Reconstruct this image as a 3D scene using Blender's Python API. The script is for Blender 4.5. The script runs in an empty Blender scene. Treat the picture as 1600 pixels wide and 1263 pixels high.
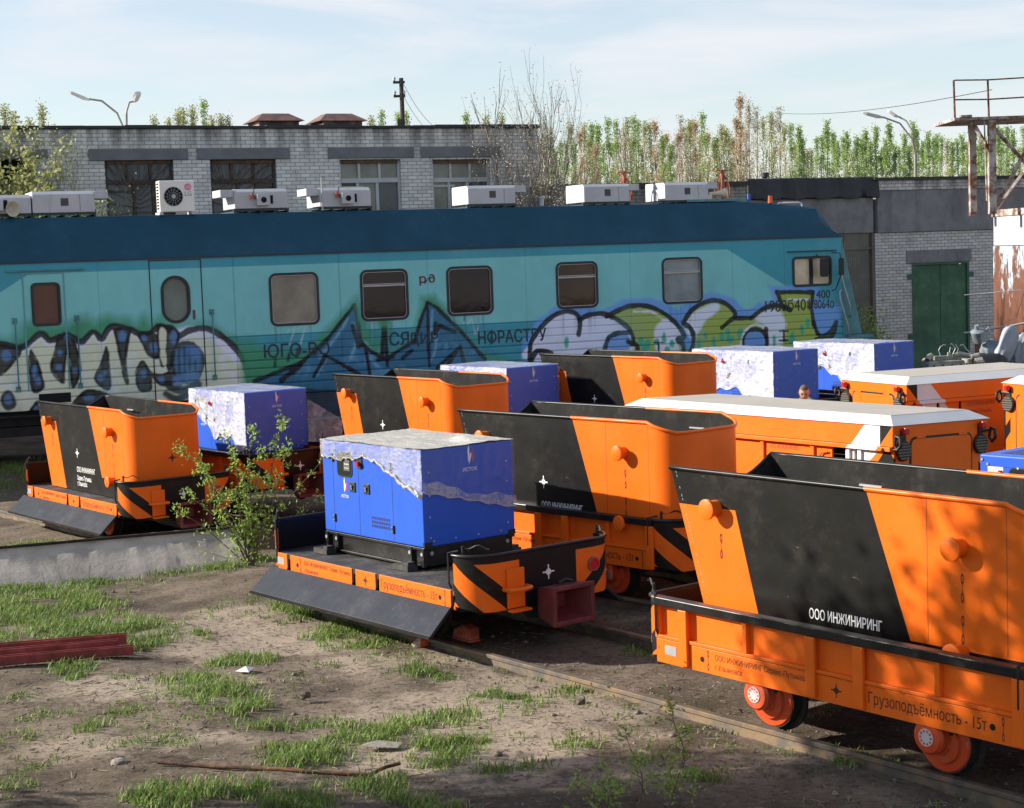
import bpy, bmesh, math, random
import numpy as np
from mathutils import Vector, Matrix, Euler
from mathutils.geometry import delaunay_2d_cdt
random.seed(7)
rng = np.random.default_rng(11)
R = math.radians
C = bpy.context.scene.collection

# ---------------------------------------------------------------- camera
PITCH, ROLL, HC = R(4.9), R(2.0), 3.9
_f = Vector((0, math.cos(PITCH), -math.sin(PITCH)))
_d = Vector((0, -math.sin(PITCH), -math.cos(PITCH)))
_x = Vector((1, 0, 0))
cx_ = math.cos(ROLL) * _x + math.sin(ROLL) * _d
dn_ = -math.sin(ROLL) * _x + math.cos(ROLL) * _d
cam_data = bpy.data.cameras.new('camera')
cam_data.sensor_width = 36.0
cam_data.lens = 36.0 * 2700 / 1600
cam_data.clip_start = 0.1
cam_data.clip_end = 3000
cam = bpy.data.objects.new('camera', cam_data)
C.objects.link(cam)
m = Matrix((( cx_.x, -dn_.x, -_f.x, 0), (cx_.y, -dn_.y, -_f.y, 0), (cx_.z, -dn_.z, -_f.z, HC), (0, 0, 0, 1)))
cam.matrix_world = m
bpy.context.scene.camera = cam

# ---------------------------------------------------------------- light
SUN_EL = R(25)
SUN_H = Vector((-0.975, 0.09)).normalized()
SUN_DIR = Vector((SUN_H.x * math.cos(SUN_EL), SUN_H.y * math.cos(SUN_EL), math.sin(SUN_EL)))
SUN_ROT = math.atan2(SUN_H.x, SUN_H.y)
sun = bpy.data.lights.new('sun', 'SUN')
sun.energy = 5.0
sun.angle = R(0.53)
sun.color = (1.0, 0.92, 0.79)
so = bpy.data.objects.new('sun', sun)
C.objects.link(so)
so.rotation_euler = SUN_DIR.to_track_quat('Z', 'Y').to_euler()
sc = bpy.context.scene
sc.view_settings.view_transform = 'Standard'
sc.view_settings.look = 'None'
sc.view_settings.gamma = 1
sc.view_settings.exposure = 0.88
w = bpy.data.worlds.new('World')
sc.world = w
w.use_nodes = True
nt = w.node_tree
nt.nodes.clear()
wo = nt.nodes.new('ShaderNodeOutputWorld')
bg = nt.nodes.new('ShaderNodeBackground')
bg.inputs['Strength'].default_value = 0.09
sky = nt.nodes.new('ShaderNodeTexSky')
sky.sky_type = 'NISHITA'
sky.sun_disc = False
sky.sun_elevation = SUN_EL
sky.sun_rotation = SUN_ROT
sky.air_density = 1.0
sky.dust_density = 0.25
sky.ozone_density = 1.6
tc = nt.nodes.new('ShaderNodeTexCoord')
mp = nt.nodes.new('ShaderNodeMapping')
mp.inputs['Scale'].default_value = (1.6, 1.6, 9.0)
n1 = nt.nodes.new('ShaderNodeTexNoise')
n1.inputs['Scale'].default_value = 3.2
n1.inputs['Detail'].default_value = 7
n1.inputs['Roughness'].default_value = 0.55
n1.inputs['Distortion'].default_value = 0.4
rp = nt.nodes.new('ShaderNodeValToRGB')
rp.color_ramp.elements[0].position = 0.46
rp.color_ramp.elements[0].color = (0.40, 0.40, 0.40, 1)
rp.color_ramp.elements[1].position = 0.66
rp.color_ramp.elements[1].color = (0.95, 0.95, 0.95, 1)
mx = nt.nodes.new('ShaderNodeMix')
mx.data_type = 'RGBA'
mx.inputs['B'].default_value = (5.2, 5.35, 5.7, 1)
nt.links.new(tc.outputs['Generated'], mp.inputs[0])
nt.links.new(mp.outputs[0], n1.inputs['Vector'])
nt.links.new(n1.outputs['Fac'], rp.inputs[0])
sep = nt.nodes.new('ShaderNodeSeparateXYZ')
nt.links.new(tc.outputs['Generated'], sep.inputs[0])
fall = nt.nodes.new('ShaderNodeMapRange')
fall.inputs[1].default_value, fall.inputs[2].default_value = 0.22, 0.60
fall.inputs[3].default_value, fall.inputs[4].default_value = 1.0, 0.62
nt.links.new(sep.outputs[2], fall.inputs[0])
ml = nt.nodes.new('ShaderNodeMath')
ml.operation = 'MULTIPLY'
nt.links.new(rp.outputs['Color'], ml.inputs[0])
nt.links.new(fall.outputs[0], ml.inputs[1])
nt.links.new(ml.outputs[0], mx.inputs['Factor'])
nt.links.new(sky.outputs['Color'], mx.inputs['A'])
nt.links.new(mx.outputs['Result'], bg.inputs['Color'])
nt.links.new(bg.outputs[0], wo.inputs[0])
sc.cycles.max_bounces = 8
sc.cycles.transparent_max_bounces = 24

# ---------------------------------------------------------------- node helpers
class X:
    """a float socket with arithmetic"""
    def __init__(s, nt, v): s.nt, s.v = nt, v
    def _op(s, op, o, rev=False):
        n = s.nt.nodes.new('ShaderNodeMath'); n.operation = op
        a, b = (o, s) if rev else (s, o)
        for i, q in enumerate((a, b)):
            if q is None: continue
            if isinstance(q, X): s.nt.links.new(q.v, n.inputs[i])
            else: n.inputs[i].default_value = q
        return X(s.nt, n.outputs[0])
    def __add__(s, o): return s._op('ADD', o)
    __radd__ = __add__
    def __sub__(s, o): return s._op('SUBTRACT', o)
    def __rsub__(s, o): return s._op('SUBTRACT', o, True)
    def __mul__(s, o): return s._op('MULTIPLY', o)
    __rmul__ = __mul__
    def __truediv__(s, o): return s._op('DIVIDE', o)
    def gt(s, o): return s._op('GREATER_THAN', o)
    def lt(s, o): return s._op('LESS_THAN', o)
    def mx(s, o): return s._op('MAXIMUM', o)
    def mn(s, o): return s._op('MINIMUM', o)
    def abs(s): return s._op('ABSOLUTE', None)
    def frac(s): return s._op('FRACT', None)
    def sst(s, a, b):
        n = s.nt.nodes.new('ShaderNodeMapRange'); n.interpolation_type = 'SMOOTHSTEP'
        s.nt.links.new(s.v, n.inputs[0]); n.inputs[1].default_value = a; n.inputs[2].default_value = b
        return X(s.nt, n.outputs[0])

class NT:
    def __init__(s, nt): s.nt = nt; s._tc = None
    def tc(s, k='Object'):
        if s._tc is None: s._tc = s.nt.nodes.new('ShaderNodeTexCoord')
        return s._tc.outputs[k]
    def xyz(s, k='Object'):
        n = s.nt.nodes.new('ShaderNodeSeparateXYZ'); s.nt.links.new(s.tc(k), n.inputs[0])
        return [X(s.nt, n.outputs[i]) for i in range(3)]
    def noise(s, scale, detail=4, rough=.55, stretch=None, k='Object', dist=0, col=False):
        n = s.nt.nodes.new('ShaderNodeTexNoise')
        n.inputs['Scale'].default_value = scale; n.inputs['Detail'].default_value = detail
        n.inputs['Roughness'].default_value = rough; n.inputs['Distortion'].default_value = dist
        src = s.tc(k)
        if stretch:
            mp = s.nt.nodes.new('ShaderNodeMapping'); mp.inputs['Scale'].default_value = stretch
            s.nt.links.new(src, mp.inputs[0]); src = mp.outputs[0]
        s.nt.links.new(src, n.inputs['Vector'])
        return n.outputs['Color'] if col else X(s.nt, n.outputs['Fac'])
    def attr(s, name, col=False):
        n = s.nt.nodes.new('ShaderNodeAttribute'); n.attribute_name = name
        return n.outputs['Color'] if col else X(s.nt, n.outputs['Fac'])
    def mix(s, f, a, b, mode='MIX'):
        n = s.nt.nodes.new('ShaderNodeMix'); n.data_type = 'RGBA'; n.blend_type = mode
        for q, i in ((f, 'Factor'),):
            if isinstance(q, X): s.nt.links.new(q.v, n.inputs['Factor'])
            else: n.inputs['Factor'].default_value = q
        for q, i in ((a, 'A'), (b, 'B')):
            if isinstance(q, (tuple, list)): n.inputs[i].default_value = tuple(q)[:3] + (1,)
            else: s.nt.links.new(q, n.inputs[i])
        return n.outputs['Result']
    def rnd(s):
        n = s.nt.nodes.new('ShaderNodeObjectInfo'); return X(s.nt, n.outputs['Random'])

def M(name, col, rough=.5, metal=0, var=.10, vs=2.5, bump=0, bs=30, spec=.5, coat=0, fn=None, dirt=0, rv=.12):
    """principled material: slow colour drift, rough variation, optional bump and dust"""
    mt = bpy.data.materials.new(name); mt.use_nodes = True
    g = NT(mt.node_tree); p = mt.node_tree.nodes['Principled BSDF']; L = mt.node_tree.links
    base = fn(g) if fn else None
    if base is None: base = g.mix(0, col, col)
    nz = g.noise(vs, 6, .62)
    dark = g.mix(1.0, base, (1 - var * 1.6,) * 3, 'MULTIPLY')
    c = g.mix(nz.sst(.30, .70), dark, base)
    if dirt:
        run = g.noise(vs * 4, 6, .65, stretch=(1, 1, .10)); sc_ = g.noise(vs * 14, 3, .6, stretch=(.35, .35, 1.5), dist=.6)
        c = g.mix((run.sst(.60, .74) * nz.sst(.35, .60)) * min(.45, dirt * 5), c, g.mix(.62, c, (.10, .075, .055)))
        c = g.mix(sc_.sst(.70, .74) * min(.30, dirt * 4), c, g.mix(.5, c, (.40, .36, .32)))
        fine = g.noise(vs * 5, 8, .7)
        c = g.mix((fine * nz).sst(.24, .42) * dirt, c, (.23, .19, .15))
    L.new(c, p.inputs['Base Color'])
    r = (g.noise(vs * 3, 5) - .5) * (rv * 2) + rough
    L.new(r.v, p.inputs['Roughness'])
    p.inputs['Metallic'].default_value = metal
    p.inputs['Specular IOR Level'].default_value = spec
    if coat:
        p.inputs['Coat Weight'].default_value = coat; p.inputs['Coat Roughness'].default_value = .12
    if bump:
        b = mt.node_tree.nodes.new('ShaderNodeBump'); b.inputs['Strength'].default_value = bump
        b.inputs['Distance'].default_value = .01
        L.new(g.noise(bs, 6, .6).v, b.inputs['Height']); L.new(b.outputs[0], p.inputs['Normal'])
    return mt

# ---------------------------------------------------------------- mesh helpers
def frame_of(a):
    a = Vector(a).normalized()
    t = Vector((0, 0, 1)) if abs(a.z) < .9 else Vector((1, 0, 0))
    u = a.cross(t).normalized(); return u, a.cross(u)

class B:
    def __init__(s): s.v = []; s.f = []; s.m = []; s.uv = []; s.cur = 0
    def add(s, vs, fs, uv=None):
        o = len(s.v); s.v += [tuple(q) for q in vs]
        s.uv += list(uv) if uv else [(0, 0)] * len(vs)
        for f in fs: s.f.append(tuple(i + o for i in f)); s.m.append(s.cur)
        return s
    def box(s, x0, x1, y0, y1, z0, z1, rot=None):
        P = [(x, y, z) for z in (z0, z1) for y in (y0, y1) for x in (x0, x1)]
        if rot:
            mt = rot; P = [tuple(mt @ Vector(p)) for p in P]
        return s.add(P, [(0, 2, 3, 1), (4, 5, 7, 6), (0, 1, 5, 4), (2, 6, 7, 3), (0, 4, 6, 2), (1, 3, 7, 5)])
    def quad(s, *p): return s.add(p, [(0, 1, 2, 3)])
    def poly(s, pts, e):
        """closed 3d polygon extruded by vector e"""
        n = len(pts); e = Vector(e)
        P = [Vector(p) for p in pts]; Q = [p + e for p in P]
        return s.add(P + Q, [tuple(range(n))[::-1], tuple(range(n, 2 * n))] + [(i, (i + 1) % n, n + (i + 1) % n, n + i) for i in range(n)])
    def cyl(s, a, b, r, r2=None, n=16, caps=True):
        a, b = Vector(a), Vector(b); r2 = r if r2 is None else r2
        u, v = frame_of(b - a); P = []
        for c, q in ((a, r), (b, r2)):
            for i in range(n):
                t = 2 * math.pi * i / n; P.append(c + u * math.cos(t) * q + v * math.sin(t) * q)
        F = [(i, n + i, n + (i + 1) % n, (i + 1) % n) for i in range(n)]
        if caps: F += [tuple(range(n)), tuple(range(n, 2 * n))[::-1]]
        return s.add(P, F)
    def lathe(s, prof, o, ax, n=24):
        """prof: (distance along axis, radius)"""
        o = Vector(o); ax = Vector(ax).normalized(); u, v = frame_of(ax); P = []
        for d, r in prof:
            for i in range(n):
                t = 2 * math.pi * i / n; P.append(o + ax * d + u * math.cos(t) * r + v * math.sin(t) * r)
        F = []
        for k in range(len(prof) - 1):
            for i in range(n):
                j = (i + 1) % n; F.append((k * n + i, (k + 1) * n + i, (k + 1) * n + j, k * n + j))
        F += [tuple(range(n)), tuple(range((len(prof) - 1) * n, len(prof) * n))[::-1]]
        return s.add(P, F)
    def tube(s, pts, r, n=6, r2=None, closed=False):
        pts = [Vector(p) for p in pts]; N = len(pts); r2 = r if r2 is None else r2; P = []; up = None
        for k, p in enumerate(pts):
            if closed: t = (pts[(k + 1) % N] - pts[k - 1])
            else: t = pts[min(k + 1, N - 1)] - pts[max(k - 1, 0)]
            t.normalize()
            if up is None: u, v = frame_of(t)
            else:
                u = (up - t * up.dot(t)); u = u.normalized() if u.length > 1e-5 else frame_of(t)[0]; v = t.cross(u)
            up = u; q = r + (r2 - r) * k / max(1, N - 1)
            for i in range(n):
                a = 2 * math.pi * i / n; P.append(p + u * math.cos(a) * q + v * math.sin(a) * q)
        F = []
        for k in range(N if closed else N - 1):
            k2 = (k + 1) % N
            for i in range(n):
                j = (i + 1) % n; F.append((k * n + i, k * n + j, k2 * n + j, k2 * n + i))
        if not closed: F += [tuple(range(n))[::-1], tuple(range((N - 1) * n, N * n))]
        return s.add(P, F)
    def text(s, body, size, o, ux, uy, off=0.0, align='LEFT', sx=1.0, shear=0):
        V, F = text_mesh(body, 0, align, shear); o, ux, uy = Vector(o), Vector(ux), Vector(uy)
        nz = ux.cross(uy).normalized() * .0003
        for q, (du, dv) in enumerate(((0, 0), (off, 0), (-off, 0), (0, off), (0, -off)) if off > 0 else ((0, 0),)):   # bold strokes
            s.add([o + ux * ((v[0] * sx + du) * size) + uy * ((v[1] + dv) * size) + nz * q for v in V], F)
        return s
    def build(s, name, mat, parent=None, smooth=0, bevel=0, seg=2, uv=False):
        me = bpy.data.meshes.new(name); me.from_pydata(s.v, [], s.f); 
        for q in (mat if isinstance(mat, (list, tuple)) else [mat]): me.materials.append(q)
        me.polygons.foreach_set('material_index', s.m)
        if uv:
            lay = me.uv_layers.new(name='UVMap'); idx = np.empty(len(me.loops), np.int32); me.loops.foreach_get('vertex_index', idx)
            lay.data.foreach_set('uv', np.array(s.uv, np.float32)[idx].ravel())
        bm = bmesh.new(); bm.from_mesh(me); bmesh.ops.recalc_face_normals(bm, faces=bm.faces); bm.to_mesh(me); bm.free()
        return obj(name, me, parent, smooth, bevel, seg)

def obj(name, me, parent=None, smooth=0, bevel=0, seg=2):
    o = bpy.data.objects.new(name, me); C.objects.link(o)
    if parent: o.parent = parent
    if smooth:
        me.polygons.foreach_set('use_smooth', [True] * len(me.polygons))
        try: me.set_sharp_from_angle(angle=R(smooth))
        except Exception: pass
    if bevel:
        b = o.modifiers.new('bevel', 'BEVEL'); b.width = bevel; b.segments = seg; b.limit_method = 'ANGLE'; b.angle_limit = R(40)
    return o

_tx = {}
def text_mesh(body, off, align, shear):
    """letters as triangles; overlapping strokes of a letter are laid a hair above each other"""
    k = (body, off, align, shear)
    if k not in _tx:
        c = bpy.data.curves.new('lettering', 'FONT'); c.body = body; c.align_x = align; c.offset = off; c.shear = shear; c.resolution_u = 3; c.fill_mode = 'NONE'
        o = bpy.data.objects.new('lettering', c); C.objects.link(o)
        dg = bpy.context.evaluated_depsgraph_get(); dg.update()
        me = bpy.data.meshes.new_from_object(o.evaluated_get(dg))
        co = [Vector((v.co.x, v.co.y, 0)) for v in me.vertices]; nb = {}
        for e in me.edges:
            a, b_ = e.vertices; nb.setdefault(a, []).append(b_); nb.setdefault(b_, []).append(a)
        loops, seen_ = [], set()
        for st in range(len(co)):
            if st in seen_ or st not in nb: continue
            lp = [st]; seen_.add(st); cur = st
            while True:
                nx_ = [q for q in nb[cur] if q not in seen_]
                if not nx_: break
                cur = nx_[0] if len(lp) > 1 or (st + 1) not in nx_ else st + 1
                lp.append(cur); seen_.add(cur)
            if len(lp) > 2: loops.append([co[q] for q in lp])
        ed = [(g[q], g[(q + 1) % len(g)]) for g in loops for q in range(len(g))]
        V2 = [p.xy for g in loops for p in g]; E2 = []; o0 = 0
        for g in loops: E2 += [(o0 + q, o0 + (q + 1) % len(g)) for q in range(len(g))]; o0 += len(g)
        V, E, T, *_r = delaunay_2d_cdt(V2, E2, [], 0, 1e-6)
        F = []
        for t in T:                                  # keep what the outlines wind around
            x = sum(V[q].x for q in t) / 3; y = sum(V[q].y for q in t) / 3; wn = 0
            for a, b_ in ed:
                if (a.y > y) != (b_.y > y) and x < a.x + (y - a.y) * (b_.x - a.x) / (b_.y - a.y): wn += 1 if b_.y > a.y else -1
            if wn: F.append(tuple(t))
        _tx[k] = ([(p.x, p.y, 0) for p in V], F)
        bpy.data.objects.remove(o); bpy.data.meshes.remove(me); bpy.data.curves.remove(c)
    return _tx[k]

def np_mesh(name, V, F, mat, parent=None, attrs=None, smooth=False, mi=None):
    """fast mesh from numpy arrays, F is (n,3) or (n,4)"""
    me = bpy.data.meshes.new(name); k = F.shape[1]
    me.vertices.add(len(V)); me.vertices.foreach_set('co', np.ascontiguousarray(V, np.float32).ravel())
    me.loops.add(F.size); me.loops.foreach_set('vertex_index', np.ascontiguousarray(F, np.int32).ravel())
    me.polygons.add(len(F)); me.polygons.foreach_set('loop_start', np.arange(0, F.size, k, dtype=np.int32))
    try: me.polygons.foreach_set('loop_total', np.full(len(F), k, np.int32))
    except Exception: pass
    for q in (mat if isinstance(mat, (list, tuple)) else [mat]): me.materials.append(q)
    if mi is not None: me.polygons.foreach_set('material_index', np.asarray(mi, np.int32))
    if smooth: me.polygons.foreach_set('use_smooth', np.ones(len(F), bool))
    for an, (ty, a) in (attrs or {}).items():
        at = me.attributes.new(an, ty, 'POINT')
        at.data.foreach_set('color' if 'COLOR' in ty else 'value', np.ascontiguousarray(a, np.float32).ravel())
    me.update(calc_edges=True); me.validate()
    return obj(name, me, parent)

def tag(o, label=None, cat=None, group=None, kind=None):
    for k, v in (('label', label), ('category', cat), ('group', group), ('kind', kind)):
        if v: o[k] = v
    return o

def thing(name, label, cat, loc=(0, 0, 0), rot=(0, 0, 0), group=None, scale=(1, 1, 1)):
    o = bpy.data.objects.new(name, None); C.objects.link(o); o.empty_display_size = .2
    o.location = loc; o.rotation_euler = rot; o.scale = scale
    return tag(o, label, cat, group)

def dup(o, parent=None):
    """a thing with copies of its parts and sub-parts"""
    c = o.copy(); C.objects.link(c)
    if parent: c.parent = parent
    for ch in list(o.children): dup(ch, c)
    return c

def leaf_cloud(P, size, rnd, up=.3, aspect=1.6, jitter=.5):
    """one bent leaf-sized quad per point"""
    n = len(P); a = rnd.normal(size=(n, 3)); a[:, 2] += up; a /= np.linalg.norm(a, axis=1)[:, None]
    b = rnd.normal(size=(n, 3)); b -= a * (a * b).sum(1)[:, None]; b /= np.linalg.norm(b, axis=1)[:, None]
    s = (size * (1 - jitter / 2 + jitter * rnd.random(n)))[:, None]
    p0, p1 = P, P + a * s; mid = P + a * s * .5; wv = b * s / aspect * .5
    nn = np.cross(a, b) * s * .08
    V = np.stack([p0, mid + wv + nn, p1, mid - wv + nn], 1).reshape(-1, 3)
    F = np.arange(4 * n).reshape(n, 4)
    return V, F
GRAF = [
('f',[(-0.77,2.65),(0.09,2.60),(0.29,2.51),(0.46,2.60),(0.58,2.86),(0.85,2.93),(0.98,2.80),(1.46,2.83),(1.64,2.91),(1.88,2.97),(2.02,2.86),(2.16,2.92),(2.34,2.95),(2.51,2.87),(2.76,2.89),(2.89,2.78),(3.08,2.95),(3.23,2.76),(3.44,2.88),(3.58,2.78),(3.79,2.63),(4.04,2.65),(4.30,2.71),(4.59,2.57),(4.95,2.35),(5.16,2.12),(5.37,1.75),(5.42,1.23),(4.96,1.11),(-0.80,2.17)],(0.050,0.300,0.150),0.280,0,1.00,0.000),
('f',[(4.83,2.29),(5.40,2.33),(5.82,1.79),(5.87,1.05),(5.26,1.09)],(0.050,0.300,0.150),0.250,0,0.80,0.000),
('f',[(-0.78,2.37),(0.08,2.45),(0.51,2.37),(0.90,2.63),(1.10,2.48),(1.45,2.58),(1.72,2.42),(1.99,2.62),(2.15,2.46),(2.36,2.70),(2.74,2.64),(2.95,2.53),(3.17,2.53),(3.43,2.67),(3.78,2.45),(4.04,2.55),(4.40,2.57),(4.76,2.36),(5.08,2.02),(5.23,1.68),(5.29,1.27),(4.58,0.92),(3.47,0.85),(1.36,0.96),(0.00,1.07),(-0.86,1.11)],(0.740,0.790,0.600),0.030,1,1.00,0.000),
('s',[(0.68,1.73),(0.65,1.51)],(0.780,0.820,0.980),0.120,0,0.55,0.074),
('s',[(-0.23,2.43),(-0.18,2.27)],(0.780,0.820,0.980),0.120,0,0.55,0.046),
('s',[(5.11,1.56),(5.16,1.34)],(0.780,0.820,0.980),0.120,0,0.55,0.075),
('s',[(0.19,1.65),(0.24,1.44)],(0.780,0.820,0.980),0.120,0,0.55,0.082),
('s',[(3.19,2.19),(3.22,1.95)],(0.780,0.820,0.980),0.120,0,0.55,0.051),
('s',[(-0.48,1.42),(-0.49,1.17)],(0.780,0.820,0.980),0.120,0,0.55,0.092),
('s',[(3.38,1.10),(3.35,0.82)],(0.780,0.820,0.980),0.120,0,0.55,0.061),
('s',[(4.71,1.06),(4.63,0.93)],(0.780,0.820,0.980),0.120,0,0.55,0.045),
('s',[(4.92,1.62),(4.94,1.44)],(0.780,0.820,0.980),0.120,0,0.55,0.066),
('s',[(1.52,1.92),(1.53,1.69)],(0.780,0.820,0.980),0.120,0,0.55,0.093),
('s',[(3.19,1.10),(3.24,0.77)],(0.780,0.820,0.980),0.120,0,0.55,0.077),
('s',[(0.25,1.38),(0.31,1.08)],(0.780,0.820,0.980),0.120,0,0.55,0.070),
('s',[(3.43,1.99),(3.48,1.75)],(0.780,0.820,0.980),0.120,0,0.55,0.050),
('s',[(-0.30,1.42),(-0.22,1.29)],(0.780,0.820,0.980),0.120,0,0.55,0.086),
('s',[(1.68,2.16),(1.63,1.89)],(0.780,0.820,0.980),0.120,0,0.55,0.091),
('s',[(-0.39,1.71),(-0.48,1.47)],(0.780,0.820,0.980),0.120,0,0.55,0.053),
('s',[(4.38,0.95),(4.36,0.63)],(0.780,0.820,0.980),0.120,0,0.55,0.052),
('s',[(-0.21,1.72),(-0.29,1.58)],(0.780,0.820,0.980),0.120,0,0.55,0.059),
('s',[(2.83,2.09),(2.73,1.80)],(0.780,0.820,0.980),0.120,0,0.55,0.052),
('s',[(4.85,1.03),(4.82,0.82)],(0.780,0.820,0.980),0.120,0,0.55,0.066),
('s',[(2.99,1.53),(2.99,1.29)],(0.780,0.820,0.980),0.120,0,0.55,0.096),
('s',[(2.21,1.78),(2.24,1.62)],(0.780,0.820,0.980),0.120,0,0.55,0.051),
('s',[(4.99,1.50),(5.00,1.39)],(0.780,0.820,0.980),0.120,0,0.55,0.059),
('s',[(2.66,2.27),(2.67,2.03)],(0.780,0.820,0.980),0.120,0,0.55,0.034),
('s',[(2.90,1.70),(2.93,1.51)],(0.780,0.820,0.980),0.120,0,0.55,0.079),
('s',[(3.58,2.22),(3.49,1.97)],(0.780,0.820,0.980),0.120,0,0.55,0.097),
('s',[(0.76,1.84),(0.77,1.66)],(0.780,0.820,0.980),0.120,0,0.55,0.055),
('s',[(1.11,1.92),(1.12,1.75)],(0.780,0.820,0.980),0.120,0,0.55,0.056),
('s',[(3.79,2.20),(3.79,1.93)],(0.780,0.820,0.980),0.120,0,0.55,0.052),
('s',[(0.58,1.42),(0.53,1.28)],(0.780,0.820,0.980),0.120,0,0.55,0.060),
('s',[(3.34,2.13),(3.30,1.95)],(0.780,0.820,0.980),0.120,0,0.55,0.088),
('s',[(1.79,1.28),(1.72,1.11)],(0.780,0.820,0.980),0.120,0,0.55,0.076),
('s',[(4.43,1.63),(4.38,1.49)],(0.780,0.820,0.980),0.120,0,0.55,0.067),
('s',[(0.40,1.43),(0.45,1.29)],(0.780,0.820,0.980),0.120,0,0.55,0.050),
('s',[(3.96,1.41),(4.00,1.23)],(0.780,0.820,0.980),0.120,0,0.55,0.039),
('s',[(0.97,1.41),(0.92,1.24)],(0.780,0.820,0.980),0.120,0,0.55,0.059),
('s',[(1.71,1.84),(1.78,1.70)],(0.780,0.820,0.980),0.120,0,0.55,0.030),
('s',[(4.76,1.06),(4.84,0.85)],(0.780,0.820,0.980),0.120,0,0.55,0.097),
('s',[(4.71,1.90),(4.74,1.61)],(0.780,0.820,0.980),0.120,0,0.55,0.076),
('s',[(2.29,1.95),(2.25,1.80)],(0.780,0.820,0.980),0.120,0,0.55,0.035),
('s',[(2.69,1.93),(2.74,1.81)],(0.780,0.820,0.980),0.120,0,0.55,0.093),
('s',[(3.26,1.10),(3.32,0.79)],(0.780,0.820,0.980),0.120,0,0.55,0.070),
('s',[(-0.56,1.57),(-0.63,1.41)],(0.780,0.820,0.980),0.120,0,0.55,0.076),
('s',[(2.31,1.80),(2.38,1.56)],(0.780,0.820,0.980),0.120,0,0.55,0.054),
('s',[(0.74,1.34),(0.72,1.07)],(0.780,0.820,0.980),0.120,0,0.55,0.055),
('s',[(0.46,1.76),(0.50,1.62)],(0.780,0.820,0.980),0.120,0,0.55,0.085),
('s',[(4.63,1.16),(4.69,1.05)],(0.780,0.820,0.980),0.120,0,0.55,0.074),
('s',[(4.33,2.14),(4.27,1.98)],(0.780,0.820,0.980),0.120,0,0.55,0.067),
('s',[(1.73,1.76),(1.77,1.65)],(0.780,0.820,0.980),0.120,0,0.55,0.034),
('s',[(0.10,2.28),(0.01,1.98)],(0.780,0.820,0.980),0.120,0,0.55,0.090),
('s',[(-0.15,1.84),(-0.19,1.67)],(0.780,0.820,0.980),0.120,0,0.55,0.055),
('s',[(3.01,1.54),(2.98,1.39)],(0.780,0.820,0.980),0.120,0,0.55,0.053),
('s',[(0.05,1.76),(0.08,1.57)],(0.780,0.820,0.980),0.120,0,0.55,0.036),
('s',[(0.36,1.96),(0.37,1.69)],(0.780,0.820,0.980),0.120,0,0.55,0.057),
('s',[(3.92,1.44),(3.90,1.25)],(0.780,0.820,0.980),0.120,0,0.55,0.065),
('s',[(3.35,1.73),(3.37,1.52)],(0.780,0.820,0.980),0.120,0,0.55,0.047),
('s',[(2.36,1.44),(2.27,1.25)],(0.780,0.820,0.980),0.120,0,0.55,0.060),
('s',[(4.37,1.01),(4.33,0.71)],(0.780,0.820,0.980),0.120,0,0.55,0.085),
('s',[(0.82,1.82),(0.74,1.55)],(0.780,0.820,0.980),0.120,0,0.55,0.076),
('s',[(4.43,1.19),(4.44,0.92)],(0.780,0.820,0.980),0.120,0,0.55,0.069),
('s',[(-0.06,1.73),(-0.15,1.60)],(0.780,0.820,0.980),0.120,0,0.55,0.084),
('s',[(-0.35,2.34),(-0.43,2.06)],(0.780,0.820,0.980),0.120,0,0.55,0.043),
('s',[(-0.51,1.45),(-0.59,1.18)],(0.780,0.820,0.980),0.120,0,0.55,0.077),
('s',[(4.11,1.01),(4.11,0.72)],(0.780,0.820,0.980),0.120,0,0.55,0.033),
('s',[(3.73,1.59),(3.76,1.46)],(0.780,0.820,0.980),0.120,0,0.55,0.082),
('s',[(4.76,2.10),(4.72,1.87)],(0.780,0.820,0.980),0.120,0,0.55,0.088),
('s',[(0.73,2.18),(0.67,1.95)],(0.780,0.820,0.980),0.120,0,0.55,0.083),
('s',[(1.57,1.90),(1.54,1.72)],(0.780,0.820,0.980),0.120,0,0.55,0.059),
('s',[(-0.17,1.84),(-0.10,1.65)],(0.780,0.820,0.980),0.120,0,0.55,0.082),
('s',[(0.24,1.58),(0.27,1.34)],(0.780,0.820,0.980),0.120,0,0.55,0.066),
('s',[(0.08,2.37),(0.51,2.30),(0.90,2.55),(1.09,2.40),(1.44,2.50),(1.71,2.34),(1.98,2.54),(2.15,2.38),(2.36,2.62),(2.74,2.57),(2.95,2.45),(3.16,2.46),(3.42,2.59),(3.77,2.37),(4.03,2.47),(4.40,2.49),(4.76,2.28),(5.08,1.94),(5.23,1.60),(5.28,1.19)],(0.780,0.820,0.980),0.050,1,1.00,0.090),
('s',[(3.56,2.43),(3.96,2.51),(4.40,2.46),(4.76,2.22),(5.04,1.88)],(0.780,0.820,0.980),0.100,1,1.00,0.220),
('s',[(-0.78,2.37),(0.08,2.45),(0.51,2.37),(0.90,2.63),(1.10,2.48),(1.45,2.58),(1.72,2.42),(1.99,2.62),(2.15,2.46),(2.36,2.70),(2.74,2.64),(2.95,2.53),(3.17,2.53),(3.43,2.67),(3.78,2.45),(4.04,2.55),(4.40,2.57),(4.76,2.36),(5.08,2.02),(5.23,1.68),(5.29,1.27)],(0.006,0.006,0.008),0.030,1,1.00,0.130),
('f',[(-0.05,2.44),(0.48,2.35),(0.29,2.04),(0.04,1.81),(-0.15,1.99)],(0.006,0.006,0.008),0.035,1,1.00,0.000),
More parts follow.
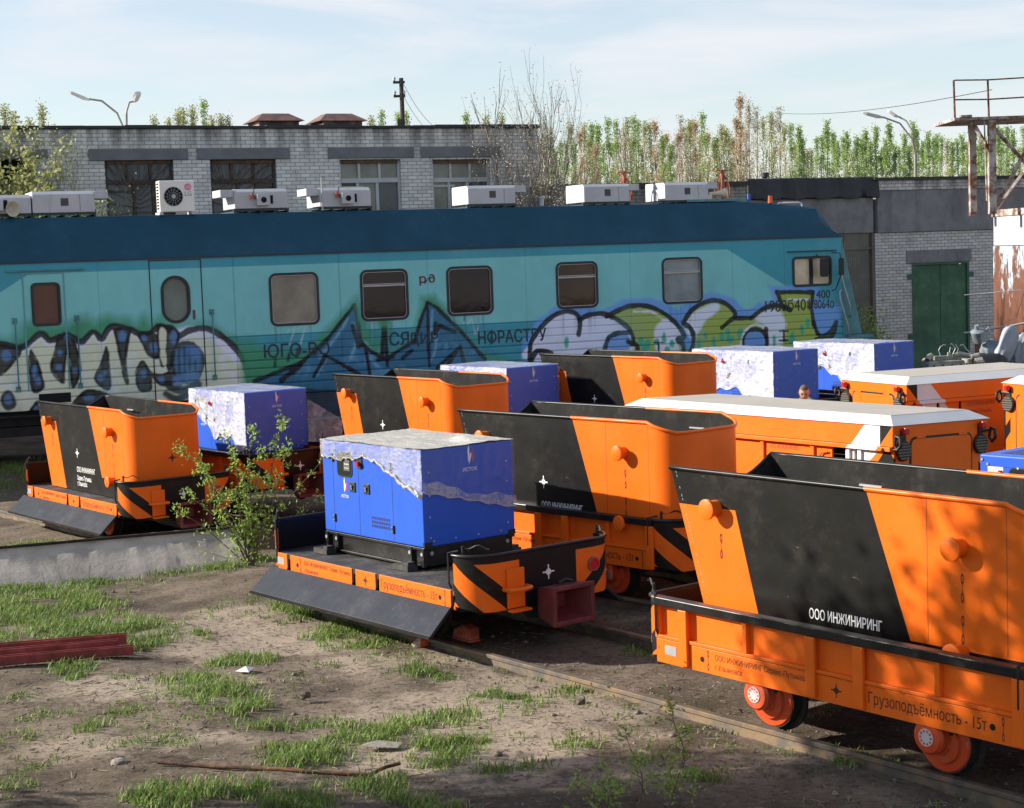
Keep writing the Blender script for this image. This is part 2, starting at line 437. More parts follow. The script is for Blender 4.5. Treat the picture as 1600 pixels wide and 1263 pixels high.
('f',[(0.30,2.21),(0.29,2.17),(0.27,2.13),(0.23,2.11),(0.20,2.10),(0.16,2.11),(0.13,2.14),(0.11,2.18),(0.10,2.22),(0.11,2.26),(0.14,2.30),(0.17,2.32),(0.21,2.33),(0.25,2.32),(0.28,2.29),(0.30,2.25)],(0.100,0.230,0.480),0.060,0,1.00,0.000),
('s',[(-0.05,2.44),(0.48,2.35),(0.29,2.04),(0.04,1.81),(-0.15,1.99),(-0.05,2.44)],(0.006,0.006,0.008),0.030,1,1.00,0.050),
('f',[(0.70,2.29),(0.79,2.11),(0.88,1.72),(0.89,1.51),(0.70,1.44),(0.65,1.81),(0.64,2.12)],(0.006,0.006,0.008),0.035,1,1.00,0.000),
('f',[(0.78,1.87),(0.78,1.82),(0.77,1.78),(0.75,1.75),(0.73,1.74),(0.72,1.75),(0.70,1.78),(0.70,1.83),(0.69,1.87),(0.70,1.92),(0.71,1.97),(0.73,1.99),(0.75,2.00),(0.76,1.99),(0.78,1.96),(0.78,1.92)],(0.100,0.230,0.480),0.060,0,1.00,0.000),
('f',[(0.87,1.65),(0.86,1.63),(0.85,1.60),(0.83,1.59),(0.80,1.58),(0.78,1.59),(0.76,1.61),(0.75,1.63),(0.74,1.66),(0.75,1.69),(0.76,1.72),(0.79,1.73),(0.81,1.74),(0.83,1.73),(0.85,1.71),(0.87,1.68)],(0.100,0.230,0.480),0.060,0,1.00,0.000),
('s',[(0.70,2.29),(0.79,2.11),(0.88,1.72),(0.89,1.51),(0.70,1.44),(0.65,1.81),(0.64,2.12),(0.70,2.29)],(0.006,0.006,0.008),0.030,1,1.00,0.050),
('f',[(1.26,2.54),(1.45,2.55),(1.40,2.18),(1.34,1.84),(1.32,1.59),(1.16,1.71),(1.08,1.90),(1.17,2.23)],(0.006,0.006,0.008),0.035,1,1.00,0.000),
('f',[(1.33,2.21),(1.33,2.18),(1.31,2.16),(1.29,2.15),(1.27,2.14),(1.24,2.15),(1.22,2.17),(1.21,2.19),(1.21,2.21),(1.21,2.24),(1.23,2.26),(1.25,2.27),(1.28,2.27),(1.30,2.27),(1.32,2.25),(1.33,2.23)],(0.100,0.230,0.480),0.060,0,1.00,0.000),
('f',[(1.30,1.90),(1.30,1.88),(1.28,1.86),(1.26,1.84),(1.23,1.84),(1.21,1.85),(1.19,1.86),(1.17,1.88),(1.17,1.91),(1.18,1.94),(1.19,1.96),(1.22,1.97),(1.24,1.97),(1.27,1.97),(1.29,1.95),(1.30,1.93)],(0.100,0.230,0.480),0.060,0,1.00,0.000),
('f',[(1.21,1.74),(1.21,1.73),(1.20,1.71),(1.19,1.71),(1.17,1.70),(1.16,1.71),(1.15,1.72),(1.14,1.73),(1.14,1.74),(1.14,1.76),(1.15,1.77),(1.16,1.78),(1.18,1.78),(1.19,1.77),(1.20,1.77),(1.21,1.75)],(0.100,0.230,0.480),0.060,0,1.00,0.000),
('s',[(1.26,2.54),(1.45,2.55),(1.40,2.18),(1.34,1.84),(1.32,1.59),(1.16,1.71),(1.08,1.90),(1.17,2.23),(1.26,2.54)],(0.006,0.006,0.008),0.030,1,1.00,0.050),
('f',[(1.45,2.55),(1.59,2.39),(1.68,1.89),(1.52,1.47),(1.48,1.69),(1.46,2.08)],(0.006,0.006,0.008),0.035,1,1.00,0.000),
('f',[(1.63,1.83),(1.62,1.81),(1.61,1.79),(1.59,1.78),(1.57,1.78),(1.55,1.78),(1.53,1.80),(1.52,1.81),(1.52,1.84),(1.52,1.86),(1.53,1.88),(1.55,1.89),(1.57,1.89),(1.60,1.89),(1.61,1.87),(1.62,1.85)],(0.100,0.230,0.480),0.060,0,1.00,0.000),
('f',[(1.53,2.52),(1.52,2.50),(1.51,2.49),(1.48,2.48),(1.46,2.47),(1.43,2.48),(1.41,2.49),(1.40,2.51),(1.40,2.53),(1.40,2.55),(1.42,2.56),(1.44,2.57),(1.46,2.58),(1.49,2.57),(1.51,2.56),(1.52,2.54)],(0.100,0.230,0.480),0.060,0,1.00,0.000),
('s',[(1.45,2.55),(1.59,2.39),(1.68,1.89),(1.52,1.47),(1.48,1.69),(1.46,2.08),(1.45,2.55)],(0.006,0.006,0.008),0.030,1,1.00,0.050),
('f',[(2.24,2.28),(2.27,2.00),(2.25,1.40),(1.97,1.62),(2.11,1.93)],(0.006,0.006,0.008),0.035,1,1.00,0.000),
('f',[(2.17,1.65),(2.16,1.62),(2.14,1.59),(2.12,1.58),(2.09,1.57),(2.06,1.58),(2.03,1.60),(2.02,1.63),(2.01,1.66),(2.02,1.69),(2.04,1.71),(2.07,1.72),(2.10,1.73),(2.13,1.72),(2.15,1.70),(2.16,1.68)],(0.100,0.230,0.480),0.060,0,1.00,0.000),
('f',[(2.23,1.75),(2.23,1.73),(2.22,1.72),(2.20,1.71),(2.18,1.70),(2.16,1.71),(2.15,1.72),(2.14,1.74),(2.14,1.75),(2.14,1.77),(2.15,1.79),(2.17,1.80),(2.19,1.80),(2.20,1.79),(2.22,1.78),(2.23,1.77)],(0.100,0.230,0.480),0.060,0,1.00,0.000),
('s',[(2.24,2.28),(2.27,2.00),(2.25,1.40),(1.97,1.62),(2.11,1.93),(2.24,2.28)],(0.006,0.006,0.008),0.030,1,1.00,0.050),
('f',[(2.43,2.63),(2.75,2.66),(2.70,2.40),(2.63,1.97),(2.66,1.51),(2.58,1.62),(2.49,2.27)],(0.006,0.006,0.008),0.035,1,1.00,0.000),
('f',[(2.66,2.49),(2.65,2.44),(2.63,2.41),(2.61,2.38),(2.57,2.38),(2.55,2.39),(2.52,2.41),(2.51,2.45),(2.50,2.50),(2.51,2.54),(2.53,2.58),(2.56,2.60),(2.59,2.61),(2.62,2.60),(2.64,2.57),(2.66,2.53)],(0.100,0.230,0.480),0.060,0,1.00,0.000),
('s',[(2.43,2.63),(2.75,2.66),(2.70,2.40),(2.63,1.97),(2.66,1.51),(2.58,1.62),(2.49,2.27),(2.43,2.63)],(0.006,0.006,0.008),0.030,1,1.00,0.050),
('f',[(2.92,2.51),(3.19,2.55),(3.41,2.33),(3.32,2.01),(3.12,2.07),(3.01,2.31)],(0.006,0.006,0.008),0.035,1,1.00,0.000),
('f',[(3.32,2.20),(3.32,2.16),(3.30,2.13),(3.27,2.11),(3.23,2.10),(3.20,2.11),(3.18,2.14),(3.16,2.17),(3.15,2.21),(3.16,2.25),(3.18,2.29),(3.21,2.31),(3.25,2.31),(3.28,2.31),(3.30,2.28),(3.32,2.25)],(0.100,0.230,0.480),0.060,0,1.00,0.000),
('f',[(3.11,2.41),(3.11,2.39),(3.09,2.37),(3.07,2.35),(3.04,2.35),(3.02,2.36),(3.00,2.37),(2.98,2.39),(2.98,2.42),(2.99,2.44),(3.00,2.46),(3.02,2.48),(3.05,2.48),(3.07,2.48),(3.10,2.46),(3.11,2.44)],(0.100,0.230,0.480),0.060,0,1.00,0.000),
('s',[(2.92,2.51),(3.19,2.55),(3.41,2.33),(3.32,2.01),(3.12,2.07),(3.01,2.31),(2.92,2.51)],(0.006,0.006,0.008),0.030,1,1.00,0.050),
('f',[(2.83,1.75),(2.99,1.94),(3.14,1.71),(3.37,1.63),(3.63,1.68),(3.65,1.45),(3.36,1.42),(3.17,1.59),(3.12,1.33),(2.88,1.35)],(0.006,0.006,0.008),0.035,1,1.00,0.000),
('f',[(3.06,1.66),(3.06,1.63),(3.04,1.60),(3.02,1.58),(2.99,1.58),(2.97,1.59),(2.94,1.61),(2.93,1.64),(2.93,1.67),(2.93,1.71),(2.95,1.73),(2.97,1.75),(3.00,1.76),(3.03,1.75),(3.05,1.73),(3.06,1.70)],(0.100,0.230,0.480),0.060,0,1.00,0.000),
('f',[(3.44,1.53),(3.43,1.50),(3.41,1.48),(3.39,1.46),(3.36,1.46),(3.34,1.47),(3.31,1.48),(3.30,1.51),(3.30,1.53),(3.30,1.56),(3.32,1.58),(3.34,1.60),(3.37,1.60),(3.40,1.59),(3.42,1.58),(3.43,1.55)],(0.100,0.230,0.480),0.060,0,1.00,0.000),
('f',[(3.71,1.55),(3.71,1.53),(3.69,1.52),(3.67,1.51),(3.65,1.50),(3.63,1.51),(3.62,1.52),(3.61,1.54),(3.60,1.56),(3.61,1.58),(3.62,1.60),(3.64,1.61),(3.66,1.61),(3.68,1.60),(3.70,1.59),(3.71,1.57)],(0.100,0.230,0.480),0.060,0,1.00,0.000),
('s',[(2.83,1.75),(2.99,1.94),(3.14,1.71),(3.37,1.63),(3.63,1.68),(3.65,1.45),(3.36,1.42),(3.17,1.59),(3.12,1.33),(2.88,1.35),(2.83,1.75)],(0.006,0.006,0.008),0.030,1,1.00,0.050),
('f',[(3.35,2.65),(3.61,2.67),(3.79,2.47),(3.69,2.13),(3.56,1.71),(3.49,1.85),(3.38,1.86)],(0.006,0.006,0.008),0.035,1,1.00,0.000),
('f',[(3.76,2.42),(3.75,2.36),(3.73,2.31),(3.71,2.28),(3.68,2.27),(3.65,2.29),(3.62,2.32),(3.61,2.37),(3.60,2.42),(3.61,2.48),(3.63,2.53),(3.66,2.56),(3.69,2.57),(3.72,2.55),(3.75,2.52),(3.76,2.47)],(0.100,0.230,0.480),0.060,0,1.00,0.000),
('s',[(3.35,2.65),(3.61,2.67),(3.79,2.47),(3.69,2.13),(3.56,1.71),(3.49,1.85),(3.38,1.86),(3.35,2.65)],(0.006,0.006,0.008),0.030,1,1.00,0.050),
('f',[(3.38,2.58),(3.51,2.59),(3.50,2.14),(3.49,1.82),(3.39,1.93)],(0.740,0.790,0.600),0.030,1,1.00,0.000),
('f',[(4.33,1.84),(4.29,1.66),(4.20,1.51),(4.07,1.42),(3.92,1.39),(3.78,1.43),(3.66,1.54),(3.58,1.70),(3.57,1.89),(3.60,2.07),(3.69,2.21),(3.82,2.31),(3.97,2.34),(4.11,2.30),(4.23,2.19),(4.31,2.03)],(0.006,0.006,0.008),0.030,0,1.00,0.000),
('f',[(4.25,1.84),(4.22,1.69),(4.15,1.56),(4.05,1.48),(3.94,1.45),(3.83,1.49),(3.74,1.58),(3.68,1.72),(3.67,1.87),(3.70,2.03),(3.77,2.15),(3.86,2.23),(3.98,2.26),(4.09,2.22),(4.18,2.13),(4.23,2.00)],(0.050,0.160,0.320),0.040,0,1.00,0.000),
('s',[(3.72,2.16),(3.70,1.59)],(0.100,0.230,0.480),0.050,0,0.80,0.035),
('s',[(3.78,2.13),(3.76,1.59)],(0.006,0.006,0.008),0.050,0,0.80,0.035),
('s',[(3.84,2.10),(3.82,1.58)],(0.100,0.230,0.480),0.050,0,0.80,0.035),
('s',[(3.90,2.19),(3.88,1.58)],(0.006,0.006,0.008),0.050,0,0.80,0.035),
('s',[(3.96,2.19),(3.93,1.58)],(0.100,0.230,0.480),0.050,0,0.80,0.035),
('s',[(4.01,2.11),(3.99,1.57)],(0.006,0.006,0.008),0.050,0,0.80,0.035),
('s',[(4.07,2.08),(4.05,1.57)],(0.100,0.230,0.480),0.050,0,0.80,0.035),
('s',[(4.13,2.13),(4.11,1.56)],(0.006,0.006,0.008),0.050,0,0.80,0.035),
('s',[(4.19,2.14),(4.17,1.56)],(0.100,0.230,0.480),0.050,0,0.80,0.035),
('f',[(4.26,2.06),(4.25,2.00),(4.21,1.95),(4.17,1.92),(4.11,1.91),(4.06,1.92),(4.02,1.96),(3.99,2.02),(3.98,2.08),(4.00,2.14),(4.03,2.19),(4.08,2.22),(4.13,2.23),(4.18,2.22),(4.23,2.18),(4.25,2.13)],(0.100,0.230,0.480),0.080,0,1.00,0.000),
('f',[(4.20,1.52),(4.19,1.47),(4.14,1.42),(4.08,1.40),(4.01,1.39),(3.94,1.40),(3.89,1.44),(3.85,1.49),(3.84,1.54),(3.85,1.60),(3.90,1.64),(3.96,1.67),(4.03,1.68),(4.10,1.66),(4.15,1.63),(4.19,1.58)],(0.100,0.230,0.480),0.080,0,1.00,0.000),
('f',[(3.85,1.47),(3.84,1.42),(3.81,1.37),(3.77,1.34),(3.72,1.34),(3.67,1.35),(3.63,1.38),(3.61,1.43),(3.60,1.49),(3.61,1.54),(3.64,1.59),(3.68,1.62),(3.73,1.62),(3.78,1.61),(3.82,1.58),(3.85,1.53)],(0.100,0.230,0.480),0.070,0,1.00,0.000),
('s',[(3.50,1.42),(3.64,1.30),(3.90,1.29),(4.16,1.38)],(0.006,0.006,0.008),0.050,1,1.00,0.160),
('s',[(3.46,1.21),(3.67,1.09),(3.93,1.18)],(0.006,0.006,0.008),0.050,1,1.00,0.150),
('f',[(1.47,1.14),(1.80,1.39),(2.21,1.27),(1.92,1.08)],(0.006,0.006,0.008),0.035,1,1.00,0.000),
('f',[(1.94,1.22),(1.93,1.20),(1.90,1.19),(1.86,1.18),(1.82,1.18),(1.78,1.18),(1.74,1.20),(1.72,1.21),(1.71,1.23),(1.72,1.25),(1.74,1.26),(1.78,1.27),(1.83,1.27),(1.87,1.27),(1.91,1.25),(1.93,1.24)],(0.100,0.230,0.480),0.060,0,1.00,0.000),
('s',[(1.47,1.14),(1.80,1.39),(2.21,1.27),(1.92,1.08),(1.47,1.14)],(0.006,0.006,0.008),0.030,1,1.00,0.050),
('f',[(0.34,1.28),(0.33,1.20),(0.29,1.13),(0.23,1.09),(0.16,1.08),(0.10,1.10),(0.05,1.15),(0.02,1.22),(0.01,1.30),(0.03,1.38),(0.07,1.44),(0.12,1.48),(0.19,1.50),(0.25,1.48),(0.30,1.43),(0.33,1.36)],(0.006,0.006,0.008),0.040,0,1.00,0.000),
('f',[(0.26,1.29),(0.25,1.25),(0.23,1.22),(0.20,1.19),(0.17,1.19),(0.14,1.20),(0.11,1.22),(0.10,1.26),(0.10,1.30),(0.10,1.34),(0.12,1.38),(0.15,1.40),(0.18,1.41),(0.21,1.40),(0.24,1.37),(0.25,1.34)],(0.100,0.230,0.480),0.060,0,1.00,0.000),
('f',[(0.61,1.04),(0.74,1.21),(0.85,1.08),(0.81,0.99)],(0.006,0.006,0.008),0.035,1,1.00,0.000),
('f',[(0.77,1.08),(0.77,1.07),(0.76,1.05),(0.74,1.04),(0.73,1.04),(0.71,1.04),(0.69,1.06),(0.69,1.07),(0.68,1.09),(0.69,1.11),(0.70,1.12),(0.71,1.13),(0.73,1.13),(0.75,1.13),(0.76,1.12),(0.77,1.10)],(0.100,0.230,0.480),0.060,0,1.00,0.000),
('s',[(0.61,1.04),(0.74,1.21),(0.85,1.08),(0.81,0.99),(0.61,1.04)],(0.006,0.006,0.008),0.030,1,1.00,0.050),
('f',[(-0.63,2.16),(-0.42,2.35),(-0.35,1.94),(-0.53,1.64)],(0.006,0.006,0.008),0.035,1,1.00,0.000),
('f',[(-0.44,2.04),(-0.44,2.01),(-0.46,1.97),(-0.48,1.95),(-0.50,1.95),(-0.52,1.96),(-0.53,1.98),(-0.54,2.01),(-0.54,2.05),(-0.54,2.09),(-0.52,2.12),(-0.51,2.14),(-0.48,2.15),(-0.46,2.14),(-0.45,2.12),(-0.44,2.08)],(0.100,0.230,0.480),0.060,0,1.00,0.000),
('s',[(-0.63,2.16),(-0.42,2.35),(-0.35,1.94),(-0.53,1.64),(-0.63,2.16)],(0.006,0.006,0.008),0.030,1,1.00,0.050),
('f',[(-0.30,1.59),(-0.16,1.79),(-0.03,1.61),(-0.21,1.38)],(0.006,0.006,0.008),0.035,1,1.00,0.000),
('f',[(-0.12,1.58),(-0.13,1.56),(-0.14,1.54),(-0.15,1.53),(-0.17,1.53),(-0.19,1.53),(-0.21,1.55),(-0.22,1.56),(-0.22,1.58),(-0.21,1.60),(-0.20,1.62),(-0.19,1.63),(-0.17,1.63),(-0.15,1.63),(-0.13,1.61),(-0.12,1.60)],(0.100,0.230,0.480),0.060,0,1.00,0.000),
('s',[(-0.30,1.59),(-0.16,1.79),(-0.03,1.61),(-0.21,1.38),(-0.30,1.59)],(0.006,0.006,0.008),0.030,1,1.00,0.050),
('f',[(5.14,2.05),(5.45,2.12),(5.79,2.02),(6.62,1.97),(7.69,2.99),(7.96,2.89),(8.28,1.88),(8.42,3.00),(8.60,2.99),(8.58,1.87),(9.12,2.01),(9.39,3.04),(9.72,3.07),(10.17,2.48),(10.86,1.74),(11.68,1.43),(11.56,0.99),(5.11,1.30)],(0.050,0.300,0.150),0.200,0,1.00,0.000),
('f',[(5.41,1.37),(5.89,1.50),(6.47,1.70),(6.75,1.90),(7.05,2.14),(7.40,2.53),(7.78,2.92),(7.85,2.46),(7.89,2.08),(8.10,1.89),(8.37,1.70),(8.43,2.39),(8.49,2.39),(8.51,1.70),(8.88,1.91),(9.19,2.07),(9.35,2.52),(9.52,2.91),(9.71,2.81),(9.94,2.54),(10.30,2.24),(10.58,1.89),(10.90,1.54),(11.38,1.29),(12.06,1.09),(12.05,0.73),(8.24,0.89),(6.45,1.11),(5.40,1.20)],(0.030,0.160,0.300),0.040,0,1.00,0.000),
('f',[(6.45,1.15),(7.34,1.05),(12.05,0.73),(12.01,-0.31),(6.40,0.11)],(0.012,0.035,0.070),0.040,0,1.00,0.000),
('s',[(9.59,1.66),(9.74,1.78),(9.92,1.69)],(0.050,0.220,0.420),0.100,1,0.55,0.044),
('s',[(8.63,1.25),(8.86,1.48),(8.96,1.31)],(0.160,0.400,0.580),0.100,1,0.55,0.089),
('s',[(7.47,1.72),(7.71,1.83),(7.78,1.73)],(0.160,0.400,0.580),0.100,1,0.55,0.059),
('s',[(8.02,1.35),(8.25,1.46),(8.34,1.45)],(0.160,0.400,0.580),0.100,1,0.55,0.069),
('s',[(8.34,1.32),(8.60,1.46),(8.70,1.42)],(0.160,0.400,0.580),0.100,1,0.55,0.058),
('s',[(10.49,1.24),(10.74,1.33),(10.74,1.26)],(0.030,0.160,0.300),0.100,1,0.55,0.083),
('s',[(6.61,1.50),(6.83,1.57),(7.00,1.49)],(0.160,0.400,0.580),0.100,1,0.55,0.033),
('s',[(8.05,1.33),(8.16,1.42),(8.42,1.34)],(0.050,0.220,0.420),0.100,1,0.55,0.051),
('s',[(9.67,1.54),(9.78,1.68),(9.95,1.53)],(0.050,0.220,0.420),0.100,1,0.55,0.069),
('s',[(10.85,1.43),(11.05,1.53),(11.11,1.50)],(0.050,0.220,0.420),0.100,1,0.55,0.037),
('s',[(10.61,1.68),(10.89,1.82),(10.99,1.76)],(0.050,0.220,0.420),0.100,1,0.55,0.048),
('s',[(9.31,1.08),(9.56,1.17),(9.72,1.10)],(0.050,0.220,0.420),0.100,1,0.55,0.064),
('s',[(6.50,1.60),(6.66,1.80),(6.83,1.65)],(0.050,0.220,0.420),0.100,1,0.55,0.041),
('s',[(9.66,1.69),(9.83,1.93),(9.95,1.69)],(0.030,0.160,0.300),0.100,1,0.55,0.064),
('s',[(9.19,1.32),(9.37,1.45),(9.43,1.37)],(0.050,0.220,0.420),0.100,1,0.55,0.077),
('s',[(6.27,1.44),(6.50,1.61),(6.61,1.47)],(0.030,0.160,0.300),0.100,1,0.55,0.046),
('s',[(6.22,1.89),(6.40,2.01),(6.55,1.94)],(0.030,0.160,0.300),0.100,1,0.55,0.083),
('s',[(8.17,1.26),(8.28,1.42),(8.58,1.25)],(0.050,0.220,0.420),0.100,1,0.55,0.065),
('s',[(6.49,1.38),(6.71,1.49),(6.71,1.42)],(0.050,0.220,0.420),0.100,1,0.55,0.075),
('s',[(6.57,1.51),(6.82,1.72),(6.87,1.51)],(0.030,0.160,0.300),0.100,1,0.55,0.041),
('s',[(7.79,1.68),(8.04,1.83),(8.07,1.77)],(0.050,0.220,0.420),0.100,1,0.55,0.049),
('s',[(7.48,1.54),(7.67,1.74),(7.86,1.60)],(0.160,0.400,0.580),0.100,1,0.55,0.032),
('s',[(9.64,1.81),(9.89,2.00),(9.95,1.86)],(0.160,0.400,0.580),0.100,1,0.55,0.058),
('s',[(9.93,1.62),(10.19,1.86),(10.34,1.62)],(0.050,0.220,0.420),0.100,1,0.55,0.047),
('s',[(10.52,1.65),(10.77,1.84),(10.72,1.69)],(0.160,0.400,0.580),0.100,1,0.55,0.044),
('s',[(8.46,1.86),(8.62,1.99),(8.72,1.93)],(0.050,0.220,0.420),0.100,1,0.55,0.035),
('s',[(9.90,1.77),(10.02,2.02),(10.33,1.77)],(0.160,0.400,0.580),0.100,1,0.55,0.034),
('s',[(8.11,1.30),(8.30,1.40),(8.31,1.30)],(0.160,0.400,0.580),0.100,1,0.55,0.042),
('s',[(7.89,1.54),(8.01,1.76),(8.12,1.59)],(0.030,0.160,0.300),0.100,1,0.55,0.031),
('s',[(9.79,1.48),(9.93,1.72),(10.15,1.51)],(0.050,0.220,0.420),0.100,1,0.55,0.052),
('s',[(7.74,1.60),(8.02,1.81),(7.99,1.63)],(0.050,0.220,0.420),0.100,1,0.55,0.081),
('s',[(6.92,1.79),(7.04,1.94),(7.13,1.79)],(0.160,0.400,0.580),0.100,1,0.55,0.037),
('s',[(8.16,1.74),(8.42,1.89),(8.42,1.73)],(0.160,0.400,0.580),0.100,1,0.55,0.073),
('s',[(7.96,1.59),(8.06,1.84),(8.19,1.59)],(0.160,0.400,0.580),0.100,1,0.55,0.058),
('s',[(7.61,1.83),(7.87,2.00),(7.97,1.85)],(0.030,0.160,0.300),0.100,1,0.55,0.089),
('s',[(9.94,1.03),(10.14,1.20),(10.14,1.06)],(0.030,0.160,0.300),0.100,1,0.55,0.090),
('s',[(6.40,1.46),(6.66,1.63),(6.57,1.46)],(0.160,0.400,0.580),0.100,1,0.55,0.035),
('s',[(8.46,1.50),(8.60,1.66),(8.73,1.60)],(0.030,0.160,0.300),0.100,1,0.55,0.075),
('s',[(10.02,1.06),(10.30,1.14),(10.28,1.12)],(0.160,0.400,0.580),0.100,1,0.55,0.087),
('s',[(10.81,1.60),(10.99,1.77),(11.14,1.65)],(0.030,0.160,0.300),0.100,1,0.55,0.077),
('s',[(6.79,1.39),(7.02,1.61),(7.10,1.49)],(0.030,0.160,0.300),0.100,1,0.55,0.052),
('s',[(8.13,1.54),(8.36,1.68),(8.51,1.59)],(0.050,0.220,0.420),0.100,1,0.55,0.075),
('s',[(9.45,1.07),(9.56,1.18),(9.82,1.15)],(0.050,0.220,0.420),0.100,1,0.55,0.036),
('s',[(9.38,1.75),(9.53,1.97),(9.72,1.84)],(0.030,0.160,0.300),0.100,1,0.55,0.082),
('s',[(8.26,1.21),(8.48,1.45),(8.45,1.22)],(0.160,0.400,0.580),0.100,1,0.55,0.077),
('s',[(7.63,1.68),(7.81,1.89),(7.86,1.75)],(0.050,0.220,0.420),0.100,1,0.55,0.089),
('s',[(7.61,2.65),(7.39,2.32),(7.06,1.95)],(0.160,0.400,0.580),0.060,1,1.00,0.060),
('s',[(7.72,2.51),(7.79,2.17),(7.64,1.74)],(0.160,0.400,0.580),0.060,1,1.00,0.060),
('s',[(9.64,2.73),(9.56,2.08)],(0.160,0.400,0.580),0.060,1,1.00,0.060),
('s',[(9.74,2.37),(9.67,1.81),(9.47,1.47)],(0.160,0.400,0.580),0.060,1,1.00,0.060),
('s',[(10.14,1.69),(9.89,1.44)],(0.160,0.400,0.580),0.060,1,1.00,0.060),
('s',[(7.05,1.78),(6.84,1.41)],(0.160,0.400,0.580),0.060,1,1.00,0.060),
('s',[(8.01,2.07),(8.23,1.75)],(0.160,0.400,0.580),0.060,1,1.00,0.060),
('s',[(8.09,1.72),(8.26,1.54)],(0.160,0.400,0.580),0.060,1,1.00,0.060),
('s',[(5.41,1.37),(6.47,1.70)],(0.006,0.006,0.008),0.025,0,1.00,0.090),
('s',[(6.47,1.70),(7.05,2.14),(7.78,2.92),(7.85,2.46),(7.89,2.03)],(0.006,0.006,0.008),0.025,0,1.00,0.090),
('s',[(7.89,2.08),(8.10,1.89),(8.37,1.70)],(0.006,0.006,0.008),0.025,0,1.00,0.090),
('s',[(8.43,2.39),(8.39,1.75)],(0.006,0.006,0.008),0.025,0,1.00,0.090),
('s',[(8.49,2.39),(8.50,1.52)],(0.006,0.006,0.008),0.025,0,1.00,0.090),
('s',[(8.51,1.70),(9.19,2.07)],(0.006,0.006,0.008),0.025,0,1.00,0.090),
('s',[(9.19,2.07),(9.35,2.52),(9.52,2.91)],(0.006,0.006,0.008),0.025,0,1.00,0.090),
('s',[(9.53,2.91),(9.71,2.81),(10.30,2.24),(10.90,1.54)],(0.006,0.006,0.008),0.025,0,1.00,0.090),
('s',[(9.52,2.82),(9.51,1.46)],(0.006,0.006,0.008),0.025,0,1.00,0.090),
('s',[(7.06,1.84),(7.63,1.49),(7.85,1.34)],(0.006,0.006,0.008),0.025,0,1.00,0.090),
('s',[(6.76,1.39),(7.06,1.84)],(0.006,0.006,0.008),0.025,0,1.00,0.090),
('s',[(10.29,1.86),(9.70,1.41)],(0.006,0.006,0.008),0.025,0,1.00,0.090),
('s',[(10.29,1.86),(10.37,1.50),(10.60,1.31)],(0.006,0.006,0.008),0.025,0,1.00,0.090),
('s',[(8.01,1.90),(8.07,1.33)],(0.006,0.006,0.008),0.025,0,1.00,0.090),
('s',[(8.87,1.68),(9.11,1.84)],(0.006,0.006,0.008),0.025,0,1.00,0.090),
('s',[(8.27,1.67),(8.64,1.73)],(0.006,0.006,0.008),0.025,0,1.00,0.090),
('s',[(7.71,2.47),(7.83,1.99)],(0.006,0.006,0.008),0.025,0,1.00,0.090),
('s',[(9.70,2.42),(9.69,2.20),(9.79,2.37),(10.16,2.22)],(0.006,0.006,0.008),0.025,0,1.00,0.090),
('s',[(6.02,1.35),(6.43,1.64)],(0.006,0.006,0.008),0.040,1,1.00,0.120),
('s',[(9.94,1.44),(10.29,1.86)],(0.006,0.006,0.008),0.040,1,1.00,0.100),
('s',[(8.49,3.12),(8.46,2.44)],(0.050,0.300,0.150),0.140,0,0.85,0.160),
('s',[(7.83,3.07),(7.86,2.59)],(0.050,0.300,0.150),0.140,0,0.60,0.120),
('s',[(6.55,0.55),(7.18,0.53),(7.40,0.47)],(0.030,0.220,0.200),0.050,1,1.00,0.100),
('f',[(8.25,2.23),(8.28,1.88),(8.10,1.98)],(0.050,0.300,0.150),0.060,0,1.00,0.000),
('s',[(6.20,2.42),(6.38,2.49),(6.23,2.12)],(0.550,0.650,0.700),0.040,0,0.70,0.030),
('s',[(6.42,2.45),(6.63,2.59),(6.50,2.15)],(0.550,0.650,0.700),0.040,0,0.70,0.030),
('s',[(10.50,2.38),(10.60,2.51),(10.68,2.15)],(0.550,0.650,0.700),0.040,0,0.70,0.030),
('s',[(10.72,2.55),(10.82,2.59),(10.73,2.15)],(0.550,0.650,0.700),0.040,0,0.70,0.030),
('s',[(5.88,1.67),(5.91,1.84)],(0.006,0.006,0.008),0.040,0,0.80,0.050),
('s',[(6.39,1.86),(6.42,2.02)],(0.006,0.006,0.008),0.040,0,0.80,0.050),
('s',[(6.19,1.78),(6.22,1.95)],(0.006,0.006,0.008),0.040,0,0.80,0.050),
('s',[(10.41,2.47),(10.44,2.65)],(0.006,0.006,0.008),0.040,0,0.80,0.050),
('s',[(11.03,1.87),(11.07,2.04)],(0.006,0.006,0.008),0.040,0,0.80,0.050),
('f',[(11.82,1.44),(11.89,1.90),(12.27,2.39),(12.82,2.72),(13.43,2.68),(13.98,2.53),(14.49,2.76),(15.31,2.77),(16.07,2.47),(16.40,2.68),(16.99,2.85),(17.58,2.69),(17.97,2.36),(18.31,2.51),(18.75,2.58),(18.63,2.93),(20.10,2.89),(20.16,2.52),(20.79,2.32),(20.75,1.91),(20.42,1.39),(19.86,1.42),(19.85,0.95)],(0.160,0.360,0.800),0.100,0,1.00,0.000),
('f',[(12.03,1.45),(12.10,1.89),(12.51,2.35),(12.91,2.53),(13.24,2.51),(13.37,2.34),(13.61,2.42),(14.04,2.44),(14.47,2.23),(14.74,1.97),(14.78,1.69),(14.72,1.30)],(0.780,0.820,0.980),0.030,1,1.00,0.000),
('f',[(14.01,1.62),(14.15,1.92),(14.62,1.95),(14.67,1.56)],(0.160,0.360,0.800),0.050,1,1.00,0.000),
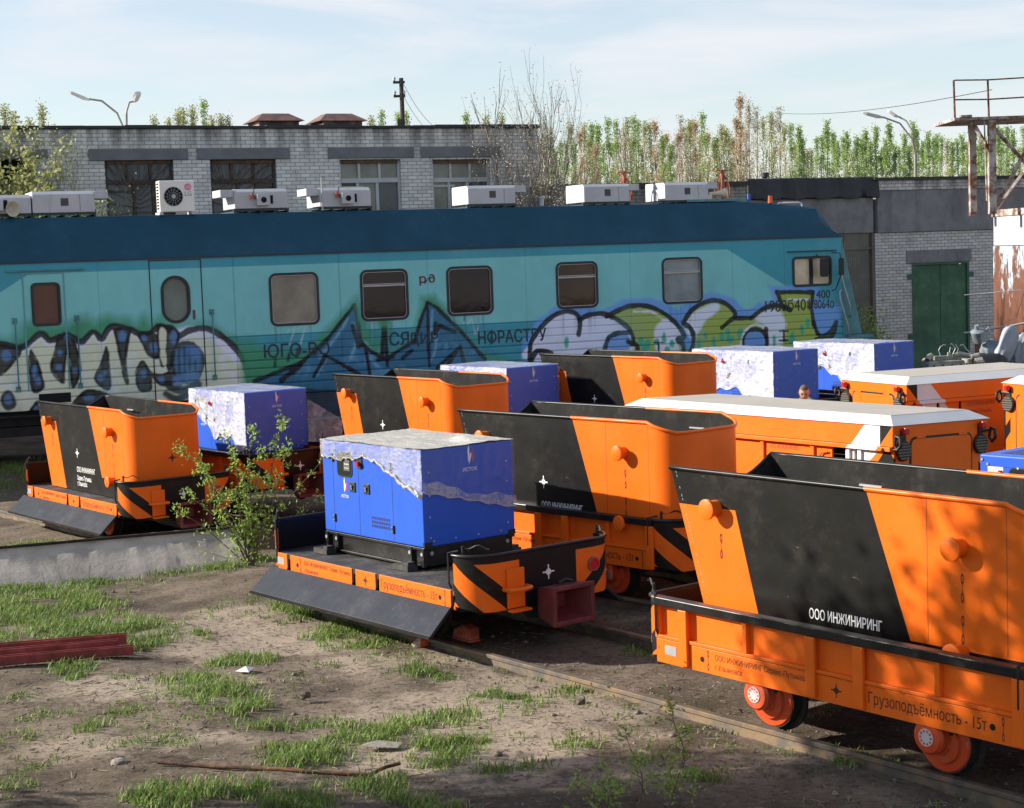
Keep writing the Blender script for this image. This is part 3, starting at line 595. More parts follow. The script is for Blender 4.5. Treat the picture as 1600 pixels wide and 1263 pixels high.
('f',[(14.09,2.39),(14.67,2.58),(15.17,2.56),(15.55,2.44),(15.93,2.17),(16.18,1.81),(16.06,1.71),(16.13,1.45),(16.09,1.23),(14.88,1.29),(14.80,1.86),(14.53,2.20)],(0.380,0.480,0.060),0.030,1,1.00,0.000),
('f',[(15.35,1.77),(15.48,2.16),(15.80,2.23),(16.15,1.84),(15.95,1.69),(16.08,1.34),(15.52,1.31)],(0.780,0.820,0.980),0.060,1,1.00,0.000),
('f',[(16.17,2.13),(16.46,2.45),(16.98,2.63),(17.38,2.54),(17.63,2.27),(17.64,2.14),(18.17,2.16),(18.53,1.84),(18.55,1.49),(18.44,1.09),(16.19,1.22),(16.36,1.55),(16.41,1.89)],(0.380,0.480,0.060),0.030,1,1.00,0.000),
('f',[(16.22,2.07),(16.49,2.39),(17.05,2.57),(17.18,2.42),(16.77,2.10),(16.43,1.72)],(0.780,0.820,0.980),0.080,1,1.00,0.000),
('f',[(18.17,2.20),(18.51,2.39),(18.92,2.43),(19.26,2.30),(19.02,2.45),(18.86,2.78),(19.94,2.72),(19.88,2.36),(19.94,1.89),(20.11,1.62),(20.42,1.69),(20.63,1.94),(20.53,1.65),(20.28,1.52),(19.86,1.51),(19.44,1.44),(18.68,1.19),(18.59,1.72)],(0.380,0.480,0.060),0.030,1,1.00,0.000),
('f',[(18.23,2.17),(18.58,2.33),(18.98,2.28),(19.11,1.87),(18.96,1.41),(18.62,1.31),(18.53,1.84)],(0.780,0.820,0.980),0.100,1,1.00,0.000),
('f',[(17.08,1.63),(17.07,1.57),(17.06,1.52),(17.04,1.49),(17.02,1.48),(17.00,1.49),(16.98,1.53),(16.97,1.58),(16.97,1.63),(16.97,1.69),(16.99,1.74),(17.00,1.77),(17.02,1.78),(17.05,1.76),(17.06,1.73),(17.07,1.68)],(0.040,0.420,0.270),0.050,0,1.00,0.000),
('f',[(16.85,1.78),(16.84,1.74),(16.83,1.71),(16.81,1.69),(16.79,1.68),(16.77,1.69),(16.76,1.72),(16.75,1.75),(16.74,1.79),(16.75,1.82),(16.76,1.86),(16.78,1.88),(16.80,1.88),(16.82,1.87),(16.83,1.85),(16.84,1.82)],(0.040,0.420,0.270),0.050,0,1.00,0.000),
('f',[(16.65,1.59),(16.65,1.54),(16.63,1.50),(16.61,1.47),(16.59,1.46),(16.57,1.47),(16.55,1.50),(16.54,1.55),(16.54,1.60),(16.54,1.65),(16.56,1.69),(16.57,1.72),(16.60,1.73),(16.62,1.72),(16.64,1.69),(16.65,1.64)],(0.040,0.420,0.270),0.050,0,1.00,0.000),
('f',[(17.33,1.73),(17.32,1.68),(17.31,1.65),(17.28,1.62),(17.25,1.62),(17.22,1.63),(17.20,1.65),(17.18,1.69),(17.18,1.74),(17.18,1.78),(17.20,1.82),(17.23,1.84),(17.26,1.85),(17.29,1.84),(17.31,1.81),(17.33,1.77)],(0.040,0.420,0.270),0.050,0,1.00,0.000),
('f',[(17.59,1.66),(17.58,1.62),(17.55,1.59),(17.52,1.57),(17.48,1.56),(17.44,1.57),(17.41,1.59),(17.39,1.63),(17.38,1.67),(17.39,1.71),(17.42,1.74),(17.45,1.76),(17.49,1.76),(17.53,1.75),(17.56,1.73),(17.58,1.70)],(0.040,0.420,0.270),0.050,0,1.00,0.000),
('f',[(17.89,1.79),(17.88,1.73),(17.86,1.69),(17.82,1.66),(17.78,1.66),(17.75,1.67),(17.72,1.70),(17.69,1.74),(17.69,1.80),(17.70,1.85),(17.72,1.89),(17.75,1.92),(17.79,1.92),(17.83,1.91),(17.86,1.88),(17.88,1.84)],(0.040,0.420,0.270),0.050,0,1.00,0.000),
('f',[(17.50,1.83),(17.49,1.79),(17.47,1.75),(17.45,1.72),(17.42,1.71),(17.39,1.73),(17.37,1.75),(17.35,1.79),(17.35,1.84),(17.36,1.89),(17.37,1.93),(17.40,1.95),(17.43,1.96),(17.45,1.95),(17.48,1.92),(17.49,1.88)],(0.040,0.420,0.270),0.050,0,1.00,0.000),
('f',[(19.64,1.79),(19.64,1.73),(19.62,1.69),(19.61,1.66),(19.59,1.65),(19.57,1.66),(19.55,1.69),(19.54,1.74),(19.54,1.79),(19.54,1.84),(19.56,1.89),(19.57,1.92),(19.59,1.93),(19.61,1.91),(19.63,1.88),(19.64,1.84)],(0.040,0.420,0.270),0.050,0,1.00,0.000),
('f',[(19.40,1.62),(19.39,1.57),(19.37,1.52),(19.34,1.49),(19.31,1.49),(19.27,1.50),(19.25,1.53),(19.23,1.58),(19.22,1.63),(19.23,1.68),(19.25,1.73),(19.28,1.76),(19.31,1.77),(19.35,1.76),(19.37,1.72),(19.39,1.68)],(0.040,0.420,0.270),0.050,0,1.00,0.000),
('f',[(18.81,1.54),(18.81,1.48),(18.80,1.43),(18.78,1.40),(18.76,1.39),(18.74,1.40),(18.72,1.44),(18.71,1.49),(18.71,1.54),(18.71,1.60),(18.72,1.64),(18.74,1.68),(18.76,1.69),(18.78,1.67),(18.80,1.64),(18.81,1.59)],(0.040,0.420,0.270),0.050,0,1.00,0.000),
('f',[(15.91,1.63),(15.90,1.60),(15.89,1.57),(15.87,1.55),(15.85,1.55),(15.82,1.56),(15.80,1.58),(15.79,1.60),(15.79,1.64),(15.79,1.67),(15.81,1.70),(15.83,1.71),(15.85,1.72),(15.87,1.71),(15.89,1.69),(15.90,1.66)],(0.040,0.420,0.270),0.050,0,1.00,0.000),
('f',[(15.70,1.78),(15.69,1.73),(15.67,1.69),(15.65,1.66),(15.62,1.65),(15.60,1.66),(15.58,1.69),(15.56,1.74),(15.56,1.79),(15.57,1.84),(15.58,1.88),(15.61,1.91),(15.63,1.92),(15.66,1.91),(15.68,1.88),(15.69,1.83)],(0.040,0.420,0.270),0.050,0,1.00,0.000),
('f',[(15.52,1.71),(15.51,1.68),(15.49,1.65),(15.46,1.63),(15.43,1.63),(15.40,1.63),(15.37,1.65),(15.36,1.68),(15.35,1.72),(15.36,1.75),(15.38,1.78),(15.40,1.79),(15.44,1.80),(15.47,1.79),(15.49,1.77),(15.51,1.74)],(0.040,0.420,0.270),0.050,0,1.00,0.000),
('f',[(15.25,1.67),(15.24,1.62),(15.23,1.58),(15.20,1.55),(15.17,1.55),(15.15,1.56),(15.12,1.58),(15.11,1.63),(15.10,1.67),(15.11,1.72),(15.13,1.76),(15.15,1.78),(15.18,1.79),(15.21,1.78),(15.23,1.75),(15.25,1.71)],(0.040,0.420,0.270),0.050,0,1.00,0.000),
('f',[(15.07,1.73),(15.07,1.69),(15.05,1.66),(15.02,1.64),(14.99,1.63),(14.95,1.64),(14.93,1.66),(14.91,1.70),(14.90,1.74),(14.91,1.78),(14.93,1.81),(14.96,1.83),(14.99,1.84),(15.02,1.83),(15.05,1.81),(15.07,1.77)],(0.040,0.420,0.270),0.050,0,1.00,0.000),
('f',[(15.16,1.50),(15.15,1.45),(15.13,1.41),(15.10,1.38),(15.07,1.38),(15.04,1.39),(15.02,1.42),(15.00,1.46),(14.99,1.51),(15.00,1.56),(15.02,1.60),(15.05,1.63),(15.08,1.64),(15.11,1.63),(15.14,1.60),(15.15,1.55)],(0.040,0.420,0.270),0.050,0,1.00,0.000),
('f',[(13.06,1.81),(13.06,1.76),(13.04,1.71),(13.02,1.68),(13.00,1.67),(12.98,1.68),(12.96,1.72),(12.95,1.76),(12.95,1.81),(12.95,1.87),(12.97,1.91),(12.99,1.94),(13.01,1.95),(13.03,1.94),(13.05,1.91),(13.06,1.86)],(0.040,0.420,0.270),0.050,0,1.00,0.000),
('f',[(15.78,1.47),(15.78,1.43),(15.76,1.40),(15.74,1.37),(15.71,1.37),(15.68,1.38),(15.66,1.40),(15.65,1.44),(15.64,1.48),(15.65,1.52),(15.67,1.55),(15.69,1.57),(15.72,1.58),(15.74,1.57),(15.77,1.54),(15.78,1.51)],(0.040,0.420,0.270),0.050,0,1.00,0.000),
('f',[(19.29,1.51),(19.29,1.48),(19.28,1.45),(19.26,1.44),(19.24,1.43),(19.22,1.44),(19.20,1.46),(19.19,1.49),(19.18,1.52),(19.19,1.55),(19.20,1.57),(19.22,1.59),(19.24,1.60),(19.26,1.59),(19.28,1.57),(19.29,1.54)],(0.040,0.420,0.270),0.050,0,1.00,0.000),
('f',[(19.83,1.95),(19.83,1.90),(19.81,1.86),(19.79,1.84),(19.76,1.83),(19.74,1.84),(19.72,1.87),(19.70,1.91),(19.70,1.96),(19.71,2.01),(19.72,2.05),(19.74,2.07),(19.77,2.08),(19.80,2.07),(19.82,2.04),(19.83,2.00)],(0.040,0.420,0.270),0.050,0,1.00,0.000),
('f',[(18.62,1.56),(18.59,1.42),(18.49,1.31),(18.36,1.24),(18.20,1.22),(18.04,1.26),(17.90,1.34),(17.82,1.46),(17.79,1.60),(17.83,1.74),(17.92,1.85),(18.05,1.92),(18.22,1.94),(18.37,1.90),(18.51,1.82),(18.60,1.70)],(0.006,0.006,0.008),0.020,0,1.00,0.000),
('f',[(18.52,1.54),(18.49,1.44),(18.42,1.35),(18.32,1.29),(18.20,1.28),(18.08,1.31),(17.98,1.37),(17.92,1.47),(17.90,1.57),(17.92,1.68),(17.99,1.76),(18.09,1.82),(18.21,1.83),(18.33,1.81),(18.43,1.74),(18.49,1.65)],(0.160,0.360,0.800),0.020,0,1.00,0.000),
('s',[(17.78,1.47),(17.89,1.81),(18.23,2.00),(18.56,1.84)],(0.780,0.820,0.980),0.030,1,1.00,0.050),
('s',[(14.82,2.46),(15.30,2.44),(15.61,2.24)],(0.780,0.820,0.980),0.040,1,1.00,0.045),
('s',[(19.20,2.58),(19.82,2.54)],(0.780,0.820,0.980),0.040,0,1.00,0.050),
('s',[(19.82,2.54),(19.94,1.95)],(0.780,0.820,0.980),0.040,0,1.00,0.045),
('s',[(12.03,1.45),(12.10,1.89),(12.51,2.35),(12.91,2.54),(13.24,2.51),(13.37,2.32),(13.33,1.99)],(0.006,0.006,0.008),0.020,1,1.00,0.120),
('s',[(13.37,2.34),(13.61,2.43),(14.04,2.44),(14.47,2.23),(14.74,1.97),(14.78,1.69),(14.64,1.75)],(0.006,0.006,0.008),0.020,1,1.00,0.120),
('s',[(14.01,1.56),(14.11,1.86),(14.34,1.96),(14.71,1.97)],(0.006,0.006,0.008),0.020,1,1.00,0.120),
('s',[(14.67,1.75),(14.89,1.63),(14.85,1.30)],(0.006,0.006,0.008),0.020,1,1.00,0.120),
('s',[(14.09,2.39),(14.67,2.59),(15.17,2.58),(15.55,2.44),(15.93,2.17),(16.19,1.80),(16.01,1.74),(16.17,1.56),(16.13,1.22)],(0.006,0.006,0.008),0.020,1,1.00,0.120),
('s',[(16.17,2.13),(16.46,2.45),(16.98,2.64),(17.38,2.55),(17.65,2.27),(17.46,2.09),(17.26,1.96)],(0.006,0.006,0.008),0.020,1,1.00,0.120),
('s',[(16.17,2.13),(16.41,1.94),(16.43,1.60),(16.22,1.22)],(0.006,0.006,0.008),0.020,1,1.00,0.120),
('s',[(17.65,2.17),(18.10,2.16)],(0.006,0.006,0.008),0.020,1,1.00,0.120),
('s',[(18.10,2.15),(18.51,2.39),(18.92,2.43),(19.26,2.30)],(0.006,0.006,0.008),0.020,1,1.00,0.120),
('s',[(18.53,1.87),(18.55,1.49)],(0.006,0.006,0.008),0.020,1,1.00,0.120),
('s',[(12.08,1.45),(12.24,1.66),(12.60,1.59)],(0.006,0.006,0.008),0.020,1,1.00,0.120),
('s',[(19.26,2.30),(19.02,2.45),(18.86,2.78)],(0.006,0.006,0.008),0.025,0,1.00,0.110),
('s',[(18.86,2.77),(19.94,2.72)],(0.006,0.006,0.008),0.025,0,1.00,0.110),
('s',[(19.94,2.72),(19.88,2.36),(19.94,1.89)],(0.006,0.006,0.008),0.025,0,1.00,0.110),
('s',[(19.94,1.95),(20.11,1.62),(20.42,1.69),(20.63,1.94),(20.49,1.60),(20.00,1.53)],(0.006,0.006,0.008),0.025,1,1.00,0.120),
('s',[(15.48,1.68),(15.47,1.46)],(0.006,0.006,0.008),0.015,0,1.00,0.070),
('s',[(15.36,1.69),(15.59,1.68)],(0.006,0.006,0.008),0.015,0,1.00,0.045),
('s',[(15.36,1.46),(15.59,1.45)],(0.006,0.006,0.008),0.015,0,1.00,0.045),
('s',[(19.05,1.79),(19.05,1.55)],(0.006,0.006,0.008),0.015,0,1.00,0.070),
('s',[(18.93,1.79),(19.18,1.78)],(0.006,0.006,0.008),0.015,0,1.00,0.045),
('s',[(18.92,1.56),(19.17,1.55)],(0.006,0.006,0.008),0.015,0,1.00,0.045),
]
GRASS = [
(-5.68, 20.13, 0.87, 1.6, 1),
(-4.71, 18.94, 0.66, 0.78, 1),
(-3.98, 18.34, 0.28, 0.39, 0.9),
(-6.4, 21.63, 0.34, 0.64, 0.9),
(-2.51, 19.6, 0.3, 0.52, 0.8),
(-1.91, 18.65, 0.39, 0.54, 1),
(-1.52, 18.11, 0.28, 0.32, 0.9),
(-2.69, 20.18, 0.23, 0.31, 0.7),
(-2.95, 16.14, 0.37, 0.36, 1),
(-3.21, 16.55, 0.26, 0.26, 1),
(-2.63, 15.62, 0.3, 0.33, 1),
(-2.29, 14.92, 0.2, 0.26, 1),
(-2.83, 17.35, 0.37, 0.26, 1),
(-3.47, 18.74, 0.13, 0.2, 0.8),
(-5.71, 22.46, 0.66, 0.49, 0.8),
(-5.47, 22.69, 0.31, 0.39, 0.8),
(-4.21, 23.01, 0.62, 0.61, 1),
(-3.82, 23.58, 0.41, 0.76, 1),
(-4.49, 17.07, 0.19, 0.34, 0.8),
(-4.68, 17.43, 0.08, 0.29, 1),
(-3.8, 14.97, 0.09, 0.13, 0.8),
(-3.67, 15.54, 0.15, 0.23, 0.5),
(-1.4, 14.41, 0.44, 0.28, 0.8),
(-0.88, 14.74, 0.5, 0.3, 0.8),
(-0.52, 14.01, 0.42, 0.27, 0.9),
(-1.77, 13.79, 0.32, 0.34, 1),
(-2.1, 13.92, 0.21, 0.23, 0.7),
(-2.34, 12.85, 0.54, 0.26, 1),
(-2.75, 12.93, 0.25, 0.26, 1),
(-1.68, 12.62, 0.39, 0.19, 0.9),
(-1.09, 13.03, 0.3, 0.23, 0.8),
(-0.66, 13.57, 0.31, 0.18, 0.7),
(-0.15, 15.07, 0.34, 0.27, 0.7),
(0.1, 13.39, 0.15, 0.17, 0.8),
(-1.03, 16.57, 0.16, 0.24, 1),
(-0.77, 16.33, 0.15, 0.15, 0.5),
(1.2, 17.16, 0.16, 0.17, 0.7),
(-0.21, 15.52, 0.29, 0.19, 0.5),
(0.38, 15.56, 0.35, 0.21, 0.6),
(-0.97, 12.7, 0.24, 0.13, 0.8),
(-0.25, 13.35, 0.1, 0.1, 0.8),
(2.19, 15.31, 0.1, 0.16, 0.8),
(2.23, 14.86, 0.07, 0.11, 0.7),
(2.55, 13.19, 0.11, 0.17, 1),
(2.4, 13.47, 0.1, 0.12, 0.8),
(2.81, 13.03, 0.07, 0.1, 0.7),
(1.81, 14.0, 0.16, 0.15, 0.4),
(1.36, 12.83, 0.24, 0.16, 0.5),
(3.03, 12.71, 0.09, 0.08, 0.5),
(-7.6, 26.88, 0.64, 0.62, 0.9),
(-6.89, 26.47, 0.31, 0.4, 0.8),
(-7.81, 25.88, 0.41, 0.51, 0.7),
(-4.05, 13.54, 0.21, 0.55, 0.4),
(-4.34, 15.19, 0.24, 0.45, 0.35),
(-3.88, 16.77, 0.2, 0.27, 0.3),
(0.67, 12.67, 0.19, 0.22, 0.7),
(1.06, 13.36, 0.2, 0.17, 0.4),
(-0.58, 12.5, 0.38, 0.15, 0.5),
(0.45, 13.89, 0.26, 0.19, 0.5),
(-4.86, 43.48, 0.67, 1.6, 0.8),
(-10.41, 35.23, 0.71, 1.6, 0.6),
(-1.72, 14.85, 0.34, 0.21, 0.45),
(-3.1, 14.42, 0.45, 0.28, 0.25),
(-4.78, 15.91, 0.19, 0.3, 0.3),
(-1.7, 17.84, 0.41, 0.24, 0.4),
]
# ---------------------------------------------------------------- paints
ORANGE = (.86, .152, .010)
BLACKP = (.010, .010, .010)
m_orange = M('orange_paint', ORANGE, .42, vs=1.5, var=.07, spec=.22, dirt=.06, bump=.16, bs=3)
m_black = M('black_paint', BLACKP, .42, vs=2, var=.2, dirt=.06, spec=.25, bump=.05, bs=8)
m_blackrail = M('black_rail_paint', (.013, .013, .015), .34, vs=3, var=.2, dirt=.08, spec=.35)
m_white = M('white_paint', (.66, .66, .665), .5, var=.06, dirt=.06, spec=.2)
m_letter_white = M('white_lettering', (.82, .82, .82), .5, var=.05)
m_letter_black = M('dark_lettering', (.05, .018, .012), .5, var=.05)
m_letter_dim = M('navy_lettering', (.012, .03, .05), .5, var=.05)
m_blue = M('blue_cabinet_paint', (.028, .105, .56), .36, vs=1.2, var=.05, spec=.25, bump=.03, bs=5)
m_rubber = M('black_rubber', (.01, .01, .011), .55, var=.1)
m_deck = M('worn_deck_plate', (.055, .054, .052), .7, vs=3, var=.4, bump=.5, bs=25, dirt=.45)
m_flap = M('dark_grey_flap_paint', (.018, .023, .036), .5, vs=2.5, var=.18, bump=.15, bs=5, dirt=.10, spec=.3)
m_steel = M('bare_steel', (.30, .30, .30), .4, .8, var=.2)
m_galv = M('galvanised_steel', (.45, .46, .48), .45, .5, var=.15)
m_rust = M('rusty_steel', (.17, .075, .035), .85, vs=6, var=.45, bump=.5, bs=40, fn=lambda g: g.mix(g.noise(9, 8, .7).sst(.35, .65), (.085, .035, .02), (.28, .13, .06)))
m_redox = M('red_oxide_coupler', (.15, .024, .026), .5, vs=4, var=.2, dirt=.2)
m_red = M('red_lamp_lens', (.55, .012, .02), .2, spec=.7)
m_lampwhite = M('pale_bearing_disc', (.56, .53, .55), .45)
m_darkin = M('dark_void', (.004, .004, .004), .9)

# ---------------------------------------------------------------- ground
def terrain_z(x, y):
    low = np.clip((y - 23.6 + .35 * (x + 4)) / 1.2, 0, 1) * np.clip((-2.2 - x) / 1.5, 0, 1) * np.clip((36 - y) / 3, 0, 1)
    return -.12 - .30 * low * low * (3 - 2 * low) + .018 * np.sin(x * 1.7 + y * .9) + .015 * np.sin(x * .8 - y * 2.1 + 1) + .008 * np.sin(5 * x + 3.1 * y) + .006 * np.sin(9 * x - 7 * y)

def axis(a, b, st, lo, hi):
    q = list(np.arange(a, b, st)); s = st
    v = b
    while v < hi: q.append(v); s *= 1.35; v += s
    q.append(hi); s = st; v = a - st; pre = []
    while v > lo: pre.append(v); s *= 1.35; v -= s
    pre.append(lo); return np.array(pre[::-1] + q)

PALE = [  # bare trodden patches x, y, rx, ry, strength
    (-2.7, 18.9, 1.7, 1.5, .9), (-.35, 14.6, 1.25, 1.6, 1), (-3.5, 16.3, 1.4, .7, .6), (-2.1, 12.3, 1.4, .5, .35), (1.2, 13.0, 1.2, .8, .5), (-1.2, 17.0, 1.0, .6, .6),
    (-3.3, 14.4, 1.2, .5, .5), (1.0, 11.6, .9, .4, .7), (.2, 15.9, .8, .5, .5), (-7.5, 23.8, 2, .9, .7)]
DARKP = [(-.75, 14.15, .42, .20, .9), (-2.6, 12.6, 2.2, .7, .55), (.6, 12.4, 2.2, .7, .5), (2.2, 13.9, 1.2, .7, .35), (-4.6, 20.5, 2.2, .5, .4)]
def ell(x, y, L):
    t = np.zeros_like(x)
    for (cx, cy, rx, ry, k) in L:
        d = np.sqrt(((x - cx) / rx) ** 2 + ((y - cy) / ry) ** 2)
        d = d + .22 * np.sin(3 * x + 5 * y) * np.sin(4.3 * y - 2 * x) + .1 * np.sin(11 * x + 7 * y)
        t = np.maximum(t, k * np.clip(1.35 - d, 0, 1) ** .8 * (d < 1.35))
    return np.clip(t, 0, 1)
gx = axis(-9, 8, .07, -400, 400); gy = axis(9, 34, .09, -30, 900)
GX, GY = np.meshgrid(gx, gy)
near = np.clip((60 - GY) / 20, 0, 1)
GZ = terrain_z(GX, GY)
V = np.stack([GX.ravel(), GY.ravel(), GZ.ravel()], 1)
nx, ny = len(gx), len(gy)
ii = (np.arange(ny - 1)[:, None] * nx + np.arange(nx - 1)[None]).ravel()
F = np.stack([ii, ii + 1, ii + nx + 1, ii + nx], 1)
def ground_fn(g):
    n = g.noise(.9, 8, .62); n2 = g.noise(6, 8, .7); n3 = g.noise(45, 5, .7); pl = g.attr('bare'); dk = g.attr('damp')
    c = g.mix(n.sst(.36, .64), (.095, .073, .054), (.205, .163, .124))
    c = g.mix((pl + (n2 - .5) * .9).sst(.18, .62), c, (.33, .27, .21))
    c = g.mix(n2.sst(.54, .70) * .55, c, (.28, .24, .20))
    c = g.mix((dk + (n2 - .5) * .8).sst(.25, .60) * .7, c, (.045, .034, .026))
    n4 = g.noise(16, 9, .75); c = g.mix(n4.sst(.50, .62) * .75, c, (.060, .047, .036)); c = g.mix(n4.sst(.44, .34) * .40, c, (.33, .285, .235))
    c = g.mix(n3.sst(.56, .70) * .6, c, (.045, .035, .027))
    c = g.mix(n3.sst(.42, .30) * .35, c, (.34, .29, .24))
    g2 = g.noise(1.7, 7, .7)
    c = g.mix(g2.sst(.60, .72) * .5, c, (.075, .085, .028))
    return c
m_ground = M('trodden_earth', (.2, .16, .12), .95, fn=ground_fn, var=.12, vs=.35, bump=.9, bs=26, spec=.15)
ground = np_mesh('ground', V, F, m_ground, attrs={'bare': ('FLOAT', ell(GX, GY, PALE).ravel()), 'damp': ('FLOAT', ell(GX, GY, DARKP).ravel())}, smooth=True)
tag(ground, kind='structure')

# ---------------------------------------------------------------- rails
def rail_prof(b, p0, p1):
    """flat-bottomed rail, head top at z=0"""
    p0, p1 = Vector(p0), Vector(p1); t = (p1 - p0).normalized(); s = Vector((t.y, -t.x, 0)); up = Vector((0, 0, 1))
    pr = [(-.075, -.18), (.075, -.18), (.07, -.165), (.012, -.145), (.010, -.05), (.036, -.035), (.037, -.006), (.03, 0), (-.03, 0), (-.037, -.006), (-.036, -.035), (-.010, -.05), (-.012, -.145), (-.07, -.165)]
    pts = [p0 + s * a + up * c for a, c in pr]
    b.poly(pts, p1 - p0)
m_rail = M('rusted_rail_steel', (.2, .12, .07), .6, .3, vs=5, var=.3, bump=.3, bs=30,
           fn=lambda g: g.mix(g.noise(5, 7, .7).sst(.40, .62), (.17, .15, .135), (.22, .15, .09)))
def rail(x, y, az, s0, s1, label):
    d = Vector((math.sin(az), math.cos(az), 0)); b = B(); n = 14
    for k in range(n):
        a = s0 + (s1 - s0) * k / n; e = s0 + (s1 - s0) * (k + 1) / n
        rail_prof(b, Vector((x, y, 0)) + d * a, Vector((x, y, 0)) + d * e)
    o = b.build('railway_rail', m_rail); tag(o, label, 'rail', 'rails of the yard tracks')
    return o

# ---------------------------------------------------------------- brick walls
def brick_fn(light, mortar, bw=.265, bh=.098, stain=.6, ztop=7.5, zr=1.0):
    def fn(g):
        x, y, z = g.xyz()
        cb = g.nt.nodes.new('ShaderNodeCombineXYZ')
        g.nt.links.new((x + y).v, cb.inputs[0]); g.nt.links.new(z.v, cb.inputs[1])
        br = g.nt.nodes.new('ShaderNodeTexBrick')
        g.nt.links.new(cb.outputs[0], br.inputs['Vector'])
        br.inputs['Scale'].default_value = 1; br.inputs['Brick Width'].default_value = bw; br.inputs['Row Height'].default_value = bh
        br.inputs['Mortar Size'].default_value = .011; br.inputs['Mortar Smooth'].default_value = .25; br.inputs['Bias'].default_value = -.1
        br.inputs['Color1'].default_value = (*light, 1); br.inputs['Color2'].default_value = tuple(q * .74 for q in light) + (1,)
        br.inputs['Mortar'].default_value = (*mortar, 1)
        n = g.noise(.55, 8, .68); n2 = g.noise(2.6, 6, .65)
        c = g.mix(n.sst(.52, .66) * stain, br.outputs['Color'], (.16, .15, .14))
        run = g.noise(1.3, 6, .6, stretch=(1.6, 1.6, .22))
        band = (z - (ztop - zr)) / zr
        c = g.mix((band.mx(0).mn(1) * run.sst(.40, .62)) * .85, c, (.055, .05, .046))
        c = g.mix(n2.sst(.60, .72) * .35, c, (.42, .40, .38))
        return c
    return fn
def wall_cells(b, x0, x1, z0, z1, y0, y1, holes):
    """a wall slab facing -y with real rectangular openings"""
    xs = sorted({x0, x1, *[h[0] for h in holes], *[h[1] for h in holes]}); zs = sorted({z0, z1, *[h[2] for h in holes], *[h[3] for h in holes]})
    xs = [q for q in xs if x0 <= q <= x1]; zs = [q for q in zs if z0 <= q <= z1]
    def solid(i, k):
        if i < 0 or k < 0 or i >= len(xs) - 1 or k >= len(zs) - 1: return False
        cx, cz = (xs[i] + xs[i + 1]) / 2, (zs[k] + zs[k + 1]) / 2
        return not any(h[0] < cx < h[1] and h[2] < cz < h[3] for h in holes)
    for i in range(len(xs) - 1):
        for k in range(len(zs) - 1):
            if not solid(i, k): continue
            a, e, c, d = xs[i], xs[i + 1], zs[k], zs[k + 1]
            b.quad((a, y0, c), (e, y0, c), (e, y0, d), (a, y0, d)); b.quad((a, y1, c), (a, y1, d), (e, y1, d), (e, y1, c))
            if not solid(i - 1, k): b.quad((a, y0, c), (a, y0, d), (a, y1, d), (a, y1, c))
            if not solid(i + 1, k): b.quad((e, y0, c), (e, y1, c), (e, y1, d), (e, y0, d))
            if not solid(i, k - 1): b.quad((a, y0, c), (a, y1, c), (e, y1, c), (e, y0, c))
            if not solid(i, k + 1): b.quad((a, y0, d), (e, y0, d), (e, y1, d), (a, y1, d))

AZT = R(24)      # rotation of the railcar and of the buildings behind it
m_brick_l = M('white_silicate_brick', (.6, .6, .6), .9, fn=brick_fn((.78, .765, .73), (.33, .31, .29), stain=.40, ztop=7.55, zr=1.1), var=.06, bump=.3, bs=60, spec=.2)
m_brick_r = M('pale_silicate_brick', (.6, .6, .6), .9, fn=brick_fn((.68, .65, .62), (.25, .23, .22), stain=.45, ztop=5.9, zr=.9), var=.06, bump=.3, bs=60, spec=.2)
m_brick_d = M('dirty_silicate_brick', (.5, .5, .5), .9, fn=brick_fn((.40, .38, .35), (.14, .13, .12), stain=.9, ztop=5.9, zr=1.2), var=.06, bump=.3, bs=60, spec=.2)
m_conc = M('grey_concrete', (.20, .20, .205), .9, vs=1.2, var=.22, bump=.3, bs=20, spec=.2, fn=lambda g: g.mix(g.noise(1.5, 7, .65, stretch=(1, 1, .3)).sst(.5, .7) * .6, (.27, .265, .27), (.14, .135, .13)))
m_lintel = M('concrete_lintel', (.20, .205, .215), .9, vs=2, var=.15, bump=.3, bs=20, spec=.2)
m_tar = M('black_roofing_felt', (.026, .028, .036), .6, vs=2, var=.3, bump=.6, bs=5)
m_wood = M('weathered_wood', (.10, .085, .075), .85, vs=8, var=.35, bump=.4, bs=50)
m_woodb = M('brown_wood_head', (.16, .085, .045), .8, vs=8, var=.35)
m_pvc = M('white_window_frame', (.50, .51, .52), .5, var=.1, dirt=.2)
def glassy(name, col, rough=.06, mixg=.25):
    mt = M(name, col, rough, var=.25, vs=1.2, rv=.02, spec=.28, bump=.12, bs=2.0); mt.node_tree.nodes['Principled BSDF'].inputs['IOR'].default_value = 1.55; return mt
m_pane_l = glassy('dusty_pane', (.09, .11, .13)); m_pane_p = glassy('pale_curtained_pane', (.26, .27, .24)); m_pane_d = glassy('dark_pane', (.012, .013, .016))

bq = thing('brick_building', 'long white brick workshop building with flat roof behind the railcar', 'building', (-9.524, 44.5, 0), (0, 0, AZT))
HB = [(-3.25, -2.44, 5.0, 6.72), (-.65, 1.11, 5.0, 6.68), (2.07, 3.85, 5.0, 6.66), (5.60, 7.36, 5.0, 6.63), (8.28, 10.01, 5.0, 6.61), (-6.5, -4.6, 5.0, 6.72)]
b = B(); wall_cells(b, -16, 11.52, -.3, 7.46, 0, .45, HB); b.box(11.3, 11.519, .451, 9, -.3, 7.46); b.box(-16, 11.519, 9.001, 9.2, -.3, 7.46); b.box(-16, -15.8, .451, 9, -.3, 7.46); b.build('wall', m_brick_l, bq)
b = B(); rng2 = random.Random(4)
xx = -16
while xx < 11.6:
    st = rng2.uniform(.5, 1.4); e = min(xx + st, 11.62); dz = rng2.uniform(-.012, .03)
    b.box(xx, e, -.09 + rng2.uniform(-.015, .015), 9.2, 7.47, 7.53 + dz); xx = e + .002
b.build('roof', m_tar, bq)
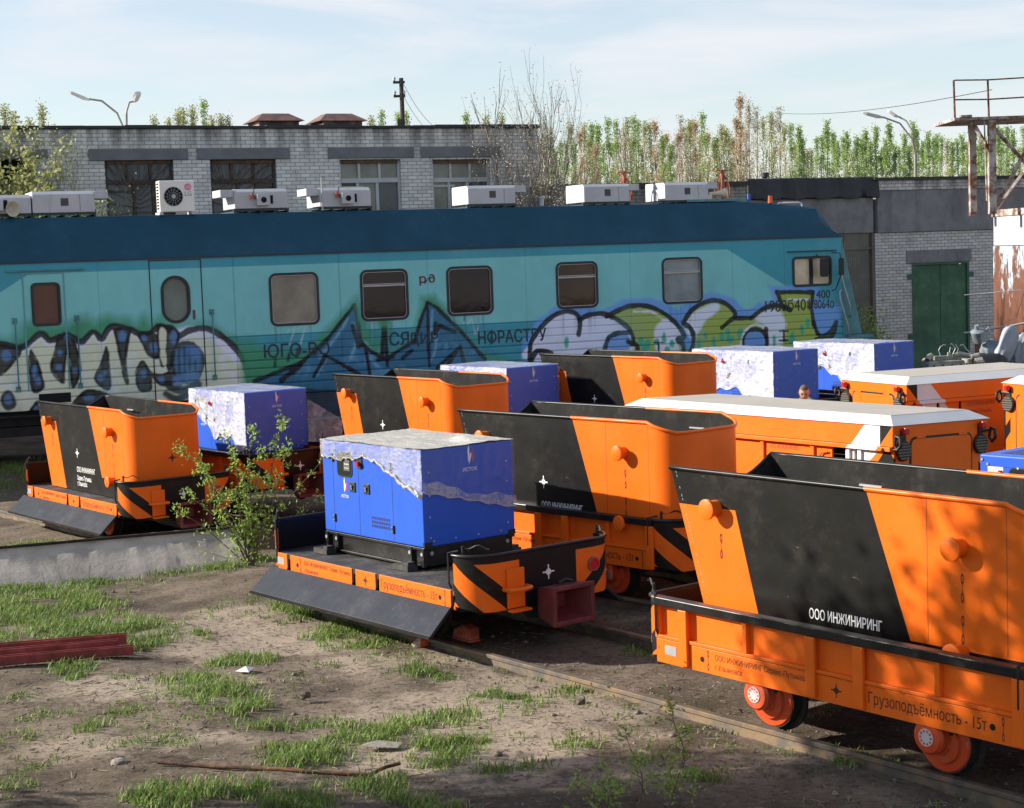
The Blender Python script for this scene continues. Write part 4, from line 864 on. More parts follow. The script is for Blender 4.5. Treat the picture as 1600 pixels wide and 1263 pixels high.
for x0, x1 in ((-3.35, -2.05), (-1.04, 1.50), (1.74, 4.23), (5.29, 7.75), (7.95, 10.34)):
    b = B(); b.box(x0, x1, -.045, -.002, 6.665 if x0 > -2 else 6.72, 6.95); b.build('lintel', m_lintel, bq, bevel=.012)
def old_window(x0, x1, zb, zt, kind):
    f = B(); f.cur = 0
    t = .07; y0, y1 = .10, .20; zm = zt - .52
    f.box(x0 + .003, x0 + t, y0, y1, zb, zt - .012); f.box(x1 - t, x1 - .003, y0, y1, zb, zt - .012)
    f.box(x0 + t, x1 - t, y0 - .01, y1, zm - .10, zm + .02)
    for k in (1, 2): xk = x0 + (x1 - x0) * k / 3; f.box(xk - .035, xk + .035, y0 + .01, y1, zm + .02, zt - .10)
    for q in ((.42, .70) if kind == 'old' else (.30, .62)): xk = x0 + (x1 - x0) * q; f.box(xk - .04, xk + .04, y0 + .01, y1, zb, zm - .10)
    f.box(x0 + t, x0 + (x1 - x0) * .40, y0 + .012, y1, zb + .86, zb + .92)
    w = f.build('window', m_wood if kind == 'old' else m_pvc, bq)
    h = B(); h.box(x0 + t, x1 - t, .06, .21, zt - .10, zt - .013); h.build('window_head', m_woodb, w)
    g = B(); k3 = (x1 - x0 - 2 * t)
    tops = {'old': 0, 'cur': 1, 'pale': 1}[kind]
    cells = [(0, .33, zm + .02, zt - .1, tops), (.33, .66, zm + .02, zt - .1, tops), (.66, 1, zm + .02, zt - .1, tops)]
    if kind == 'old': cells += [(0, .4, zb, zm - .1, 0), (.4, .7, zb, zm - .1, 0), (.7, 1, zb, zm - .1, 2)]
    elif kind == 'cur': cells += [(0, .28, zb, zm - .1, 2), (.28, .62, zb, zm - .1, 1), (.62, 1, zb, zm - .1, 0)]
    else: cells += [(0, .3, zb, zm - .1, 1), (.3, .62, zb, zm - .1, 1), (.62, 1, zb, zm - .1, 0)]
    for a, e, c, d, mi in cells:
        g.cur = mi; g.box(x0 + t + k3 * a, x0 + t + k3 * e, .16 + .002 * mi, .175, c, d)
    g.build('pane', [m_pane_l, m_pane_p, m_pane_d], w)
    if kind == 'old':
        gr = B(); cz = zb + .75; cxm = x0 + (x1 - x0) * (.5 if x0 < 1 else .25)
        for k in range(-3, 4):
            gr.tube([(x0 + .02, .05, zm + .1 + k * .33), (cxm, .05, cz - .1 + k * .10)], .008, 4); gr.tube([(x1 - .02, .05, zm + .15 + k * .33), (cxm, .05, cz - .1 + k * .10)], .008, 4)
        for k in range(9):
            xk = x0 + .1 + k * (x1 - x0 - .2) / 8; gr.tube([(xk, .05, zt - .12), (xk + (cxm - xk) * .35, .05, zm - .1)], .008, 4)
        gr.build('window_grille', m_rust, w)
old_window(-.65, 1.11, 5.0, 6.68, 'old'); old_window(2.07, 3.85, 5.0, 6.66, 'old')
old_window(5.60, 7.36, 5.0, 6.63, 'cur'); old_window(8.28, 10.01, 5.0, 6.61, 'pale')
for q in ((-3.25, -2.44), (-6.5, -4.6)): b = B(); b.box(*q, .3, .32, 5.0, 6.72); b.build('boarded_opening', m_darkin, bq)
for k, (x0, x1) in enumerate(((3.73, 4.84), (5.53, 6.65))):
    ch = B(); ch.cur = 0; ch.box(x0, x1, 1.0, 2.1, 7.5, 7.74); c = ch.build('chimney', M('rusty_brick_stack', (.30, .17, .12), .9, var=.4, vs=5, bump=.4, fn=brick_fn((.36, .20, .14), (.2, .18, .16), .25, .08)), bq)
    cp = B(); xa, xb = x0 - .13, x1 + .13; P = [(xa, .87, 7.745), (xb, .87, 7.745), (xb, 2.23, 7.745), (xa, 2.23, 7.745), (xa + .32, 1.3, 7.97), (xb - .32, 1.3, 7.97), (xb - .32, 1.8, 7.97), (xa + .32, 1.8, 7.97)]
    cp.add(P, [(0, 1, 2, 3), (4, 5, 6, 7), (0, 1, 5, 4), (1, 2, 6, 5), (2, 3, 7, 6), (3, 0, 4, 7)]); cp.build('chimney_cap', M('rusty_sheet_cap', (.22, .12, .10), .7, .2, var=.3, vs=4), c)

# low building on the right, same line of fronts
lq = thing('low_workshop', 'low grey workshop with concrete panels, pale brick and a green gate', 'building', (11.345, 53.0, 0), (0, 0, AZT))
b = B(); wall_cells(b, -11.3, -4.62, -.3, 5.72, 0, .4, []); b.build('wall', m_brick_d, lq)
b = B(); b.box(-11.3, -4.62, -.10, 6, 5.722, 5.84); b.build('roof', m_tar, lq)
for q in ((-4.62, -.12, .03, .4, 4.22, 5.3), (-11.3, -4.63, -.02, -.002, 4.2, 5.25)): b = B(); b.box(*q); b.build('grey_panel', m_conc, lq, bevel=.02)
b = B(); n = 60
P = []; Fq = []
for i in range(n + 1):
    x = -4.62 + 4.62 * i / n; q = random.Random(i).uniform(-.02, .02); q2 = .03 * math.sin(i * .5) + q
    P += [(x, .35, 5.93 + q * .5), (x, -.06 + q, 5.90 + q), (x, -.09 + q2, 5.55 + q2 * .5), (x, -.10 + q2, 5.30 + q2), (x, .05, 5.27)]
    if i:
        o = (i - 1) * 5
        for k in range(4): Fq.append((o + k, o + 5 + k, o + 6 + k, o + k + 1))
b.add(P, Fq); b.build('roofing_felt', m_tar, lq, smooth=60)
b = B(); wall_cells(b, -.10, 6.2, -.3, 4.19, 0, .4, [(1.31, 3.38, -.3, 3.24)]); b.build('wall', m_brick_r, lq)
b = B(); wall_cells(b, -.10, 6.2, 5.50, 5.80, -.08, .4, []); b.build('cornice', m_brick_r, lq)
for q in ((-.02, 4.42), (4.46, 6.2)): b = B(); b.box(*q, -.05, .3, 4.20, 5.495); b.build('grey_panel', m_conc, lq, bevel=.02)
b = B(); b.box(-.2, 6.2, -.16, 6, 5.802, 5.88); b.build('roof', m_tar, lq)
b = B(); b.box(-1.15, -.12, .1, .3, .4, 4.215); w_ = b.build('window', M('ribbed_dull_glass', (.12, .12, .10), .4, var=.2, fn=lambda g: g.mix((g.xyz()[0] * 14).frac().sst(.35, .65), (.15, .145, .11), (.10, .10, .085))), lq)
b = B()
for x in (-1.2, -.16): b.box(x - .04, x + .04, .02, .12, .4, 4.2)
for z in (.45, 1.95, 3.75): b.box(-1.2, -.16, .04, .098, z - .03, z + .03)
b.build('window_frame', M('rust_stained_frame', (.22, .17, .14), .8, var=.3), w_)
b = B(); b.box(-4.62, -1.2, .05, .4, -.3, 4.2); b.build('wall', m_brick_d, lq)
b = B(); b.box(1.05, 3.52, -.04, -.002, 3.25, 3.62); b.build('lintel', m_conc, lq)
m_green = M('faded_green_gate_paint', (.035, .12, .06), .6, vs=1.5, var=.3, dirt=.25, fn=lambda g: g.mix(g.noise(3, 7, .7).sst(.62, .70) * .5, (.05, .16, .085), (.2, .22, .12)))
b = B(); b.box(1.33, 2.34, .03, .09, .0, 3.16); dr = b.build('door_leaf', m_green, lq, bevel=.01)
b = B(); b.box(2.355, 3.36, .03, .09, .0, 3.16); b.build('door_leaf', m_green, lq, bevel=.01)
b = B(); b.box(-11.3, 6.2, 5.7, 5.95, -.3, 5.70); b.box(-11.3, -11.1, .41, 5.69, -.3, 5.70); b.box(6.0, 6.2, .41, 5.69, -.3, 5.70); b.build('rear_wall', m_brick_d, lq)
b = B(); b.box(1.25, 1.33, -.02, .1, .0, 3.24); b.box(3.36, 3.44, -.02, .1, .0, 3.24); b.box(1.33, 3.36, -.02, .1, 3.17, 3.24)
for z in (2.75, .9):
    b.box(1.08, 1.25, -.03, -.004, z, z + .16); b.box(3.44, 3.61, -.03, -.004, z, z + .16)
b.build('door_frame', m_green, dr)
b = B(); b.cyl((-3.04, 1.5, 5.8), (-3.04, 1.5, 6.12), .07); b.cyl((-3.04, 1.5, 6.02), (-3.04, 1.5, 6.16), .13, .12); b.build('vent_pipe', m_tar, lq)
# ---------------------------------------------------------------- the railcar
TS0, TS1 = -6.0, 20.82
tr = thing('railcar', 'teal and navy service railcar covered in graffiti along the yard', 'railcar', (-10.543, 35.47, 0), (0, 0, AZT))
ds = .016
ss = np.arange(TS0, TS1 + ds / 2, ds); zz = np.arange(1.05, 4.12 + ds / 2, ds)
GS, GZ2 = np.meshgrid(ss, zz)
TW = {'light': (.30, .60, .62), 'mid': (.085, .33, .46)}
LITC, MIDC = np.array((.205, .58, .585)), np.array((.05, .33, .42))
inl = (GZ2 < 3.88) & (GZ2 > 2.37) & (GZ2 < 3.88 - (GS - 17.45) * .575) & (GZ2 < 3.88 - (.75 - GS) * .60)
col = np.where(inl[..., None], LITC, MIDC).astype(float)
low = np.clip((2.37 - GZ2) / 1.2, 0, 1)[..., None]
col *= 1 - .12 * low
def vnoise(S, Z, sc_, seed):
    r = np.random.default_rng(seed); g = r.random((160, 160)); x = S * sc_ + 50; y = Z * sc_ + 50
    xi, yi = np.floor(x).astype(int) % 159, np.floor(y).astype(int) % 159; fx, fy = x - np.floor(x), y - np.floor(y)
    fx, fy = fx * fx * (3 - 2 * fx), fy * fy * (3 - 2 * fy)
    return (g[yi, xi] * (1 - fx) + g[yi, xi + 1] * fx) * (1 - fy) + (g[yi + 1, xi] * (1 - fx) + g[yi + 1, xi + 1] * fx) * fy
nz_ = vnoise(GS, GZ2 * .5, 1.3, 1) * .5 + vnoise(GS, GZ2, 4, 2) * .3 + vnoise(GS * 3, GZ2, 5, 3) * .2
col *= (1 + (nz_ - .5) * .22)[..., None]
wob = (vnoise(GS, GZ2, 6, 5) - .5) * .05 + (vnoise(GS, GZ2, 18, 6) - .5) * .025
def smooth_path(p, closed, n=6):
    p = np.array(p, float); N = len(p); out = []
    rngk = range(N if closed else N - 1)
    for i in rngk:
        if closed: a, b_, c, d = p[i - 1], p[i], p[(i + 1) % N], p[(i + 2) % N]
        else: a, b_, c, d = p[max(i - 1, 0)], p[i], p[i + 1], p[min(i + 2, N - 1)]
        for k in range(n):
            t = k / n; out.append(.5 * ((2 * b_) + (c - a) * t + (2 * a - 5 * b_ + 4 * c - d) * t * t + (3 * b_ - a - 3 * c + d) * t ** 3))
    if not closed: out.append(p[-1])
    return np.array(out)
def seg_dist(S, Z, P, closed):
    d = np.full(S.shape, 1e9); N = len(P)
    for i in range(N if closed else N - 1):
        a, c = P[i], P[(i + 1) % N]; v = c - a; L = v @ v + 1e-9
        t = np.clip(((S - a[0]) * v[0] + (Z - a[1]) * v[1]) / L, 0, 1)
        d = np.minimum(d, (S - a[0] - t * v[0]) ** 2 + (Z - a[1] - t * v[1]) ** 2)
    return np.sqrt(d)
def spray(ty, pts, color, soft, curve, op, wd):
    closed = ty == 'f'; P = np.array(pts, float)
    if curve and len(P) > 2: P = smooth_path(P, closed, 5)
    pad = soft + wd + .1
    i0, i1 = np.searchsorted(ss, [P[:, 0].min() - pad, P[:, 0].max() + pad]); k0, k1 = np.searchsorted(zz, [P[:, 1].min() - pad, P[:, 1].max() + pad])
    if i1 <= i0 or k1 <= k0: return
    S, Z = GS[k0:k1, i0:i1], GZ2[k0:k1, i0:i1]
    d = seg_dist(S, Z, P, closed)
    if closed:
        ins = np.zeros(S.shape, bool); N = len(P)
        for i in range(N):
            a, c = P[i], P[(i + 1) % N]
            cond = (a[1] > Z) != (c[1] > Z)
            xi = a[0] + (Z - a[1]) * (c[0] - a[0]) / (c[1] - a[1] + 1e-12)
            ins ^= cond & (S < xi)
        d = np.where(ins, -d, d)
    else: d = d - wd / 2
    d = d + wob[k0:k1, i0:i1] * min(1, .3 + soft * 8)
    al = np.clip(.5 - d / soft, 0, 1) * op
    al *= 1 - .12 * nz_[k0:k1, i0:i1]
    sub = col[k0:k1, i0:i1]; sub += (np.array(color) - sub) * al[..., None]
for q in GRAF: spray(*q)
# rows of pressed grooves below the windows
dy = np.zeros(GS.shape)
for zg in np.arange(1.28, 2.36, .178):
    gr_ = np.abs(GZ2 - zg) < .012
    dy[gr_] = .014; col[gr_] *= .62
for sx_ in (2.15, 5.05, 7.45, 9.55, 12.0, 14.75, 17.6, 19.1):
    q_ = np.abs(GS - sx_) < .010; col[q_] *= .72
for a_, e_ in ((5.9, 6.9), (8.0, 9.0), (10.1, 11.1), (12.85, 13.8), (15.7, 16.7)):
    q_ = np.clip((2.6 - GZ2) / .1, 0, 1) * np.clip((GZ2 - 1.9) / .7, 0, 1) * ((GS > a_) & (GS < e_)) * np.clip((vnoise(GS * 6, GZ2 * .3, 3, 12) - .55) * 3, 0, 1); col *= (1 - .45 * q_)[..., None]
# drips and grime along the bottom edge
dr_ = np.clip((1.5 - GZ2) / .5, 0, 1) * vnoise(GS * 4, GZ2 * .4, 3, 9); col *= (1 - .35 * dr_)[..., None]
DOORS = {'sliding_door': (.60, 1.42, 1.06, 3.86), 'plug_door': (3.24, 4.33, 1.06, 4.05)}
WIN = [(5.85, 6.94, 2.56, 3.68), (7.95, 9.05, 2.57, 3.68), (10.03, 11.14, 2.59, 3.68), (12.80, 13.86, 2.63, 3.69), (15.64, 16.72, 2.62, 3.70)]
OPEN = [(a, b_, c, d, .14) for a, b_, c, d in WIN] + [(.78, 1.33, 2.81, 3.66, .08), (3.48, 4.05, 2.74, 3.70, .28), (19.37, 20.48, 2.90, 3.60, .08)]
def rr_d(S, Z, o):
    a, b_, c, d, r = o; cx, cz = (a + b_) / 2, (c + d) / 2
    qx = np.abs(S - cx) - ((b_ - a) / 2 - r); qz = np.abs(Z - cz) - ((d - c) / 2 - r)
    return np.hypot(np.maximum(qx, 0), np.maximum(qz, 0)) + np.minimum(np.maximum(qx, qz), 0) - r
Vt = np.stack([GS.ravel(), dy.ravel(), GZ2.ravel()], 1)
nx, ny = len(ss), len(zz)
ii = (np.arange(ny - 1)[:, None] * nx + np.arange(nx - 1)[None]).ravel()
Ft = np.stack([ii, ii + 1, ii + nx + 1, ii + nx], 1)
cs, cz = GS.ravel()[ii] + ds / 2, GZ2.ravel()[ii] + ds / 2
keep = np.ones(len(ii), bool)
for o_ in OPEN: keep &= rr_d(cs, cz, o_) > .012
Ft = Ft[keep]
mt = bpy.data.materials.new('painted_railcar_side'); mt.use_nodes = True
g_ = NT(mt.node_tree); pz = mt.node_tree.nodes['Principled BSDF']
fine = g_.noise(7, 8, .7); blot = g_.noise(.8, 7, .65, stretch=(1, 1, .5))
c_ = g_.mix(blot.sst(.50, .70) * .30, g_.attr('paint', True), (.17, .38, .44))
c_ = g_.mix(fine.sst(.58, .72) * .22, c_, (.12, .15, .15))
mt.node_tree.links.new(c_, pz.inputs['Base Color']); pz.inputs['Roughness'].default_value = .42; pz.inputs['Specular IOR Level'].default_value = .3
bn = mt.node_tree.nodes.new('ShaderNodeBump'); bn.inputs['Strength'].default_value = .25; bn.inputs['Distance'].default_value = .02
mt.node_tree.links.new(g_.noise(1.6, 3, .5).v, bn.inputs['Height']); mt.node_tree.links.new(bn.outputs[0], pz.inputs['Normal'])
body = np_mesh('body', Vt, Ft, mt, tr, {'paint': ('FLOAT_COLOR', np.concatenate([col.reshape(-1, 3), np.ones((col.shape[0] * col.shape[1], 1))], 1))})
m_navy = M('navy_roof_paint', (.008, .070, .125), .42, vs=.9, var=.16, bump=.12, bs=2, dirt=.05, spec=.25)
m_navy2 = M('dark_skirt_paint', (.012, .04, .075), .5, vs=2, var=.3, dirt=.2)
m_tealp = M('teal_nose_paint', (.075, .27, .30), .45, vs=2, var=.25, dirt=.1)
m_bogie = M('grimy_underframe', (.018, .017, .016), .85, vs=4, var=.4)
# roof: slanted side, rounded top, chamfered cab end
prof = [(-.015, 4.10), (.0, 4.14), (.10, 4.45), (.24, 4.82), (.36, 5.03), (.70, 5.045), (1.5, 5.05), (2.3, 5.045), (2.64, 5.03), (3.0, 4.14), (3.015, 4.10)]
secs = [(TS0, 9), (18.2, 9), (19.0, 4.97), (19.7, 4.91), (20.25, 4.86), (20.84, 4.15)]
P = []; Fq = []; n = len(prof)
for s_, zc in secs:
    for y_, z_ in prof: P.append((s_, min(y_, 3.1 if s_ < 19.5 else (2.0 if s_ < 20 else (1.2 if s_ < 20.5 else .25))) if zc < 9 else y_, min(z_, zc)))
for k in range(len(secs) - 1):
    for i in range(n - 1): Fq.append((k * n + i, (k + 1) * n + i, (k + 1) * n + i + 1, k * n + i + 1))
b = B(); b.add(P, Fq); roof = b.build('roof', m_navy, tr, smooth=25)
b = B(); b.box(TS0, 20.83, -.03, -.005, 4.085, 4.125); b.build('roof_gutter', M('dark_gutter', (.012, .03, .05), .5), tr)
b = B(); b.box(TS0, 20.8, .05, 2.99, 1.06, 1.10); b.box(TS0, 20.8, 2.97, 3.0, 1.06, 4.1); b.build('floor_and_far_side', m_navy2, tr)
b = B(); b.box(4.42, 19.2, .06, .5, .36, 1.045); b.build('skirt', m_navy2, tr, bevel=.02)
b = B(); b.box(4.5, 9.5, .05, .058, .42, .46); b.build('skirt_stripe', M('green_spray_stripe', (.03, .22, .17), .5), tr)
# cab nose
b = B()
P = [(20.82, 0, 4.13), (20.82, 3, 4.13), (21.42, 3, 1.62), (21.42, 0, 1.62), (20.82, 0, 1.06), (20.82, 3, 1.06), (21.42, 3, 1.06), (21.42, 0, 1.06)]
b.add(P, [(0, 1, 2, 3), (3, 2, 6, 7), (0, 3, 7, 4), (1, 5, 6, 2), (4, 7, 6, 5)]); b.build('cab_nose', m_tealp, tr, bevel=.03)
b = B(); b.box(20.9, 21.75, -.03, 3.03, 1.50, 1.60); b.box(20.9, 21.7, .0, 3.0, 1.06, 1.49); b.build('nose_step', m_tealp, tr)
b = B(); b.box(20.95, 21.74, -.035, 1.2, 1.605, 1.615); b.build('step_tread', m_rubber, tr)
b = B()
for (x0, z0, x1, z1) in ((21.05, 2.05, 21.42, 3.25), (20.98, 1.55, 21.10, 2.75)):
    b.tube([(x0, -.02, z0), (x0 - .05, -.09, z0 + .05), (x0 - .08, -.10, z0 + .3), (x0 - .30, -.10, z1 - .2), (x0 - .30, -.09, z1 - .04), (x0 - .22, -.06, z1)], .022, 8)
b.build('nose_handrail', m_galv, tr, smooth=60)
# windows
def rr(a, b_, c, d, r, n=6):
    pts = []
    for (x, z, t0) in ((b_ - r, d - r, 0), (a + r, d - r, 90), (a + r, c + r, 180), (b_ - r, c + r, 270)):
        for k in range(n + 1):
            t = R(t0 + 90 * k / n); pts.append((x + r * math.cos(t), z + r * math.sin(t)))
    return pts
def ring(b, o_, w_in, w_out, y0, y1):
    a, c_, z0, z1, r = o_
    I = rr(a + w_in, c_ - w_in, z0 + w_in, z1 - w_in, max(r - w_in, .01)); O = rr(a - w_out, c_ + w_out, z0 - w_out, z1 + w_out, r + w_out); n = len(I)
    Pq = [(x, y0, z) for x, z in I] + [(x, y0, z) for x, z in O] + [(x, y1, z) for x, z in I] + [(x, y1, z) for x, z in O]; Fz = []
    for i in range(n):
        j = (i + 1) % n
        Fz += [(i, j, n + j, n + i), (2 * n + i, 2 * n + j, j, i), (n + i, n + j, 3 * n + j, 3 * n + i)]
    b.add(Pq, Fz)
m_seal = M('black_window_seal', (.012, .013, .017), .45)
m_alu = M('dull_aluminium', (.42, .40, .42), .35, .6)
GL = [glassy('beige_lit_pane', (.30, .27, .22), .03), glassy('dark_plum_pane', (.022, .012, .014), .03), glassy('dark_plum_pane', (.018, .010, .012), .03), glassy('brown_pane', (.060, .030, .020), .03), glassy('grey_pane', (.26, .31, .33), .08)]
def pane(o_, mat, y=.035):
    b = B(); pts = rr(*o_[:4], o_[4]); b.poly([(x, y, z) for x, z in pts], (0, .01, 0)); return b
for k, o_ in enumerate(OPEN[:5]):
    b = B(); ring(b, o_, .035, .022, -.018, .03); w_ = b.build('window', m_seal, tr, bevel=.004)
    pane(o_, None).build('pane', GL[k], w_)
    a, c_, z0, z1, r = o_
    b = B(); ring(b, (a + .035, c_ - .035, z0 + .035, z1 - .035, .11), .012, 0, -.004, .03)
    if k in (1, 3, 4): b.box(a + .04, c_ - .04, -.006, .03, z1 - .36, z1 - .33); b.box(a + .04, c_ - .04, -.004, .03, z1 - .315, z1 - .30)
    b.build('sash', m_alu, w_)
def grooved(x0, x1, z0, z1, name, mat, t=.016):
    b = B(); b.box(x0 - t, x0, -.010, .002, z0, z1); b.box(x1, x1 + t, -.010, .002, z0, z1); b.box(x0 - t, x1 + t, -.012, .002, z1, z1 + t); return b.build(name, mat, tr)
d1 = grooved(3.24, 4.33, 1.08, 4.05, 'door', m_seal, .022)
b = B(); ring(b, OPEN[6], .03, .03, -.02, .03); w_ = b.build('window', m_seal, d1); pane(OPEN[6], None).build('pane', glassy('greenish_pane', (.16, .21, .19), .04), w_)
b = B(); b.box(4.12, 4.17, -.02, -.001, 2.78, 2.98); b.build('handle', M('red_brown_handle', (.16, .05, .06), .5), d1)
m_doorframe = M('teal_door_frame', (.12, .36, .42), .5)
d2 = grooved(.62, 1.42, 1.45, 3.86, 'door', m_doorframe, .03)
b = B(); ring(b, OPEN[5], .025, .025, -.02, .03); w_ = b.build('window', m_seal, d2); pane(OPEN[5], None).build('pane', glassy('rust_brown_pane', (.12, .04, .025), .04), w_)
b = B(); b.box(.28, 1.86, -.05, -.002, 3.925, 3.955); b.build('door_rail', m_tealp, tr)
b = B(); b.box(.80, 1.45, -.012, -.002, 1.18, 1.38); b.build('vent_slot', m_darkin, tr)
b = B()
for x in (.40, 1.66, 4.53):
    b = B(); b.tube([(x, -.03, 1.55), (x, -.07, 1.6), (x, -.07, 2.85), (x, -.03, 2.92)], .016, 6); b.box(x - .05, x + .05, -.02, -.001, 1.45, 1.56); b.box(x - .05, x + .05, -.02, -.001, 2.86, 2.98); b.build('grab_rail', m_tealp, tr)
b = B(); ring(b, OPEN[7], .03, .03, -.02, .03); b.box(19.86, 19.94, -.021, .03, 2.92, 3.58); w_ = b.build('cab_window', m_seal, tr)
pane(OPEN[7], None).build('pane', glassy('cream_lit_pane', (.80, .66, .46), .05), w_)
b = B(); b.box(19.2, 20.65, -.05, -.002, 3.745, 3.77); b.build('window_drip_rail', m_letter_dim, tr)
b = B()
b.tube([(20.55, -.02, 3.7), (20.6, -.25, 3.68), (20.62, -.3, 3.2), (20.55, -.12, 2.78), (20.5, -.02, 2.74)], .014, 6)
b.tube([(20.05, -.02, 3.66), (20.05, -.18, 3.6), (20.1, -.2, 3.5)], .012, 6)
mr = b.build('mirror_arm', m_rubber, tr, smooth=60)
b = B(); b.poly([(x, -.27, z) for x, z in rr(19.98, 20.24, 3.10, 3.56, .06)], (.03, .05, 0)); b.build('mirror', m_rubber, tr); b = B(); b.poly([(x, -.33, z) for x, z in rr(20.50, 20.66, 3.12, 3.56, .05)], (.03, .05, 0)); b.build('mirror', m_rubber, tr)
# writing on the side
b = B()
def tx(body, s, z, size, off=.015, sx=.95, bb=None, shear=0): (bb or b).text(body, size, (s, -.006, z), (1, 0, 0), (0, 0, 1), off, 'LEFT', sx, shear)
for q in (('ЮГО-ВО', 5.62, 1.86, .40, .015, .95), ('СЯ', 8.55, 1.98, .40, .015, .95), ('ДИР', 9.02, 1.98, .36, .015, .95), ('НФРАСТРУ', 10.72, 1.90, .40, .015, .80)): b = B(); tx(*q); b.build('lettering', m_letter_dim, tr)
b = B(); tx('400', 20.03, 2.56, .30, .01); b.build('number', m_letter_dim, tr)
b = B(); tx('1980б401', 18.45, 2.28, .42, -.004, .85); b.build('scrawled_number', m_seal, tr); b = B(); tx('198064о', 19.72, 2.30, .34, -.004, .70); b.build('scrawled_number', m_seal, tr)
b = B()
m_rzd = M('dark_red_emblem', (.14, .02, .03), .5)
tx('р', 9.33, 3.36, .27, .02, 1.2); tx('/', 9.47, 3.34, .22, .02, 1.0, None, .5); tx('∂', 9.56, 3.36, .25, .02, 1.2)
b.build('emblem', m_rzd, tr)
b = B()
for x0, x1 in ((5.40, 5.50), (11.85, 11.93)): b.poly([(x0, -.012, 2.2), (x1, -.012, 2.2), (x1 + .22, -.012, 1.78), (x0 + .22, -.012, 1.78)], (0, .01, 0))
# roof equipment
m_box = M('pale_grey_unit_casing', (.52, .53, .56), .45, vs=1.5, var=.12, bump=.1, bs=4, dirt=.15)
m_frame = M('dark_green_bracket', (.015, .045, .05), .6)
def roof_unit(x0, x1, z0=5.14, z1=5.56, side=1, fan=False, y0=.42):
    b = B(); y1 = y0 + 1.0
    P = [(x0, y0, z0), (x1, y0, z0), (x1, y1, z0), (x0, y1, z0), (x0, y0, z1 - .07), (x1, y0, z1 - .07), (x1, y1, z1 - .07), (x0, y1, z1 - .07), (x0 + .01, y0 + .10, z1), (x1 - .01, y0 + .10, z1), (x1 - .01, y1, z1), (x0 + .01, y1, z1)]
    b.add(P, [(0, 1, 5, 4), (1, 2, 6, 5), (2, 3, 7, 6), (3, 0, 4, 7), (4, 5, 9, 8), (5, 6, 10, 9), (7, 4, 8, 11), (6, 7, 11, 10), (8, 9, 10, 11), (0, 3, 2, 1)])
    u = b.build('air_conditioner', m_box, tr, bevel=.012)
    b = B(); xs_ = x1 if side > 0 else x0 - .30
    b.box(xs_ + .002, xs_ + .30, y0 + .05, y0 + .75, z1 - .17, z1 - .01); b.build('intake_hood', m_box, u, bevel=.008)
    b = B(); b.box(x0 - .03, x1 + .03, y0 + .02, y0 + .08, z0 - .05, z0 - .003)
    for q in np.linspace(x0, x1, 5): b.box(q - .02, q + .02, y0 + .02, y0 + 1.2, z0 - .18, z0 - .05)
    b.build('mounting_frame', m_frame, u)
    b = B(); xm = x0 + (x1 - x0) * .5
    if fan:
        b.box(xm - .13, xm + .16, y0 - .16, y0 - .002, z0 + .06, z0 + .30); fb = b.build('fan_box', m_box, u, bevel=.006)
        b = B(); b.cyl((xm + .015, y0 - .163, z0 + .18), (xm + .015, y0 - .150, z0 + .18), .065); b.box(xm + .18, xm + .26, y0 - .02, y0 - .003, z0 + .1, z0 + .28); b.build('fan_opening', m_darkin, fb)
        b = B(); b.tube([(xm - .16, y0 - .05, z0 + .45), (xm - .2, y0 - .06, z0 + .3), (xm - .14, y0 - .06, z0 + .2)], .012, 5); b.build('cable', m_rubber, u)
        b = B(); b.cyl((xm - .22, y0 - .06, z0 + .2), (xm - .22, y0 - .06, z0 + .33), .03); b.build('valve', M('orange_red_valve', (.5, .08, .03), .5), u)
    else:
        b.box(xm - .06, xm + .10, y0 - .004, y0 + .02, z0 + .14, z0 + .30); b.build('vent_opening', M('grey_brown_louvre', (.07, .065, .07), .6), u)
        b = B(); b.box(x0 + (x1 - x0) * .76, x0 + (x1 - x0) * .765, y0 - .003, y0, z0 + .02, z1 - .08); b.build('panel_seam', m_seal, u)
roof_unit(-.55, .93, 5.13, 5.52, -1, True); roof_unit(.96, 2.24, 5.13, 5.58, 1)
roof_unit(5.27, 6.47, 5.13, 5.56, -1, True); roof_unit(7.22, 8.42, 5.13, 5.56, -1, True)
roof_unit(10.80, 12.0, 5.12, 5.55, 1); roof_unit(13.80, 15.02, 5.11, 5.54, 1); roof_unit(16.0, 17.22, 5.11, 5.55, 1)
# white outdoor unit with fan, letters and round mark
b = B(); b.box(3.60, 4.36, .30, .62, 5.09, 5.76); ac = b.build('air_conditioner', M('cream_white_casing', (.80, .78, .72), .4, var=.04), tr, bevel=.02)
b = B(); b.cyl((3.90, .292, 5.42), (3.90, .31, 5.42), .205, n=32); fg = b.build('fan_opening', m_darkin, ac)
b = B()
for k in range(14):
    t = k * math.pi / 7; b.tube([(3.90, .285, 5.42), (3.90 + .1 * math.cos(t + .15), .284, 5.42 + .1 * math.sin(t + .15)), (3.90 + .2 * math.cos(t), .285, 5.42 + .2 * math.sin(t))], .004, 4)
b.cyl((3.90, .275, 5.42), (3.90, .292, 5.42), .045)
for r_ in (.2, .14, .09): b.tube([(3.90 + r_ * math.cos(t), .286, 5.42 + r_ * math.sin(t)) for t in np.linspace(0, 2 * math.pi, 25)[:-1]], .003, 4, closed=True)
b.build('fan_grille', m_galv, fg)
b = B(); b.cyl((4.22, .294, 5.62), (4.22, .298, 5.62), .075, n=24); lg = b.build('badge', M('pink_round_badge', (.72, .22, .36), .5), ac)
b = B(); b.text('LG', .085, (4.175, .2935, 5.59), (1, 0, 0), (0, 0, 1), .0); b.build('badge_letters', m_letter_white, lg)
b = B(); b.text('LG', .13, (4.14, .2965, 5.43), (1, 0, 0), (0, 0, 1), .004); b.build('lettering', M('grey_lettering', (.22, .24, .26), .5), ac)
b = B()
